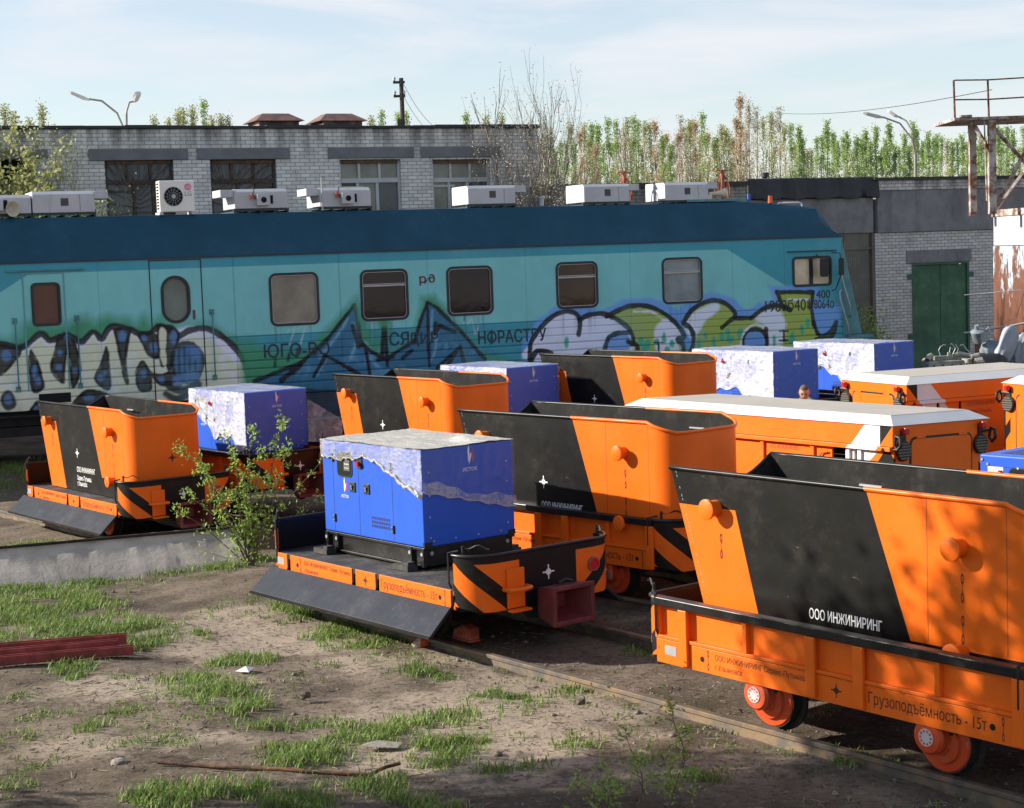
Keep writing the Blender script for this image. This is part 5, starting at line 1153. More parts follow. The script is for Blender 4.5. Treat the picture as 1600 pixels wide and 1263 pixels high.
for k in range(9): b.box(3.597, 3.6, .36, .56, 5.15 + k * .065, 5.19 + k * .065)
b.build('side_louvre', m_darkin, ac)
b = B(); b.box(3.58, 3.66, .28, .7, 5.03, 5.088); b.box(4.28, 4.36, .28, .7, 5.03, 5.088); b.build('mounting_frame', m_box, ac)
def horn(x, y, z, d, L, r):
    b = B(); d = Vector(d).normalized(); pr = [(0, .035), (.10, .038), (.14, .05), (.14 + L * .5, r * .55), (.14 + L * .85, r * .9), (.14 + L, r), (.14 + L - .015, r - .012), (.14 + L * .5, r * .45), (.16, .02)]
    b.lathe(pr, (x, y, z), d, 24); b.box(x - .06, x + .06, y - .05, y + .05, z - .17, z - .02)
    b.build('loudspeaker_horn', M('yellowed_white_plastic', (.62, .57, .42), .45), tr, smooth=50)
horn(17.28, .5, 5.26, (1, -.15, 0), .3, .13); horn(.42, .62, 5.22, (.35, -1, .0), .22, .16)
b = B(); b.box(16.6, 18.3, .4, 1.2, 5.06, 5.12); b.build('equipment_plinth', m_tealp, tr)
def jack(x, y):
    b = B(); b.cyl((x, y, 5.06), (x, y, 5.82), .055); b.cyl((x, y, 5.80), (x, y, 5.86), .03); b.box(x - .2, x + .2, y - .05, y + .05, 5.84, 5.865)
    for k in range(5):
        t = k * 2 * math.pi / 5 + .3; b.tube([(x + .04 * math.cos(t), y + .04 * math.sin(t), 5.72), (x + .14 * math.cos(t), y + .14 * math.sin(t), 5.62), (x + .2 * math.cos(t), y + .2 * math.sin(t), 5.4), (x + .2 * math.cos(t), y + .2 * math.sin(t), 5.18)], .014, 6)
    b.build('orange_stanchion', M('faded_orange_paint', (.42, .12, .05), .6, var=.3), tr, smooth=50)
jack(15.36, 1.3); jack(17.98, 1.0)
b = B(); b.cyl((12.75, .6, 5.05), (12.75, .6, 5.25), .06); b.cyl((12.75, .6, 5.23), (12.75, .6, 5.28), .09); b.build('roof_vent', m_galv, tr)
b = B(); b.cyl((19.1, .6, 4.92), (19.1, .6, 5.0), .05); b.build('beacon_base', m_rubber, tr)
b = B(); b.cyl((19.12, .6, 5.0), (19.12, .6, 5.18), .06, .05); b.build('beacon', M('orange_beacon_lens', (.62, .11, .03), .25), tr, smooth=40)
b = B(); b.tube([(19.25, .5, 4.92), (19.3, .5, 4.99), (19.9, .5, 4.99), (19.98, .5, 4.97), (20.02, .5, 4.86)], .022, 8); b.build('roof_handrail', m_white, tr, smooth=50)
b = B(); b.cyl((7.25, .36, 5.05), (7.25, .36, 5.82), .02, .014); b.tube([(7.2, .36, 5.8), (7.32, .36, 5.81)], .01, 5); b.build('antenna', m_galv, tr)
b = B(); b.box(18.35, 18.42, .4, .45, 5.05, 5.24); b.build('marker_post', M('bright_blue_paint', (.03, .10, .5), .5), tr)
# bogies and underframe gear
b = B(); b.box(-5.8, 4.3, .25, 2.7, .72, 1.04); b.box(-1.6, 2.6, .2, .5, .5, .7)
for x in (-.9, 1.9):
    b.cyl((x, .35, .48), (x, .48, .48), .48, n=28); b.box(x - .25, x + .25, .12, .34, .3, .75)
b.box(2.9, 4.2, .1, .6, .25, .72); b.tube([(-3, .06, .92), (-1.2, .06, .95), (.3, .06, .93), (4, .06, .9)], .03, 6); b.box(.9, 1.15, .02, .10, .80, 1.0)
b.build('bogie', m_bogie, tr)
# ---------------------------------------------------------------- platform wagons
def headboard_paint(g):
    u, v, _ = g.xyz('UV')
    t = v + u * .83
    st = (t.gt(.90) * t.lt(1.09)).mx(t.gt(.50) * t.lt(.68))
    org = u.lt(.78) * v.lt(.875) * (1 - st)
    return g.mix(org, BLACKP, ORANGE)
m_headboard = M('black_and_orange_striped_paint', ORANGE, .42, fn=headboard_paint, vs=2, var=.12, dirt=.05, spec=.22)
def headboard(sgn, L, root):
    """curved end board; u = arc length from either side, v = height"""
    xe = sgn * L / 2; r = .32 if sgn > 0 else .10; hw = .95; path = []
    for s_ in (-1, 1):
        q = [(xe - sgn * (r + .02), s_ * hw)]
        for k in range(9):
            t = R(90 * k / 8); q.append((xe - sgn * r + sgn * r * math.sin(t), s_ * (hw - r) + s_ * r * math.cos(t)))
        for yy in np.linspace(hw - r, 0, 6)[1:-1]: q.append((xe, s_ * yy))
        path.append(q)
    pts = path[0] + [(xe, 0)] + path[1][::-1]
    d = [0]
    for a, c in zip(pts, pts[1:]): d.append(d[-1] + math.hypot(c[0] - a[0], c[1] - a[1]))
    tot = d[-1]; uu = [min(q, tot - q) for q in d]; n = len(pts)
    ctr = Vector((xe - sgn * r, 0))
    P = []; UV = []
    for lay, (z0, z1) in enumerate(((.39, .95), (.39, .95))):
        for i, (x, y) in enumerate(pts):
            a = pts[max(i - 1, 0)]; c = pts[min(i + 1, n - 1)]; nx_, ny_ = (c[1] - a[1]), -(c[0] - a[0]); l = math.hypot(nx_, ny_) + 1e-9
            sg = 1 if (nx_ * (x - ctr.x) + ny_ * y) > 0 else -1
            o_ = -.045 * lay * sg
            zb = .39 + .06 * max(0, 1 - uu[i] / .35)
            P += [(x + nx_ / l * o_, y + ny_ / l * o_, zb), (x + nx_ / l * o_, y + ny_ / l * o_, z1)]; UV += [(uu[i], zb), (uu[i], z1)]
    UV = [q if k < 2 * n else (2.0, q[1]) for k, q in enumerate(UV)]; Fq = []
    for lay in (0, 1):
        for i in range(n - 1):
            a = lay * 2 * n + 2 * i; Fq.append((a, a + 2, a + 3, a + 1))
    for i in range(n - 1):
        a, c = 2 * i, 2 * n + 2 * i; Fq += [(a + 1, a + 3, c + 3, c + 1), (a, c, c + 2, a + 2)]
    Fq += [(0, 1, 2 * n + 1, 2 * n), (2 * n - 2, 2 * n - 1, 4 * n - 1, 4 * n - 2)]
    b = B(); b.add(P, Fq, UV); h = b.build('headboard', m_headboard, root, smooth=40, uv=True)
    b = B(); b.tube([(x, y, .955) for x, y in pts], .019, 8); b.build('top_rail', m_blackrail, h, smooth=60)
    # white cross mark, lamp, step bracket, pin with chain
    x = xe + sgn * .004; b = B()
    cross(b, (x, 0, .70), (0, sgn, 0), (0, 0, 1), .075); b.build('cross_mark', m_letter_white, h)
    yl = .60 * sgn
    b = B(); b.cyl((xe, yl, .70), (xe + sgn * .03, yl, .70), .062, n=20); lp = b.build('reflector', m_red, h)
    b = B(); b.lathe([(0, .074), (.026, .074), (.026, .062), (0, .062)], (xe - sgn * .001, yl, .70), (sgn, 0, 0)); b.build('reflector_rim', m_steel, lp, smooth=40)
    b = B(); yb = -.44 * sgn
    b.box(*sorted((xe + sgn * .002, xe + sgn * .03)), yb - .11, yb + .11, .40, .80); hb = b.build('step_bracket', m_orange, h, bevel=.008)
    b = B(); b.tube([(xe, yb - .14, .60), (xe + sgn * .10, yb - .13, .60), (xe + sgn * .14, yb, .60), (xe + sgn * .10, yb + .13, .60), (xe, yb + .14, .60)], .024, 6); b.box(*sorted((xe + sgn * .031, xe + sgn * .12)), yb - .12, yb + .12, .375, .395)
    b.build('step', m_orange, hb)
    for s_ in (-1, 1):
        b = B()
        px_, py_ = xe - sgn * (r + .02), s_ * .95
        b.tube([(px_ - sgn * .03, py_, .62), (px_ - sgn * .03, py_ * 1.03, .68), (px_ - sgn * .03, py_ * 1.03, .98), (px_ + sgn * .06, py_ * .97, 1.0)], .012, 6)
        b.cyl((px_ + sgn * .09, py_ * .93, .96), (px_ + sgn * .09, py_ * .93, 1.05), .014)
        q = [(px_ + sgn * (.09 + .03 * k), py_ * (.93 - .02 * k), 1.04 - .02 * math.sin(k)) for k in range(9)]
        b.tube(q, .009, 4); b.build('latch', m_rubber, h)
    return h
def cross(b, o, ux, uy, s):
    o, ux, uy = Vector(o), Vector(ux), Vector(uy)
    def q(pts): b.add([o + ux * (a * s) + uy * (c * s) for a, c in pts], [tuple(range(len(pts)))])
    q([(1, .10), (.3, .10), (.22, .22), (.10, .3), (.10, 1), (-.10, 1), (-.10, .3), (-.22, .22), (-.3, .10), (-1, .10), (-1, -.10), (-.3, -.10), (-.22, -.22), (-.10, -.3), (-.10, -1), (.10, -1), (.10, -.3), (.22, -.22), (.3, -.10), (1, -.10)])
    n = 16
    for k in range(n):
        t0, t1 = 2 * math.pi * k / n, 2 * math.pi * (k + 1) / n
        q([(.32 * math.cos(t0), .32 * math.sin(t0)), (.46 * math.cos(t0), .46 * math.sin(t0)), (.46 * math.cos(t1), .46 * math.sin(t1)), (.32 * math.cos(t1), .32 * math.sin(t1))])
def chain_mark(b, o, ux, uy, s=.055, links=3):
    """flat drawn chain: oval links one above the other"""
    o, ux, uy = Vector(o), Vector(ux), Vector(uy); n = 14
    for k in range(links):
        c = o + uy * (s * 1.55 * (k - (links - 1) / 2)); w_, h_ = (.10, .85) if k % 2 else (.30, .88)
        for i in range(n):
            t0, t1 = 2 * math.pi * i / n, 2 * math.pi * (i + 1) / n
            b.add([c + ux * (s * w_ * f * math.cos(t)) + uy * (s * h_ * f * math.sin(t)) for t, f in ((t0, .58), (t0, 1), (t1, 1), (t1, .58))], [(0, 1, 2, 3)])
m_wheelorange = M('wheel_orange_red', (.66, .075, .014), .45, dirt=.45, vs=4)
def make_wheel(sx, sy, root):
    b = B(); y0 = sy * .70
    b.lathe([(0, .245), (.10, .24), (.105, .285), (.13, .285), (.135, .20)], (sx, y0 + sy * .06, .25), (0, -sy, 0), 32)
    w_ = b.build('wheel', M_['tyre'], root, smooth=35)
    b = B(); b.lathe([(0, .235), (.012, .225), (.02, .17), (.05, .16), (.06, .10), (.08, .095)], (sx, y0 + sy * .062, .25), (0, sy, 0), 32); b.build('wheel_disc', m_wheelorange, w_, smooth=35)
    b = B(); yh = y0 + sy * .13
    b.lathe([(0, .135), (.07, .135), (.095, .115), (.10, .09)], (sx - .03, yh, .30), (0, sy, 0), 28); hb = b.build('axle_box', m_wheelorange, w_, smooth=35)
    b = B(); yb = yh + sy * .101
    b.lathe([(0, .030), (0, .066), (.006, .066), (.006, .030)], (sx - .03, yb, .30), (0, sy, 0), 28); bd = b.build('bearing', m_lampwhite, hb)
    b = B()
    for k in range(10):
        t = 2 * math.pi * k / 10; b.cyl((sx - .03 + .049 * math.cos(t), yb + sy * .006, .30 + .049 * math.sin(t)), (sx - .03 + .049 * math.cos(t), yb + sy * .0075, .30 + .049 * math.sin(t)), .010, n=8)
    b.build('bearing_ball', m_wheelorange, bd)
M_ = {'weld': M('weld_line_orange', (.45, .09, .012), .6), 'tyre': M('dark_wheel_steel', (.03, .028, .026), .6, .3, dirt=.2)}
POSTS = (-.408, -.059, .059, .408)    # wide posts, share of the length
def make_wagon(name, label, x, y, az, L=4.1, flap='up', group=None, roll=0, z=0, wheels=True, ext=0):
    root = thing(name, label, 'wagon', (x, y, z), (roll, 0, R(-(90 + az))), group)
    hx = L / 2; hl = hx + ext
    b = B(); b.poly([(-hl + .03, -.93, .54), (hx - .35, -.93, .54), (hx - .13, -.83, .54), (hx - .05, -.62, .54), (hx - .05, .62, .54), (hx - .13, .83, .54), (hx - .35, .93, .54), (-hl + .03, .93, .54)], (0, 0, .06)); b.build('deck', m_deck, root)
    b = B()
    for s_ in (-1, 1): b.box(-hx + .30, hx - .30, s_ * .55 - .05, s_ * .55 + .05, .30, .537)
    b.box(-hx + .1, hx - .1, -.12, .12, .30, .536)
    for q in (-.215, .215): b.cyl((q * L, -.7, .25), (q * L, .7, .25), .06)
    for q in (-.40, .40): b.box(q * L - .05, q * L + .05, -.85, .85, .36, .536)
    b.build('underframe', m_bogie, root)
    for q in (-.212, .212):
        for s_ in (-1, 1):
            b = B()
            for k in range(5): b.box(q * L - .30 + k * .045, q * L + .30 - k * .045, s_ * .80 - .03, s_ * .80 + .03, .395 - k * .018, .411 - k * .018)
            b.build('leaf_spring', m_bogie, root)
    b = B(); b.tube([(-.212 * L, .3, .26), (0, .32, .28), (.212 * L, .3, .26)], .02, 6); b.build('brake_rod', m_bogie, root)
    for s_ in (-1, 1):
        near_ = s_ < 0
        down = flap == 'down'
        y0, y1 = sorted((s_ * .932, s_ * .95))
        b = B()
        if down:
            edges = [-.5 + (.12 - ext) / L] + list(POSTS) + [.5 - .345 / L]
            for k in range(5): b = B(); b.box(edges[k] * L + (.035 if k else .0), edges[k + 1] * L - (.035 if k < 4 else .0), y0, y1, .40, .597); b.build('side_beam', m_orange, root, bevel=.004)
        else: b.box(-hl + .12, hx - .345, y0, y1, .39, .597); b.build('side_beam', m_orange, root, bevel=.004)
        sb = root
        if down:
            for q in POSTS: b = B(); b.box(q * L - .034, q * L + .034, y0 + .012, y1 - .004, .40, .595); b.tube([(q * L - .03, s_ * .952, .41), (q * L, s_ * .955, .46), (q * L + .02, s_ * .956, .55)], .014, 5); b.build('stake_pocket', m_rubber, sb)
        yb = s_ * .9505
        ux = (1, 0, 0) if near_ else (-1, 0, 0); e = s_ * .001
        b = B()
        sg = 1 if near_ else -1
        k_ = L / 4.1
        b.text('ООО ИНЖИНИРИНГ Сервис-Путьмаш', .068, (sg * -1.32 * k_, yb + e, .515), ux, (0, 0, 1), .0, sx=.80 * k_)
        b.text('г.Ульяновск', .068, (sg * -1.32 * k_, yb + e, .435), ux, (0, 0, 1), .0, sx=.80 * k_)
        b.build('lettering', m_letter_black, sb); b = B()
        b.text('Грузоподъёмность - 15т', .125, (sg * .31 * k_, yb + e, .462), ux, (0, 0, 1), 0, sx=.74 * k_)
        b.build('lettering', m_letter_black, sb)
        b = B()
        for q in (-1.40, 1.53): b = B(); chain_mark(b, (sg * q * k_, yb + e, .50), ux, (0, 0, 1), .036); b.build('chain_mark', m_letter_black, sb)
        b = B(); cross(b, (0, yb + e, .50), ux, (0, 0, 1), .055); b.build('cross_mark', m_letter_black, sb)
        b = B()
        for q in (-1.47, 1.44): b = B(); b.cyl((sg * q * k_, yb + e * 2, .50), (sg * q * k_, yb, .50), .024, n=16); b.build('bolt_hole', m_darkin, sb)
        b = B(); b.box(sg * -.452 * L - .07, sg * -.452 * L + .07, *sorted((yb, yb + s_ * .003)), .47, .55); b.build('maker_plate', m_galv, sb)
        if down:
            b = B(); yt, zt, yq, zq = s_ * .985, .435, s_ * 1.27, .19
            P = [(-hl + .02, yt, zt), (hx - .35, yt, zt), (hx - .32, yq, zq), (-hl + .02, yq, zq)]
            b.poly(P, (0, -s_ * .022, -.024)); fl = b.build('drop_side', m_flap, root, bevel=.003)
            b = B(); b.box(-hl + .02, hx - .32, yq - .02, yq + .02, zq - .03, zq - .004); b.build('edge_rail', m_blackrail, fl)
        else:
            b = B(); ys = sorted((s_ * .902, s_ * .915)); b.box(-hl + .12, hx - .34, *ys, .605, .93)
            fl = b.build('drop_side', m_orange, root)
            b = B(); yr = sorted((s_ * .9155, s_ * .962))
            b.box(-hl + .12, hx - .34, *yr, .604, .632)
            b.build('drop_side_sill', m_orange, fl, bevel=.004)
            for q in (-.465 - ext / L, -.236, .236): b = B(); b.box(q * L - .025, q * L + .025, *yr, .633, .885); b.build('drop_side_rib', m_orange, fl, bevel=.004)
            b = B(); b.box(-hl + .10, hx - .32, *sorted((s_ * .885, s_ * .985)), .888, .962); b.build('top_rail', m_blackrail, fl, bevel=.008)
            yp = sorted((s_ * .9515, s_ * .985))
            for q in POSTS: b = B(); b.box(q * L - .05, q * L + .05, *yp, .41, .886); b.build('side_post', m_orange, root, bevel=.006)
    headboard(1, L, root); headboard(-1, L + 2 * ext, root)
    for s_ in (1, -1):
        xa, xb = s_ * (hx + .06), s_ * (hx + .40)
        b = B(); b.box(*sorted((s_ * (hx + .003), xa)), -.16, .16, .28, .56); cp = b.build('coupler', m_redox, root, bevel=.01)
        b = B()
        def fr(x, w_, h_): return [(x, -w_, .42 - h_), (x, w_, .42 - h_), (x, w_, .42 + h_), (x, -w_, .42 + h_)]
        P = fr(xa, .19, .15) + fr(xb, .27, .20) + fr(xb, .225, .155) + fr(s_ * (hx + .12), .10, .07)
        Fq = []
        for k in range(4):
            j = (k + 1) % 4; Fq += [(k, j, 4 + j, 4 + k), (4 + k, 4 + j, 8 + j, 8 + k), (8 + k, 8 + j, 12 + j, 12 + k)]
        Fq += [(12, 13, 14, 15), (0, 1, 2, 3)]
        b.add(P, Fq); b.build('coupler_mouth', m_redox, cp, bevel=.006)
        b = B(); b.tube([(s_ * (hx + .22), -.05, .62), (s_ * (hx + .22), .04, .645), (s_ * (hx + .22), .12, .62)], .016, 6); b.build('coupler_pin', m_rubber, cp)
    if wheels:
        for q in (-.212, .212):
            for s_ in (-1, 1): make_wheel(q * L, s_, root)
    return root

# ---------------------------------------------------------------- tapered tubs carried on the wagons
def tub_paint(g):
    x, y, z = g.xyz()
    b1 = (x.lt(-1.38 + (1.73 - z) * .287) * z.lt(1.72))
    b2 = (x - ((2.02 - z) * .37 + .04)).gt(0) * z.gt(.905)
    org = b1.mx(b2)
    return g.mix(org, BLACKP, ORANGE)
m_tub = M('black_and_orange_tub_paint', ORANGE, .36, fn=tub_paint, vs=1.3, var=.10, dirt=.07, spec=.22, bump=.28, bs=2.6)
m_lining = M('black_tub_lining', (.011, .011, .011), .45, vs=2, var=.3, dirt=.10, spec=.25, bump=.1, bs=6)
def make_tub(name, label, x, y, az, k=1.0, group=None, z=0, white_cross=True, roll=0):
    root = thing(name, label, 'tub', (x, y, z), (roll, 0, R(-(90 + az))), group, (k, 1, 1))
    hw, r, xe, zb = .62, .30, 1.72, .615
    XL = -2.15; SL = .325
    path = []   # x_top, y, z_top, x_bottom
    for xx in np.linspace(XL, 1.33, 12): path.append((xx, -hw, 2.02, XL + (2.02 - zb) * SL if xx == XL else max(xx, XL + (2.02 - zb) * SL)))
    for q in range(9):
        t = R(90 * q / 8); zt = 2.02 - .115 * min(1, (q + 2) / 7.0); path.append((xe - r + r * math.sin(t), -hw + r - r * math.cos(t), zt, xe - r + r * math.sin(t)))
    for yy in (-.15, .0, .15): path.append((xe, yy, 1.905, xe))
    for q in range(9):
        t = R(90 * q / 8); zt = 2.02 - .115 * min(1, (8 - q + 2) / 7.0); path.append((xe - r + r * math.cos(t), hw - r + r * math.sin(t), zt, xe - r + r * math.cos(t)))
    for xx in np.linspace(1.33, XL, 12): path.append((xx, hw, 2.02, max(xx, XL + (2.02 - zb) * SL)))
    for yy in (.56, .46, .34, .2, 0, -.2, -.34, -.46, -.56):
        zt = 1.845 + .175 * (max(0, abs(yy) - .2) / .42) ** 1.3; path.append((XL + (2.02 - zt) * SL, yy, zt, XL + (2.02 - zb) * SL))
    n = len(path)
    def shell(off, z0):
        P = []
        for (xt, yy, zt, xb) in path:
            sc_ = 1 - off / hw; cxm = -.1
            xo = lambda q: q - off * (1 if q > 1.3 else (-1 if q < -1.0 else 0))
            P += [(xo(xb), yy * sc_, z0), (xo(xt), yy * sc_, zt - off * .1)]
        return P
    P = shell(0, zb); Q = shell(.016, zb + .02)
    Fo = []; 
    for i in range(n):
        j = (i + 1) % n; Fo.append((2 * i, 2 * j, 2 * j + 1, 2 * i + 1))
    b = B(); b.add(P, Fo + [tuple(2 * i for i in range(n))]); t_ = b.build('tub_body', m_tub, root, smooth=28)
    b = B(); b.add(Q, [f[::-1] for f in Fo] + [tuple(2 * i for i in range(n))]); b.build('lining', m_lining, root, smooth=28)
    b = B(); b.tube([(xt, yy * 1.01, zt + .004) for (xt, yy, zt, xb) in path], .020, 8, closed=True); b.build('rim', m_tub, root, smooth=60)
    for (px_, pz_) in ((-1.60, 1.72), (.925, 1.67), (.925, .885)):
        for s_ in (-1, 1):
            b = B(); b.lathe([(0, .07), (.10, .07), (.101, .088), (.125, .088), (.13, .08)], (px_, s_ * hw, pz_), (0, s_, 0), 24); b.build('lifting_peg', m_orange, root, smooth=35)
    for (px_, pz_) in ((-1.55, 1.40), (.94, 1.37), (.94, 1.06)): b = B(); chain_mark(b, (px_, -hw - .003, pz_), (1, 0, 0), (0, 0, 1), .045, 3); b.build('chain_mark', m_letter_black, root)
    for xw in (.62, 1.33): b = B(); b.box(xw - .003, xw + .003, -hw - .002, -hw + .001, .92, 2.0); b.build('weld_seam', M_['weld'], root)
    b = B(); rr_ = random.Random(5)
    for q in range(34):
        zq = 2.0 - q * .033; xq = XL + .055 + (2.02 - zq) * SL
        if rr_.random() < .75: b.quad((xq, -hw - .002, zq), (xq + .006, -hw - .002, zq), (xq + .013, -hw - .002, zq - .02), (xq + .007, -hw - .002, zq - .02))
    b.build('weld_line', M('pale_weld_line', (.30, .28, .26), .7), root)
    b = B(); e = -hw - .002
    b.text('ООО ИНЖИНИРИНГ', .115, (-.57, e, .93), (1, 0, 0), (0, 0, 1), .012, sx=.66); b.text('Сервис-Путьмаш', .105, (-.57, e, .795), (1, 0, 0), (0, 0, 1), .012, sx=.66); b.text('г.Ульяновск', .105, (-.57, e, .70), (1, 0, 0), (0, 0, 1), .012, sx=.66)
    b.build('lettering', m_letter_white, root)
    if white_cross:
        b = B(); cross(b, (-.52, e, 1.24), (1, 0, 0), (0, 0, 1), .075); b.build('cross_mark', m_letter_white, root)
    b = B(); cross(b, (xe + .002, .03, 1.25), (0, 1, 0), (0, 0, 1), .075); b.build('end_cross_mark', m_letter_black, root)
    for xq in (-.9, 1.0):
        b = B(); b.tube([(xq - .12, hw - .02, 1.80), (xq - .12, hw - .09, 1.84), (xq + .12, hw - .09, 1.84), (xq + .12, hw - .02, 1.80)], .012, 6); b.build('inner_handle', m_galv, root)
    return root
WG = 'platform wagons on the yard tracks'; TG = 'black and orange tubs carried on wagons'
wF = make_wagon('platform_wagon', 'nearest orange wagon with raised sides under the largest tub', 3.158, 13.561, -37.5, 4.1, 'up', WG, 0, 0, True, .10)
tF = make_tub('tapered_tub', 'largest black and orange tub, nearest, cut off by the right edge of the photo', 3.158, 13.561, -37.5, 1.0, TG, white_cross=False)
w2 = make_wagon('platform_wagon', 'wagon with drop side hanging down carrying the nearest blue generator', -.885, 18.825, -38.2, 3.86, 'down', WG)
wM = make_wagon('platform_wagon', 'orange wagon with raised sides half shaded behind the nearest blue generator', 1.13, 20.62, -42, 3.85, 'up', WG)
tM = make_tub('tapered_tub', 'black and orange tub in the middle, between the nearest blue generator and the largest tub', 1.12, 20.22, -42, .92, TG)
wA = make_wagon('platform_wagon', 'leftmost platform wagon, its drop side hanging over grass behind the concrete ledge', -6.41, 28.40, -37.5, 4.05, 'down', WG, 0, -.32)
tA = make_tub('tapered_tub', 'leftmost black and orange tub, standing on the wagon behind the concrete ledge', -6.38, 28.25, -37.5, .95, TG, -.32)
wG = make_wagon('platform_wagon', 'platform wagon mostly hidden behind the leafy shrub under the leftmost wrapped generator', -4.72, 30.0, -38.5, 3.75, 'up', WG, 0, -.15)
wB = make_wagon('platform_wagon', 'wagon hidden under the tub in front of the blue mountain shaped graffiti', -1.35, 28.0, -39.5, 3.75, 'up', WG)
tB = make_tub('tapered_tub', 'black and orange tub in front of the blue mountain shaped graffiti', -1.35, 28.0, -39.5, .85, TG)
wC = make_wagon('platform_wagon', 'wagon hidden below the farthest tub next to the long orange cabin', 2.25, 31.75, -39.5, 3.75, 'up', WG)
tC = make_tub('tapered_tub', 'farthest black and orange tub, in front of the green and white graffiti', 2.30, 31.6, -39.5, .92, TG)
def track(x, y, azd, s0, s1, words, z=0):
    az = R(azd); nn = Vector((math.cos(az), -math.sin(az), 0))
    for s_, wd in ((-1, 'nearer'), (1, 'farther')):
        rail(x + nn.x * .79 * s_, y + nn.y * .79 * s_, az, s0, s1, f'{wd} rusty rail {words}').location.z = z
track(3.158, 13.561, -37.5, -7, 7.8, 'of the track under the nearest wagon and generator')
track(1.13, 20.62, -42, -9, 4.5, 'of the track under the middle tub')
track(-6.41, 28.40, -37.5, -2.6, 4.5, 'of the track under the leftmost tub', -.32)
# ---------------------------------------------------------------- generator sets
def film_mat(name, lo, hi, k, tint=(.80, .80, .82)):
    mt = bpy.data.materials.new(name); mt.use_nodes = True; g = NT(mt.node_tree); L = mt.node_tree.links
    p = mt.node_tree.nodes['Principled BSDF']; out = mt.node_tree.nodes['Material Output']
    p.inputs['Base Color'].default_value = (*tint, 1); p.inputs['Roughness'].default_value = .09; p.inputs['Specular IOR Level'].default_value = 1.0; p.inputs['IOR'].default_value = 1.6
    tr_ = mt.node_tree.nodes.new('ShaderNodeBsdfTransparent'); mx_ = mt.node_tree.nodes.new('ShaderNodeMixShader')
    a = g.noise(2.2 * k, 9, .66, stretch=(1, 1, .55), dist=1.2); c = g.noise(9 * k, 8, .7, stretch=(.5, .5, 1.8), dist=1.8); w_ = g.noise(.9, 4, .5)
    rdg = 1 - ((a - .5).abs() * 16).mn(1); rd2 = 1 - ((c - .5).abs() * 9).mn(1)
    f = (w_.sst(.30, .62) * .45 + a.sst(.42, .66) * .35 + rdg * .45 + rd2 * .15).mn(1) * (hi - lo) + lo  # noise streaks imitate white glare in the film's cover
    L.new(f.v, mx_.inputs[0]); L.new(tr_.outputs[0], mx_.inputs[1]); L.new(p.outputs[0], mx_.inputs[2]); L.new(mx_.outputs[0], out.inputs[0])
    bn = mt.node_tree.nodes.new('ShaderNodeBump'); bn.inputs['Strength'].default_value = 1.0; bn.inputs['Distance'].default_value = .05
    L.new((a + c * .6).v, bn.inputs['Height']); L.new(bn.outputs[0], p.inputs['Normal'])
    return mt
m_film = film_mat('crumpled_stretch_film', .10, .48, 1.0, (.80, .80, .80))
m_film_shaded = film_mat('shaded_stretch_film', .02, .14, 1.4, (.62, .60, .64))  # darker, fainter copy of the film; shade of the end faces put into its tint
m_film_top = film_mat('dusty_film_top', .965, 1.0, .8, (.70, .655, .58))
m_film_roll = film_mat('rolled_film_edge', .85, 1.0, 2, (.66, .62, .55))
m_film_wrap = film_mat('layered_stretch_film', .30, .72, .7, (.80, .80, .82))
m_gblack = M('black_base_frame', (.014, .014, .015), .3, vs=2, var=.2, dirt=.1)
m_clamp = M('dark_steel_clamp', (.04, .038, .036), .6, var=.3, dirt=.3)
m_badge_red = M('red_emblem', (.6, .04, .08), .5)
def film_sheet(o, ux, uy, w_, drop, nrm, nu=40, nv=14, amp=.012, seed=0, top=0.0):
    """a hanging sheet: o top-left, ux along, down by drop(u)"""
    r = np.random.default_rng(seed); o, ux, uy, nrm = (np.array(q, float) for q in (o, ux, uy, nrm))
    U, Vv = np.meshgrid(np.linspace(0, 1, nu), np.linspace(0, 1, nv)); dd = np.vectorize(drop)(U)
    N = r.random((nv, nu)) * .16 + .5 * np.sin(U * 23 + seed + 3 * np.sin(Vv * 5)) * np.sin(Vv * 7 + U * 9) + .30 * np.sin(U * 51 + Vv * 23 + seed) + .25 * np.sin(U * 17 - Vv * 61 + seed)
    P = o + ux * (U * w_)[..., None] + uy * (-(Vv * dd) - top)[..., None] + nrm * (.004 + amp * (np.abs(N)))[..., None]
    ii = (np.arange(nv - 1)[:, None] * nu + np.arange(nu - 1)[None]).ravel()
    return P.reshape(-1, 3), np.stack([ii, ii + 1, ii + nu + 1, ii + nu], 1)
def istok(b1, b2, o, ux, uy, s, off=.008):
    """white flame-like double stroke with a red one, lettering below"""
    o, ux, uy = Vector(o), Vector(ux), Vector(uy)
    def q(b, pts): b.add([o + ux * (a * s) + uy * (c * s) for a, c in pts], [tuple(range(len(pts)))])
    q(b1, [(-.18, 1.35), (-.02, 1.75), (.02, .35), (-.04, .10), (-.16, .55)]); q(b1, [(.04, .95), (.22, 1.1), (.16, .75), (.03, .30)])
    q(b2, [(.24, 1.15), (.36, 1.35), (.38, .45), (.27, .25)])
    b1.text('ИСТОК', s * .42, o + uy * (-s * .45), ux, uy, off, 'CENTER')
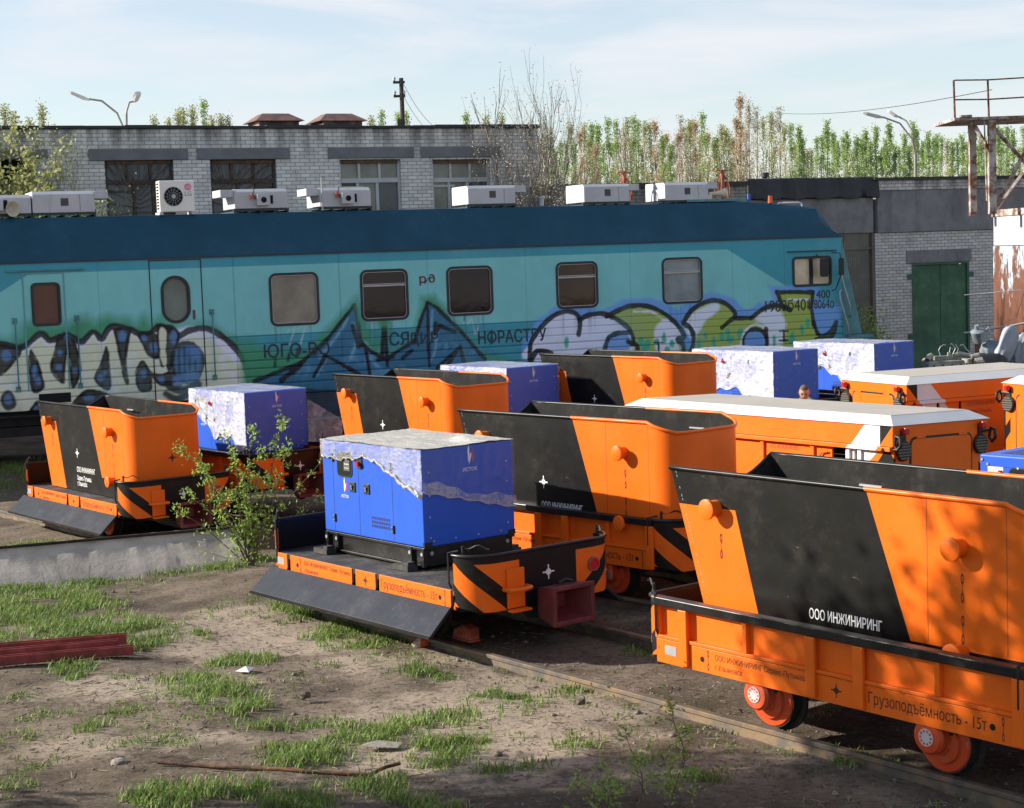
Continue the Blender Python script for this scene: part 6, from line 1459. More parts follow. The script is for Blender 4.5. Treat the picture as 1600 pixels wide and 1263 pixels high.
def make_generator(name, label, x, y, az, z=.605, wrap='full', group=None, sc_=(1, 1, 1), seed=0, plain=False):
    root = thing(name, label, 'generator', (x, y, z), (0, 0, R(-(90 + az))), group, sc_)
    X0, X1, Y0, Y1, Z0, Z1 = -1.0, 1.0, -.60, .60, .24, 1.28
    # base: channel frame with feet and end plates
    b = B()
    b.box(X0 + .02, X1 - .02, Y0 + .03, Y0 + .06, .045, .205); b.box(X0 + .02, X1 - .02, Y1 - .06, Y1 - .03, .045, .205)
    b.box(X0 + .01, X1 - .01, Y0 - .0, Y0 + .1, .206, .236); b.box(X0 + .01, X1 - .01, Y1 - .1, Y1, .206, .236)
    b.box(X0 + .10, X1 - .10, Y0 - .0, Y0 + .10, .02, .044); b.box(X0 + .10, X1 - .10, Y1 - .1, Y1, .02, .044)
    for xq in (X0 + .02, X1 - .06): b.box(xq, xq + .04, Y0 + .061, Y1 - .061, .03, .235)
    bs_ = b.build('base_frame', m_gblack, root, bevel=.004)
    for xq in (X0 + .01, X0 + .22, X1 - .30, X1 - .07): b = B(); b.box(xq, xq + .06, Y0 - .012, Y0 + .03, .03, .23); b.build('frame_stiffener', m_gblack, bs_)
    b = B()
    for xq in (X0 + .04, X0 + .25, X1 - .27, X1 - .04): b.cyl((xq, Y0 - .013, .17), (xq, Y0 - .018, .17), .02)
    for s_ in (-.5, .5): b.cyl((X1 - .019, s_, .17), (X1 - .012, s_, .17), .022)
    b.build('frame_bolt', m_galv, bs_)
    for xq in (X0 + .15, X1 - .22):
        for yq in (Y0 - .16, Y1 + .02): b = B(); b.box(xq - .16, xq + .12, yq, yq + .13, .0, .06); b.box(xq + .02, xq + .1, yq + .02, yq + .11, .06, .09); b.build('hold_down_clamp', m_clamp, bs_)
    b = B(); b.box(X0, X1, Y0, Y1, Z0, Z1); b.build('cabinet', m_blue, root, bevel=.018, seg=3)
    for (ya, yb_) in ((Y0, Y0 + .10), (Y1 - .10, Y1)): b = B(); b.box(X1 - .03, X1 + .003, ya, yb_, Z0 - .0, Z0 + .055); b.build('corner_shoe', m_gblack, root)
    e = Y0 - .0015
    for u in (.11, .375, .71):
        xq = X0 + 2 * u; b = B(); b.box(xq - .003, xq + .003, e, Y0 + .01, Z0 + .015, Z1 - .11); b.build('door_seam', m_letter_dim, root)
    b = B()
    b.box(X0 + .22, X1 - .02, e, Y0 + .01, Z1 - .113, Z1 - .107)
    b.build('door_seam', m_letter_dim, root)
    for (u, v) in ((.115, .82), (.115, .16), (.71, .80), (.71, .14)):
        xq, zq = X0 + 2 * u, Z0 + 1.04 * v; b = B(); b.box(xq - .018, xq + .018, Y0 - .018, e, zq - .045, zq + .045); h = b.build('hinge', m_rubber, root, bevel=.004)
        b = B(); b.cyl((xq, Y0 - .019, zq + .025), (xq, Y0 - .022, zq + .025), .008, n=8); b.cyl((xq, Y0 - .019, zq - .025), (xq, Y0 - .022, zq - .025), .008, n=8); b.build('hinge_screw', m_galv, h)
    b = B(); o_ = (X0 + .33, X0 + .62, Z0 + .66, Z0 + .92, .05)
    pts = rr(*o_); b.poly([(x_, Y0 - .005, z_) for x_, z_ in pts], (0, .004, 0)); wd = b.build('control_window', glassy('control_window_glass', (.022, .028, .026), .05), root)
    b = B(); 
    a_, c_, z0, z1, r_ = o_; I = rr(a_, c_, z0, z1, r_); O = rr(a_ - .012, c_ + .012, z0 - .012, z1 + .012, r_ + .012); n = len(I)
    b.add([(x_, Y0 - .008, z_) for x_, z_ in I] + [(x_, Y0 - .008, z_) for x_, z_ in O] + [(x_, Y0 - .001, z_) for x_, z_ in O], [(i, (i + 1) % n, n + (i + 1) % n, n + i) for i in range(n)] + [(n + i, n + (i + 1) % n, 2 * n + (i + 1) % n, 2 * n + i) for i in range(n)])
    b.build('window_seal', m_rubber, wd)
    b = B(); b.box(X0 + .46, X0 + .58, Y0 - .0065, Y0 - .0055, Z0 + .72, Z0 + .88); b.build('control_panel', M('grey_control_panel', (.09, .095, .09), .5), wd)
    b = B()
    for k_ in range(3): b.box(X0 + .48 + k_ * .032, X0 + .495 + k_ * .032, Y0 - .0075, Y0 - .007, Z0 + .745, Z0 + .755); b.box(X0 + .48 + k_ * .032, X0 + .50 + k_ * .032, Y0 - .0075, Y0 - .007, Z0 + .79, Z0 + .80)
    b.build('panel_button', m_letter_white, wd)
    b = B(); b.poly([(x_, Y0 - .012, z_) for x_, z_ in rr(X0 + .745, X0 + .845, Z0 + .76, Z0 + .88, .03)], (0, .011, 0)); st = b.build('stop_switch', m_rubber, root)
    b = B(); b.cyl((X0 + .795, Y0 - .013, Z0 + .82), (X0 + .795, Y0 - .05, Z0 + .82), .022, .030, n=16); b.build('stop_button', m_red, st)
    for u in (.315, .46):
        xq, zq = X0 + 2 * u, Z0 + .545; b = B(); b.box(xq - .055, xq + .055, Y0 - .012, e, zq - .055, zq + .055); hd = b.build('door_latch', m_rubber, root, bevel=.004)
        b = B(); b.box(xq - .02, xq + .012, Y0 - .024, Y0 - .0125, zq - .028, zq + .022); b.cyl((xq, Y0 - .0125, zq + .01), (xq, Y0 - .03, zq + .01), .016, n=12); b.build('latch_lever', m_steel, hd)
    b = B()
    for r_ in range(3):
        for c_ in range(11):
            xq, zq = X0 + .99 + c_ * .034, Z0 + .235 - r_ * .045; b.box(xq, xq + .022, e, Y0 + .004, zq - .015, zq + .015)
    b.build('louvre', M('dark_blue_louvre', (.006, .012, .10), .5), root)
    b1, b2 = B(), B(); istok(b1, b2, (X0 + .46, e, Z0 + .46), (1, 0, 0), (0, 0, 1), .105); b1.build('emblem', m_letter_white, root); b2.build('emblem_red_stroke', m_badge_red, root)
    b1, b2 = B(), B(); istok(b1, b2, (X1 + .0015, .02, Z0 + .82), (0, 1, 0), (0, 0, 1), .13); b1.build('emblem', m_letter_white, root); b2.build('emblem_red_stroke', m_badge_red, root)
    b = B()
    for yq, zq in ((-.52, .10), (-.52, .32), (-.52, .55), (-.48, .06), (-.2, .06), (.1, .06), (.4, .06), (.5, .14), (.5, .36), (.5, .60), (-.52, .80), (.5, .82)): b.cyl((X1, yq, Z0 + zq), (X1 + .008, yq, Z0 + zq), .011, n=10)
    b.build('panel_screw', m_galv, root)
    if plain:
        b = B()
        for i in range(13):
            for j in range(8): b.box(X0 + .15 + i * .12, X0 + .245 + i * .12, Y0 + .12 + j * .12, Y0 + .21 + j * .12, Z1 - .01, Z1 + .002)
        b.build('top_grille', M('dark_grille_opening', (.02, .03, .09), .6), root)
        b = B(); b.box(X0 + .09, X0 + .26, e - .002, e, Z0 + .76, Z0 + .93); b.build('data_plate', m_lampwhite, root)
        b = B()
        for xq, zq in ((.03, .99), (.09, .95), (.42, .93), (.9, .93)): b.cyl((X0 + xq, Y0, Z0 + zq), (X0 + xq, Y0 - .01, Z0 + zq), .012, n=8)
        b.build('cabinet_screw', m_galv, root)
        return root
    # stretch film: top sheet, hanging sides, bunched edge
    sd = seed
    topm = m_film_top if wrap == 'front' else m_film_wrap
    r = np.random.default_rng(sd); nu, nv = 34, 22
    U, Vv = np.meshgrid(np.linspace(X0 - .012, X1 + .012, nu), np.linspace(Y0 - .012, Y1 + .012, nv))
    Zt = Z1 + .010 + .014 * np.abs(r.random(U.shape) * .5 + .6 * np.sin(U * 5 + sd) * np.sin(Vv * 6)) + (.05 * np.exp(-((U - .55) / .16) ** 2 - ((Vv - .25) / .10) ** 2) if wrap == 'front' else 0)
    ii = (np.arange(nv - 1)[:, None] * nu + np.arange(nu - 1)[None]).ravel()
    np_mesh('film_top', np.stack([U, Vv, Zt], -1).reshape(-1, 3), np.stack([ii, ii + 1, ii + nu + 1, ii + nu], 1), m_film_top if wrap in ('front', 'dusty') else m_film_wrap, root)
    rr2 = random.Random(sd)
    if wrap == 'front':
        near_drop = lambda u: .17 + .03 * math.sin(u * 9) + (0 if u < .45 else .30 * ((u - .45) / .55) ** 1.3) + .012 * math.sin(u * 40) + .010 * math.sin(u * 97) + .006 * math.sin(u * 211)
        end_drop = lambda u: .44 + .30 * u + .012 * math.sin(u * 30)
        far_drop = lambda u: .5
    else:
        a0, a1 = rr2.uniform(.35, .55), rr2.uniform(.85, 1.0)
        near_drop = lambda u: (a0 + (a1 - a0) * u ** .8 + .08 * math.sin(u * 13 + sd) + .05 * math.sin(u * 31))
        end_drop = lambda u: .98 + .03 * math.sin(u * 12 + sd)
        far_drop = lambda u: .9
    mats = {'front': (m_film, m_film_shaded), 'dusty': (m_film_wrap, m_film_shaded), 'full': (m_film_wrap, m_film_shaded)}[wrap]
    Vn, Fn = film_sheet((X0 - .012, Y0 - .004, Z1 + .012), (1, 0, 0), (0, 0, 1), 2.024, near_drop, (0, -1, 0), 96, 34, .022, sd)
    np_mesh('film_side', Vn, Fn, mats[0], root, smooth=True)
    Ve, Fe = film_sheet((X1 + .004, Y0 - .012, Z1 + .012), (0, 1, 0), (0, 0, 1), 1.224, end_drop, (1, 0, 0), 60, 40, .018, sd + 1)
    np_mesh('film_end', Ve, Fe, mats[1], root, smooth=True)
    Vf, Ff = film_sheet((X0 - .012, Y1 + .004, Z1 + .012), (1, 0, 0), (0, 0, 1), 2.024, far_drop, (0, 1, 0), 40, 14, .02, sd + 2); np_mesh('film_side', Vf, Ff, mats[1], root, smooth=True)
    Vl, Fl = film_sheet((X0 - .004, Y0 - .012, Z1 + .012), (0, 1, 0), (0, 0, 1), 1.224, (lambda u: .25) if wrap == 'front' else (lambda u: .8), (-1, 0, 0), 30, 12, .02, sd + 3); np_mesh('film_end', Vl, Fl, mats[1], root, smooth=True)
    b = B()
    def edge(pts, r0):
        q = [(p[0], p[1], p[2] + .01 * math.sin(i * 1.7 + sd)) for i, p in enumerate(pts)]
        for k_ in range(len(q) - 1):
            rq = r0 * (0.7 + .6 * rr2.random()); b.tube([q[k_], q[k_ + 1]], rq, 7, r0 * (0.7 + .6 * rr2.random()))
    if wrap == 'front':
        uu_ = np.linspace(0, 1, 60)
        for k_ in range(59):
            u0, u1 = uu_[k_], uu_[k_ + 1]; rf = lambda u: (.007 + .020 * max(0, u - .35)) * (.6 + .8 * abs(math.sin(u * 61)))
            b.tube([(X0 + 2 * u0, Y0 - .014 - rf(u0) * .6, Z1 - near_drop(u0) + .006), (X0 + 2 * u1, Y0 - .014 - rf(u1) * .6, Z1 - near_drop(u1) + .006)], rf(u0), 7, rf(u1))
        fd = lambda u: .11 + .03 * math.sin(u * 9)
        Vz, Fz = film_sheet((X1 + .016, Y0 - .012, Z1), (0, 1, 0), (0, 0, 1), 1.224, lambda u: 1.0, (1, 0, 0), 40, 10, .012, 77)
        U_ = np.tile(np.linspace(0, 1, 40), 10); V_ = np.repeat(np.linspace(0, 1, 10), 40)
        Vz[:, 2] = Z1 - np.array([end_drop(u) + .01 - (1 - v) * fd(u) for u, v in zip(U_, V_)])
        np_mesh('film_fold', Vz, Fz, m_film, root, smooth=True)
        edge([(X1 + .010, Y0 + 1.2 * u, Z1 - end_drop(u)) for u in np.linspace(0, 1, 16)], .006)
    else: edge([(X0 + 2 * u, Y0 - .016, Z1 - near_drop(u)) for u in np.linspace(0, 1, 30)], .010)
    b.build('film_edge', m_film_roll if wrap == 'front' else m_film_wrap, root, smooth=60)
    return root
GG = 'blue generator sets wrapped in film'
make_generator('generator_set', 'nearest blue generator with film rolled up over its upper half, on the drop side wagon', -1.10, 19.26, -38.6, .605, 'front', GG, (.97, 1.03, 1), 3)
gl = make_generator('generator_set', 'leftmost wrapped generator, just behind the leafy shrub and the leftmost tub', -4.66, 30.35, -37, .455, 'full', GG, (1.02, 1.0, 1), 8)
b = B(); rs = np.random.default_rng(5)
Vx, Fx = film_sheet((1.02, .62, 1.1), (.62, .30, -.35), (.05, .0, 1), 1.0, lambda u: .75 - .35 * u, (.5, -.5, 0), 24, 14, .10, 4); np_mesh('film_tail', Vx, Fx, film_mat('loose_pinkish_film', .25, .85, 1, (.75, .62, .64)), gl, smooth=True)
make_generator('generator_set', 'wrapped generator seen between two tubs in the middle of the yard', -.22, 32.1, -38, .605, 'full', GG, (1.0, 1.0, 1), 14)
make_generator('generator_set', 'glossy wrapped generator directly behind the man in the grey hoodie', 4.86, 34.35, -34.5, .605, 'full', GG, (1.17, 1.0, 1), 23)
make_generator('generator_set', 'farthest wrapped generator, beside the cab end of the railcar', 7.10, 35.75, -34.5, .605, 'full', GG, (1.13, .95, 1), 31)
make_generator('generator_set', 'unwrapped bright blue generator with top grille, cut by the right edge behind the largest tub', 5.50, 15.83, -40, .605, 'none', GG, (1, 1, 1), 40, plain=True)
for nm, x, y, azd, lb in (('platform_wagon', 4.9, 34.4, -34.5, 'low wagon under the glossy wrapped generator behind the man'), ('platform_wagon', 7.1, 35.75, -34.5, 'low wagon under the farthest wrapped generator'), ('platform_wagon', -.2, 32.1, -38, 'low wagon under the wrapped generator between two tubs'), ('platform_wagon', 5.4, 15.9, -40, 'wagon under the unwrapped blue generator behind the largest tub')):
    o_ = dup(wG); o_.location = (x, y, 0); o_.rotation_euler = (0, 0, R(-(90 + azd))); o_['label'] = lb

# ---------------------------------------------------------------- orange cabins with white hipped roofs
m_tan = M('dusty_white_roof', (.44, .405, .36), .6, vs=1.2, var=.08, spec=.2)
def make_cabin(label, x, y, az, L, W, group, zt=1.85, roll=(0, 0)):
    """x,y: near-right top corner (in the cabin's own sense); length runs to -x, width to +y"""
    root = thing('orange_cabin', label, 'cabin', (x, y, 0), (roll[0], roll[1], R(-(90 + az))), group)
    zb = .45; zl = zt - .24
    def side_paint(g):
        x_, y_, z_ = g.xyz()
        x_ = (x_ + L / 2).abs() - L / 2
        lw = x_.gt(-.42 - (zt - z_) * .87)
        rw = x_.lt(-.19 - ((zl - .02) - z_).mx(0) * 1.1)
        tri = ((x_ + .19) / .19 + (zt - z_) / .23).lt(1) * z_.gt(zl) * x_.gt(-.19)
        dark = (1 - rw) * z_.lt(zl) * ((x_ + .10).abs() * 1.3 + (z_ - zl + .0)).lt(0)
        c = g.mix((lw * rw), ORANGE, (.72, .71, .72))
        return g.mix(tri.mx(dark), c, BLACKP)
    ms = M('orange_white_striped_side', ORANGE, .4, fn=side_paint, vs=1.5, var=.08, dirt=.03, spec=.22)
    def end_paint(g):
        x_, y_, z_ = g.xyz()
        ye = (y_ - W / 2).abs() - (W / 2 - .16)
        st = ((z_ * 2.2 + ye * 2.6).frac().gt(.55)) * ye.gt(0) * z_.lt(zt - .36)
        return g.mix(st, ORANGE, BLACKP)
    me_ = M('orange_end_with_black_corners', ORANGE, .36, fn=end_paint, vs=1.5, var=.06, dirt=.03, spec=.22)
    b = B(); b.box(-L, 0, 0, .05, zl, zt - .002); b.box(-L, 0, W - .05, W, zl, zt - .002); b.box(-L, 0, -.05, .0, zl - .05, zl - .002)
    # side posts and panels under the ledge
    openings = [(-L + .55, -L + .60), (-L + .95, -L + 1.05)] + ([(-3.05, -2.62)] if L > 4 else []) + [(-.95, -.72), (-.60, -.55)]
    xs_ = [-L] + [q for o_ in openings for q in o_] + [0]
    for k in range(0, len(xs_), 2): b.box(xs_[k], xs_[k + 1], .02, .05, zb, zl - .052); b.box(xs_[k], xs_[k + 1], W - .05, W - .02, zb, zl - .002)
    for q in (-L + .3, -2.1, -1.25, -.68, -.5): b.box(q - .03, q + .03, -.012, .019, zb, zl - .053)
    b.box(-L, 0, .06, W - .06, zb - .05, zb)
    b.build('side_wall', ms, root, bevel=.005)
    b = B()
    b.tube([(-1.18, -.003, zb), (-1.18, -.003, zl - .25), (-1.10, -.003, zl - .14), (-1.0, -.003, zl - .12)], .01, 5); b.build('door_edge', M('dark_orange_edge', (.40, .06, .01), .5), root)
    b = B(); b.box(-L + .06, -.06, .3, .9, zb, zl - .1); b.build('machinery', m_bogie, root)
    ends = []
    for q in ((-.05, .0), (-L, -L + .05)): b = B(); b.box(*q, .051, W - .051, zb, zt - .003); ends.append(b.build('end_wall', me_, root, bevel=.01))
    i_ = .17; zr = zt + .10
    P = [(-L - .02, -.02, zt), (.02, -.02, zt), (.02, W + .02, zt), (-L - .02, W + .02, zt), (-L + i_, i_ * .9, zr), (-i_, i_ * .9, zr), (-i_, W - i_ * .9, zr), (-L + i_, W - i_ * .9, zr)]
    b = B(); b.add(P, [(0, 1, 5, 4), (1, 2, 6, 5), (2, 3, 7, 6), (3, 0, 4, 7), (3, 2, 1, 0)]); rf = b.build('roof', m_white, root)
    b = B(); b.box(-L + i_ + .002, -i_ - .002, i_ * .9 + .002, W - i_ * .9 - .002, zr - .01, zr + .003); b.build('roof_top', m_tan, rf)
    b = B(); b.text('ООО ИНЖИНИРИНГ', .085, (-2.0, .0185, zl - .14), (1, 0, 0), (0, 0, 1), .0, sx=.62); b.text('Сервис-Путьмаш', .085, (-2.0, .0185, zl - .25), (1, 0, 0), (0, 0, 1), .0, sx=.62); b.text('г.Ульяновск', .085, (-2.0, .0185, zl - .36), (1, 0, 0), (0, 0, 1), .0, sx=.62)
    b.build('lettering', M('red_brown_lettering', (.30, .03, .01), .5), root)
    # end hatch, lamps, mesh covered headlights, hooks
    for xe, s_ in ((0, 1), (-L, -1)):
        ew = ends[0 if s_ > 0 else 1]
        o_ = (.30, W - .30, zb + .08, zt - .17, .07)
        b = B(); I = rr(*o_); O = rr(o_[0] - .028, o_[1] + .028, o_[2] - .028, o_[3] + .028, .095); n = len(I)
        b.add([(xe + s_ * .004, y_, z_) for y_, z_ in I] + [(xe + s_ * .004, y_, z_) for y_, z_ in O], [(i, (i + 1) % n, n + (i + 1) % n, n + i) for i in range(n)])
        hs = b.build('hatch_seal', m_rubber, ew)
        b = B(); b.poly([(xe + s_ * .002, y_, z_) for y_, z_ in I], (s_ * .012, 0, 0)); b.build('hatch', m_orange, ew, bevel=.006)
        b = B()
        for yq in (.45, W - .45): b = B(); b.box(*sorted((xe + s_ * .001, xe + s_ * .022)), yq - .07, yq + .07, zt - .165, zt - .14); b.build('hatch_hinge', m_orange, ew)
        for yq, ys in ((.15, -1), (W - .15, 1)):
            zq = zt - .29
            b = B(); b.lathe([(0, .105), (.02, .118), (.035, .118), (.045, .108)], (xe, yq, zq), (s_, 0, 0), 24); hl = b.build('headlight', m_rubber, ew, smooth=35)
            b = B()
            for k in range(6): zz_ = zq - .082 + k * .033; hw_ = math.sqrt(max(.0, .105 ** 2 - (zz_ - zq) ** 2)); b.box(*sorted((xe + s_ * .046, xe + s_ * .056)), yq - hw_, yq + hw_, zz_ - .008, zz_ + .008)
            b.build('headlight_bar', M('grey_lamp_bar', (.12, .115, .09), .5), hl)
            b = B(); b.box(*sorted((xe + s_ * .002, xe + s_ * .02)), yq - .03, yq + .05 * 1, zt - .20, zt - .06); lb_ = b.build('lamp_bracket', m_rubber, ew)
            b = B(); b.box(*sorted((xe + s_ * .021, xe + s_ * .09)), yq - .035, yq + .035, zt - .10, zt - .025); b.build('tail_lamp', m_red, lb_, bevel=.012)
            b = B(); yh = yq + ys * .15
            b.tube([(xe + s_ * .05, yh, zt - .11), (xe + s_ * .11, yh, zt - .13), (xe + s_ * .12, yh, zt - .22), (xe + s_ * .07, yh, zt - .27), (xe + s_ * .03, yh, zt - .22), (xe + s_ * .04, yh, zt - .14)], .02, 7, closed=True); b.tube([(xe + s_ * .01, yq, zt - .14), (xe + s_ * .05, yh, zt - .13)], .018, 6)
            b.build('tow_hook', m_rubber, lb_, smooth=60)
    b = B()
    for s_ in (0, 1):
        for q in (-.8, -L + .8): b.cyl((q, .2 + s_ * (W - .4) - .08, .24), (q, .2 + s_ * (W - .4) + .08, .24), .24, n=24)
    b.box(-L + .2, -.2, .2, W - .2, .28, .40); b.build('wheel_gear', m_bogie, root)
    return root
CG = 'orange cabins with white hipped roofs'
make_cabin('long orange cabin running behind the middle tub, its shaded hatch end facing right', 4.22, 19.25, -35.2, 4.75, 1.62, CG, 1.85, (R(-1.6), R(-.15)))
make_cabin('orange cabin with sunlit hatch end and both headlights showing, below the green gate', 8.51, 26.03, -114, 3.1, 1.6, CG, 1.85)
make_cabin('orange cabin at the right edge, only one sunlit headlight corner in the photo', 10.5, 24.4, -114, 3.1, 1.6, CG, 1.85)
# ---------------------------------------------------------------- trees
def leaf_mat(name, c1, c2, tr_=.5, dry=None):
    mt = bpy.data.materials.new(name); mt.use_nodes = True; g = NT(mt.node_tree); L = mt.node_tree.links
    p = mt.node_tree.nodes['Principled BSDF']; out = mt.node_tree.nodes['Material Output']
    n = mt.node_tree.nodes.new('ShaderNodeNewGeometry'); rp_ = X(mt.node_tree, n.outputs['Random Per Island'])
    c = g.mix(rp_, c1, c2); c = g.mix((rp_ * 7.3).frac().gt(.88), c, dry) if dry else c; c = g.mix(g.noise(.8, 4).sst(.35, .65) * .5, c, tuple(q * .6 for q in c1))
    L.new(c, p.inputs['Base Color']); p.inputs['Roughness'].default_value = .55; p.inputs['Specular IOR Level'].default_value = .3
    t = mt.node_tree.nodes.new('ShaderNodeBsdfTranslucent'); L.new(c, t.inputs['Color']); m2 = mt.node_tree.nodes.new('ShaderNodeMixShader'); m2.inputs[0].default_value = tr_ * .7
    L.new(p.outputs[0], m2.inputs[1]); L.new(t.outputs[0], m2.inputs[2]); L.new(m2.outputs[0], out.inputs[0]); return mt
m_bark = M('grey_brown_bark', (.22, .19, .155), .9, vs=6, var=.35, bump=.3, bs=40)
m_palebark = M('pale_poplar_bark', (.42, .38, .31), .9, vs=6, var=.25)
m_twig = M('pale_twig_bark', (.30, .25, .20), .85, vs=6, var=.3)
m_leaf_pop = leaf_mat('fresh_poplar_leaf', (.26, .40, .10), (.42, .56, .18), .7)
m_leaf_brn = leaf_mat('reddish_spring_bud', (.56, .36, .24), (.58, .50, .28))
m_leaf_mix = leaf_mat('yellow_green_spring_leaf', (.38, .40, .13), (.50, .50, .22))
m_leaf_gry = leaf_mat('pale_grey_twig_haze', (.50, .47, .38), (.58, .54, .44))
def poplar_mesh(seed, H, mat, n, spread=.55, leaf=.20):
    r = np.random.default_rng(seed); rp_ = random.Random(seed)
    b = B(); b.tube([(0, 0, -.2), (rp_.uniform(-.2, .2), 0, H * .3), (rp_.uniform(-.2, .2), .03, H * .65), (rp_.uniform(-.15, .15), 0, H * .97)], .075, 5, .012)
    P = []
    for k in range(34):
        t = .28 + .70 * rp_.random(); z0 = H * t; a = rp_.random() * 6.28; ln = (1.05 - t) * H * .32 * rp_.uniform(.6, 1.2); out_ = spread * (1.06 - t) * 1.7 * rp_.uniform(.4, 1)
        e = (math.cos(a) * out_, math.sin(a) * out_, min(z0 + ln, H * .995)); s_ = (0, 0, z0); md = (e[0] * .65, e[1] * .65, z0 + ln * .45)
        b.tube([s_, md, e], .028, 3, .006)
        m_ = int(n / 34)
        for q in range(m_):
            f = rp_.random() ** .7; P.append([md[0] * (1 - f) + e[0] * f + r.normal() * .10, md[1] * (1 - f) + e[1] * f + r.normal() * .10, md[2] * (1 - f) + e[2] * f + r.normal() * .16])
    for q in range(int(n * .12)): P.append([r.normal() * .07, r.normal() * .07, H * (.86 + .14 * r.random())])
    V, F = leaf_cloud(np.array(P), leaf, r, .4)
    return b, V, F
POP = []
for sd, (mt_, n, leaf) in enumerate(((m_leaf_pop, 1900, .10), (m_leaf_pop, 1600, .095), (m_leaf_mix, 1900, .09), (m_leaf_brn, 1900, .085), (m_leaf_mix, 1300, .085), (m_leaf_gry, 1600, .08), (m_leaf_pop, 2200, .10))):
    b, V, F = poplar_mesh(40 + sd, 11.0, mt_, n, .40 if sd in (0, 1, 6) else .60, leaf)
    POP.append((b, V, F, mt_))
protos = {}
def poplar(x, y, h, kind, label, rz):
    b, V, F, mt_ = POP[kind]
    if kind not in protos:
        t = thing('poplar_tree', label, 'tree', (x, y, 0), (0, 0, rz), 'poplars growing behind the buildings', (h / 11 * .9 + .1,) * 2 + (h / 11,))
        b.build('trunk', m_palebark, t, smooth=60); np_mesh('crown', V, F, mt_, t); protos[kind] = t; return t
    t = dup(protos[kind]); t.location = (x, y, 0); t.rotation_euler = (0, 0, rz); t.scale = ((h / 11 * .9 + .1,) * 2 + (h / 11,)); t['label'] = label
    return t
KW = ['green leafy poplar', 'slim green poplar', 'yellow green poplar', 'reddish budding poplar', 'sparse yellowish poplar', 'grey half bare poplar', 'dense green poplar']
def px_x(px, Y): return (px - 800) / 2700 * Y
rp = random.Random(21)
# px column in the photo, top row in the photo, kind
TREES = []
px = 852
while px < 1180:
    t = (px - 852) / 330; top = 218 - 25 * t + rp.uniform(-22, 26)
    k = rp.choice([2, 4, 5, 1] if px < 900 else ([2, 3, 4, 5, 1, 0] if px < 1080 else [3, 3, 4, 2, 0, 1]))
    TREES.append((px, top, k)); px += rp.uniform(4.5, 8)
TREES += [(1168, 155, 3), (1180, 160, 5), (1192, 170, 5), (1204, 185, 4), (1216, 178, 2), (1228, 170, 5), (1236, 195, 4)]
px = 1246
while px < 1610:
    top = 212 + rp.uniform(-20, 24) if px > 1300 else 210 + rp.uniform(-15, 30)
    TREES.append((px, top, rp.choice([0, 1, 6, 6, 0, 1, 2] if px > 1300 else [1, 2, 0, 5]))); px += rp.uniform(5.5, 9.5)
for q, tp in ((5, 178), (18, 170), (32, 166), (46, 178), (90, 165), (70, 187), (262, 184), (285, 187), (300, 174), (308, 172), (322, 168), (340, 164), (352, 184), (366, 181), (376, 184), (598, 184), (614, 180), (640, 183), (652, 181), (744, 184), (776, 183), (800, 180)): TREES.append((q, tp, rp.choice([1, 2, 2])))
seen = {}
for i, (px, top, k) in enumerate(TREES):
    Y = rp.uniform(88, 104) if px > 840 else rp.uniform(94, 100)
    yh = 400 - .0349 * (px - 800); h = 3.9 + (yh - top) / 2700 * Y
    where = 'left of the utility pole' if px < 620 else ('above the brick building' if px < 840 else ('beside the bare tree' if px < 900 else ('above the rear rooftop stanchion' if px < 1060 else ('above the front rooftop stanchion' if px < 1240 else ('left of the right street lamp' if px < 1420 else 'between the right street lamp and the tower')))))
    poplar(px_x(px, Y), Y, h, k, f'{KW[k]} in the row {where}', rp.uniform(0, 6.28))

def branching(b, p, d, ln, r, depth, rp_, tips, spread=.5, up=.12, nmax=4):
    pts = [p]; q = p.copy(); dd = d.copy()
    for k in range(4):
        dd = (dd + Vector((rp_.gauss(0, .10), rp_.gauss(0, .10), rp_.gauss(0, .06) + up * .4))).normalized(); q = q + dd * (ln / 4); pts.append(q.copy())
    b.tube(pts, r, 5 if r > .02 else 3, r * .55)
    if depth == 0: tips.append((pts[-1], dd)); tips.append((pts[2], dd)); return
    for k in range(rp_.randint(nmax - 1, nmax)):
        i = rp_.randint(1, 4) if k else 4
        a = rp_.random() * 6.28; u, v = frame_of(dd); nd = (dd + (u * math.cos(a) + v * math.sin(a)) * spread * rp_.uniform(.6, 1.3) + Vector((0, 0, up))).normalized()
        branching(b, pts[i], nd, ln * rp_.uniform(.55, .8), r * (.55 if k else .6), depth - 1, rp_, tips, spread, up, nmax)
def bare_tree(name, label, loc, stems, seed, leafmat=None, leaf=.05, nleaf=5, group=None, spread=.5, up=.12, depth=3, cat='tree', scat=.12, nmax=4):
    t = thing(name, label, cat, loc, (0, 0, 0), group); b = B(); tips = []; rp_ = random.Random(seed)
    for (dx, dy, ln, r) in stems: branching(b, Vector((dx * .15, dy * .15, -.1)), Vector((dx, dy, 1)).normalized(), ln, r, depth, rp_, tips, spread, up, nmax)
    b.build('trunk', m_twig, t, smooth=60)
    if leafmat:
        r = np.random.default_rng(seed); P = np.array([np.array(tp) + r.normal(size=3) * scat for tp, dd in tips for _ in range(nleaf)])
        V, F = leaf_cloud(P, leaf, r, .1); np_mesh('crown', V, F, leafmat, t)
    return t
bare_tree('bare_tree', 'nearly bare pale tree with upright twigs at the right end of the brick building', (.60, 47.2, 0), [(.02, 0, 3.5, .08), (-.12, .05, 2.9, .06), (.12, 0, 3.1, .06), (-.30, .1, 2.5, .04), (.34, .1, 2.6, .04), (.03, .1, 3.3, .05), (.2, .1, 2.9, .04), (-.06, .1, 3.2, .045)], 5, m_leaf_gry, .05, 3, None, .40, .22, 4, 'tree', .1, 4)
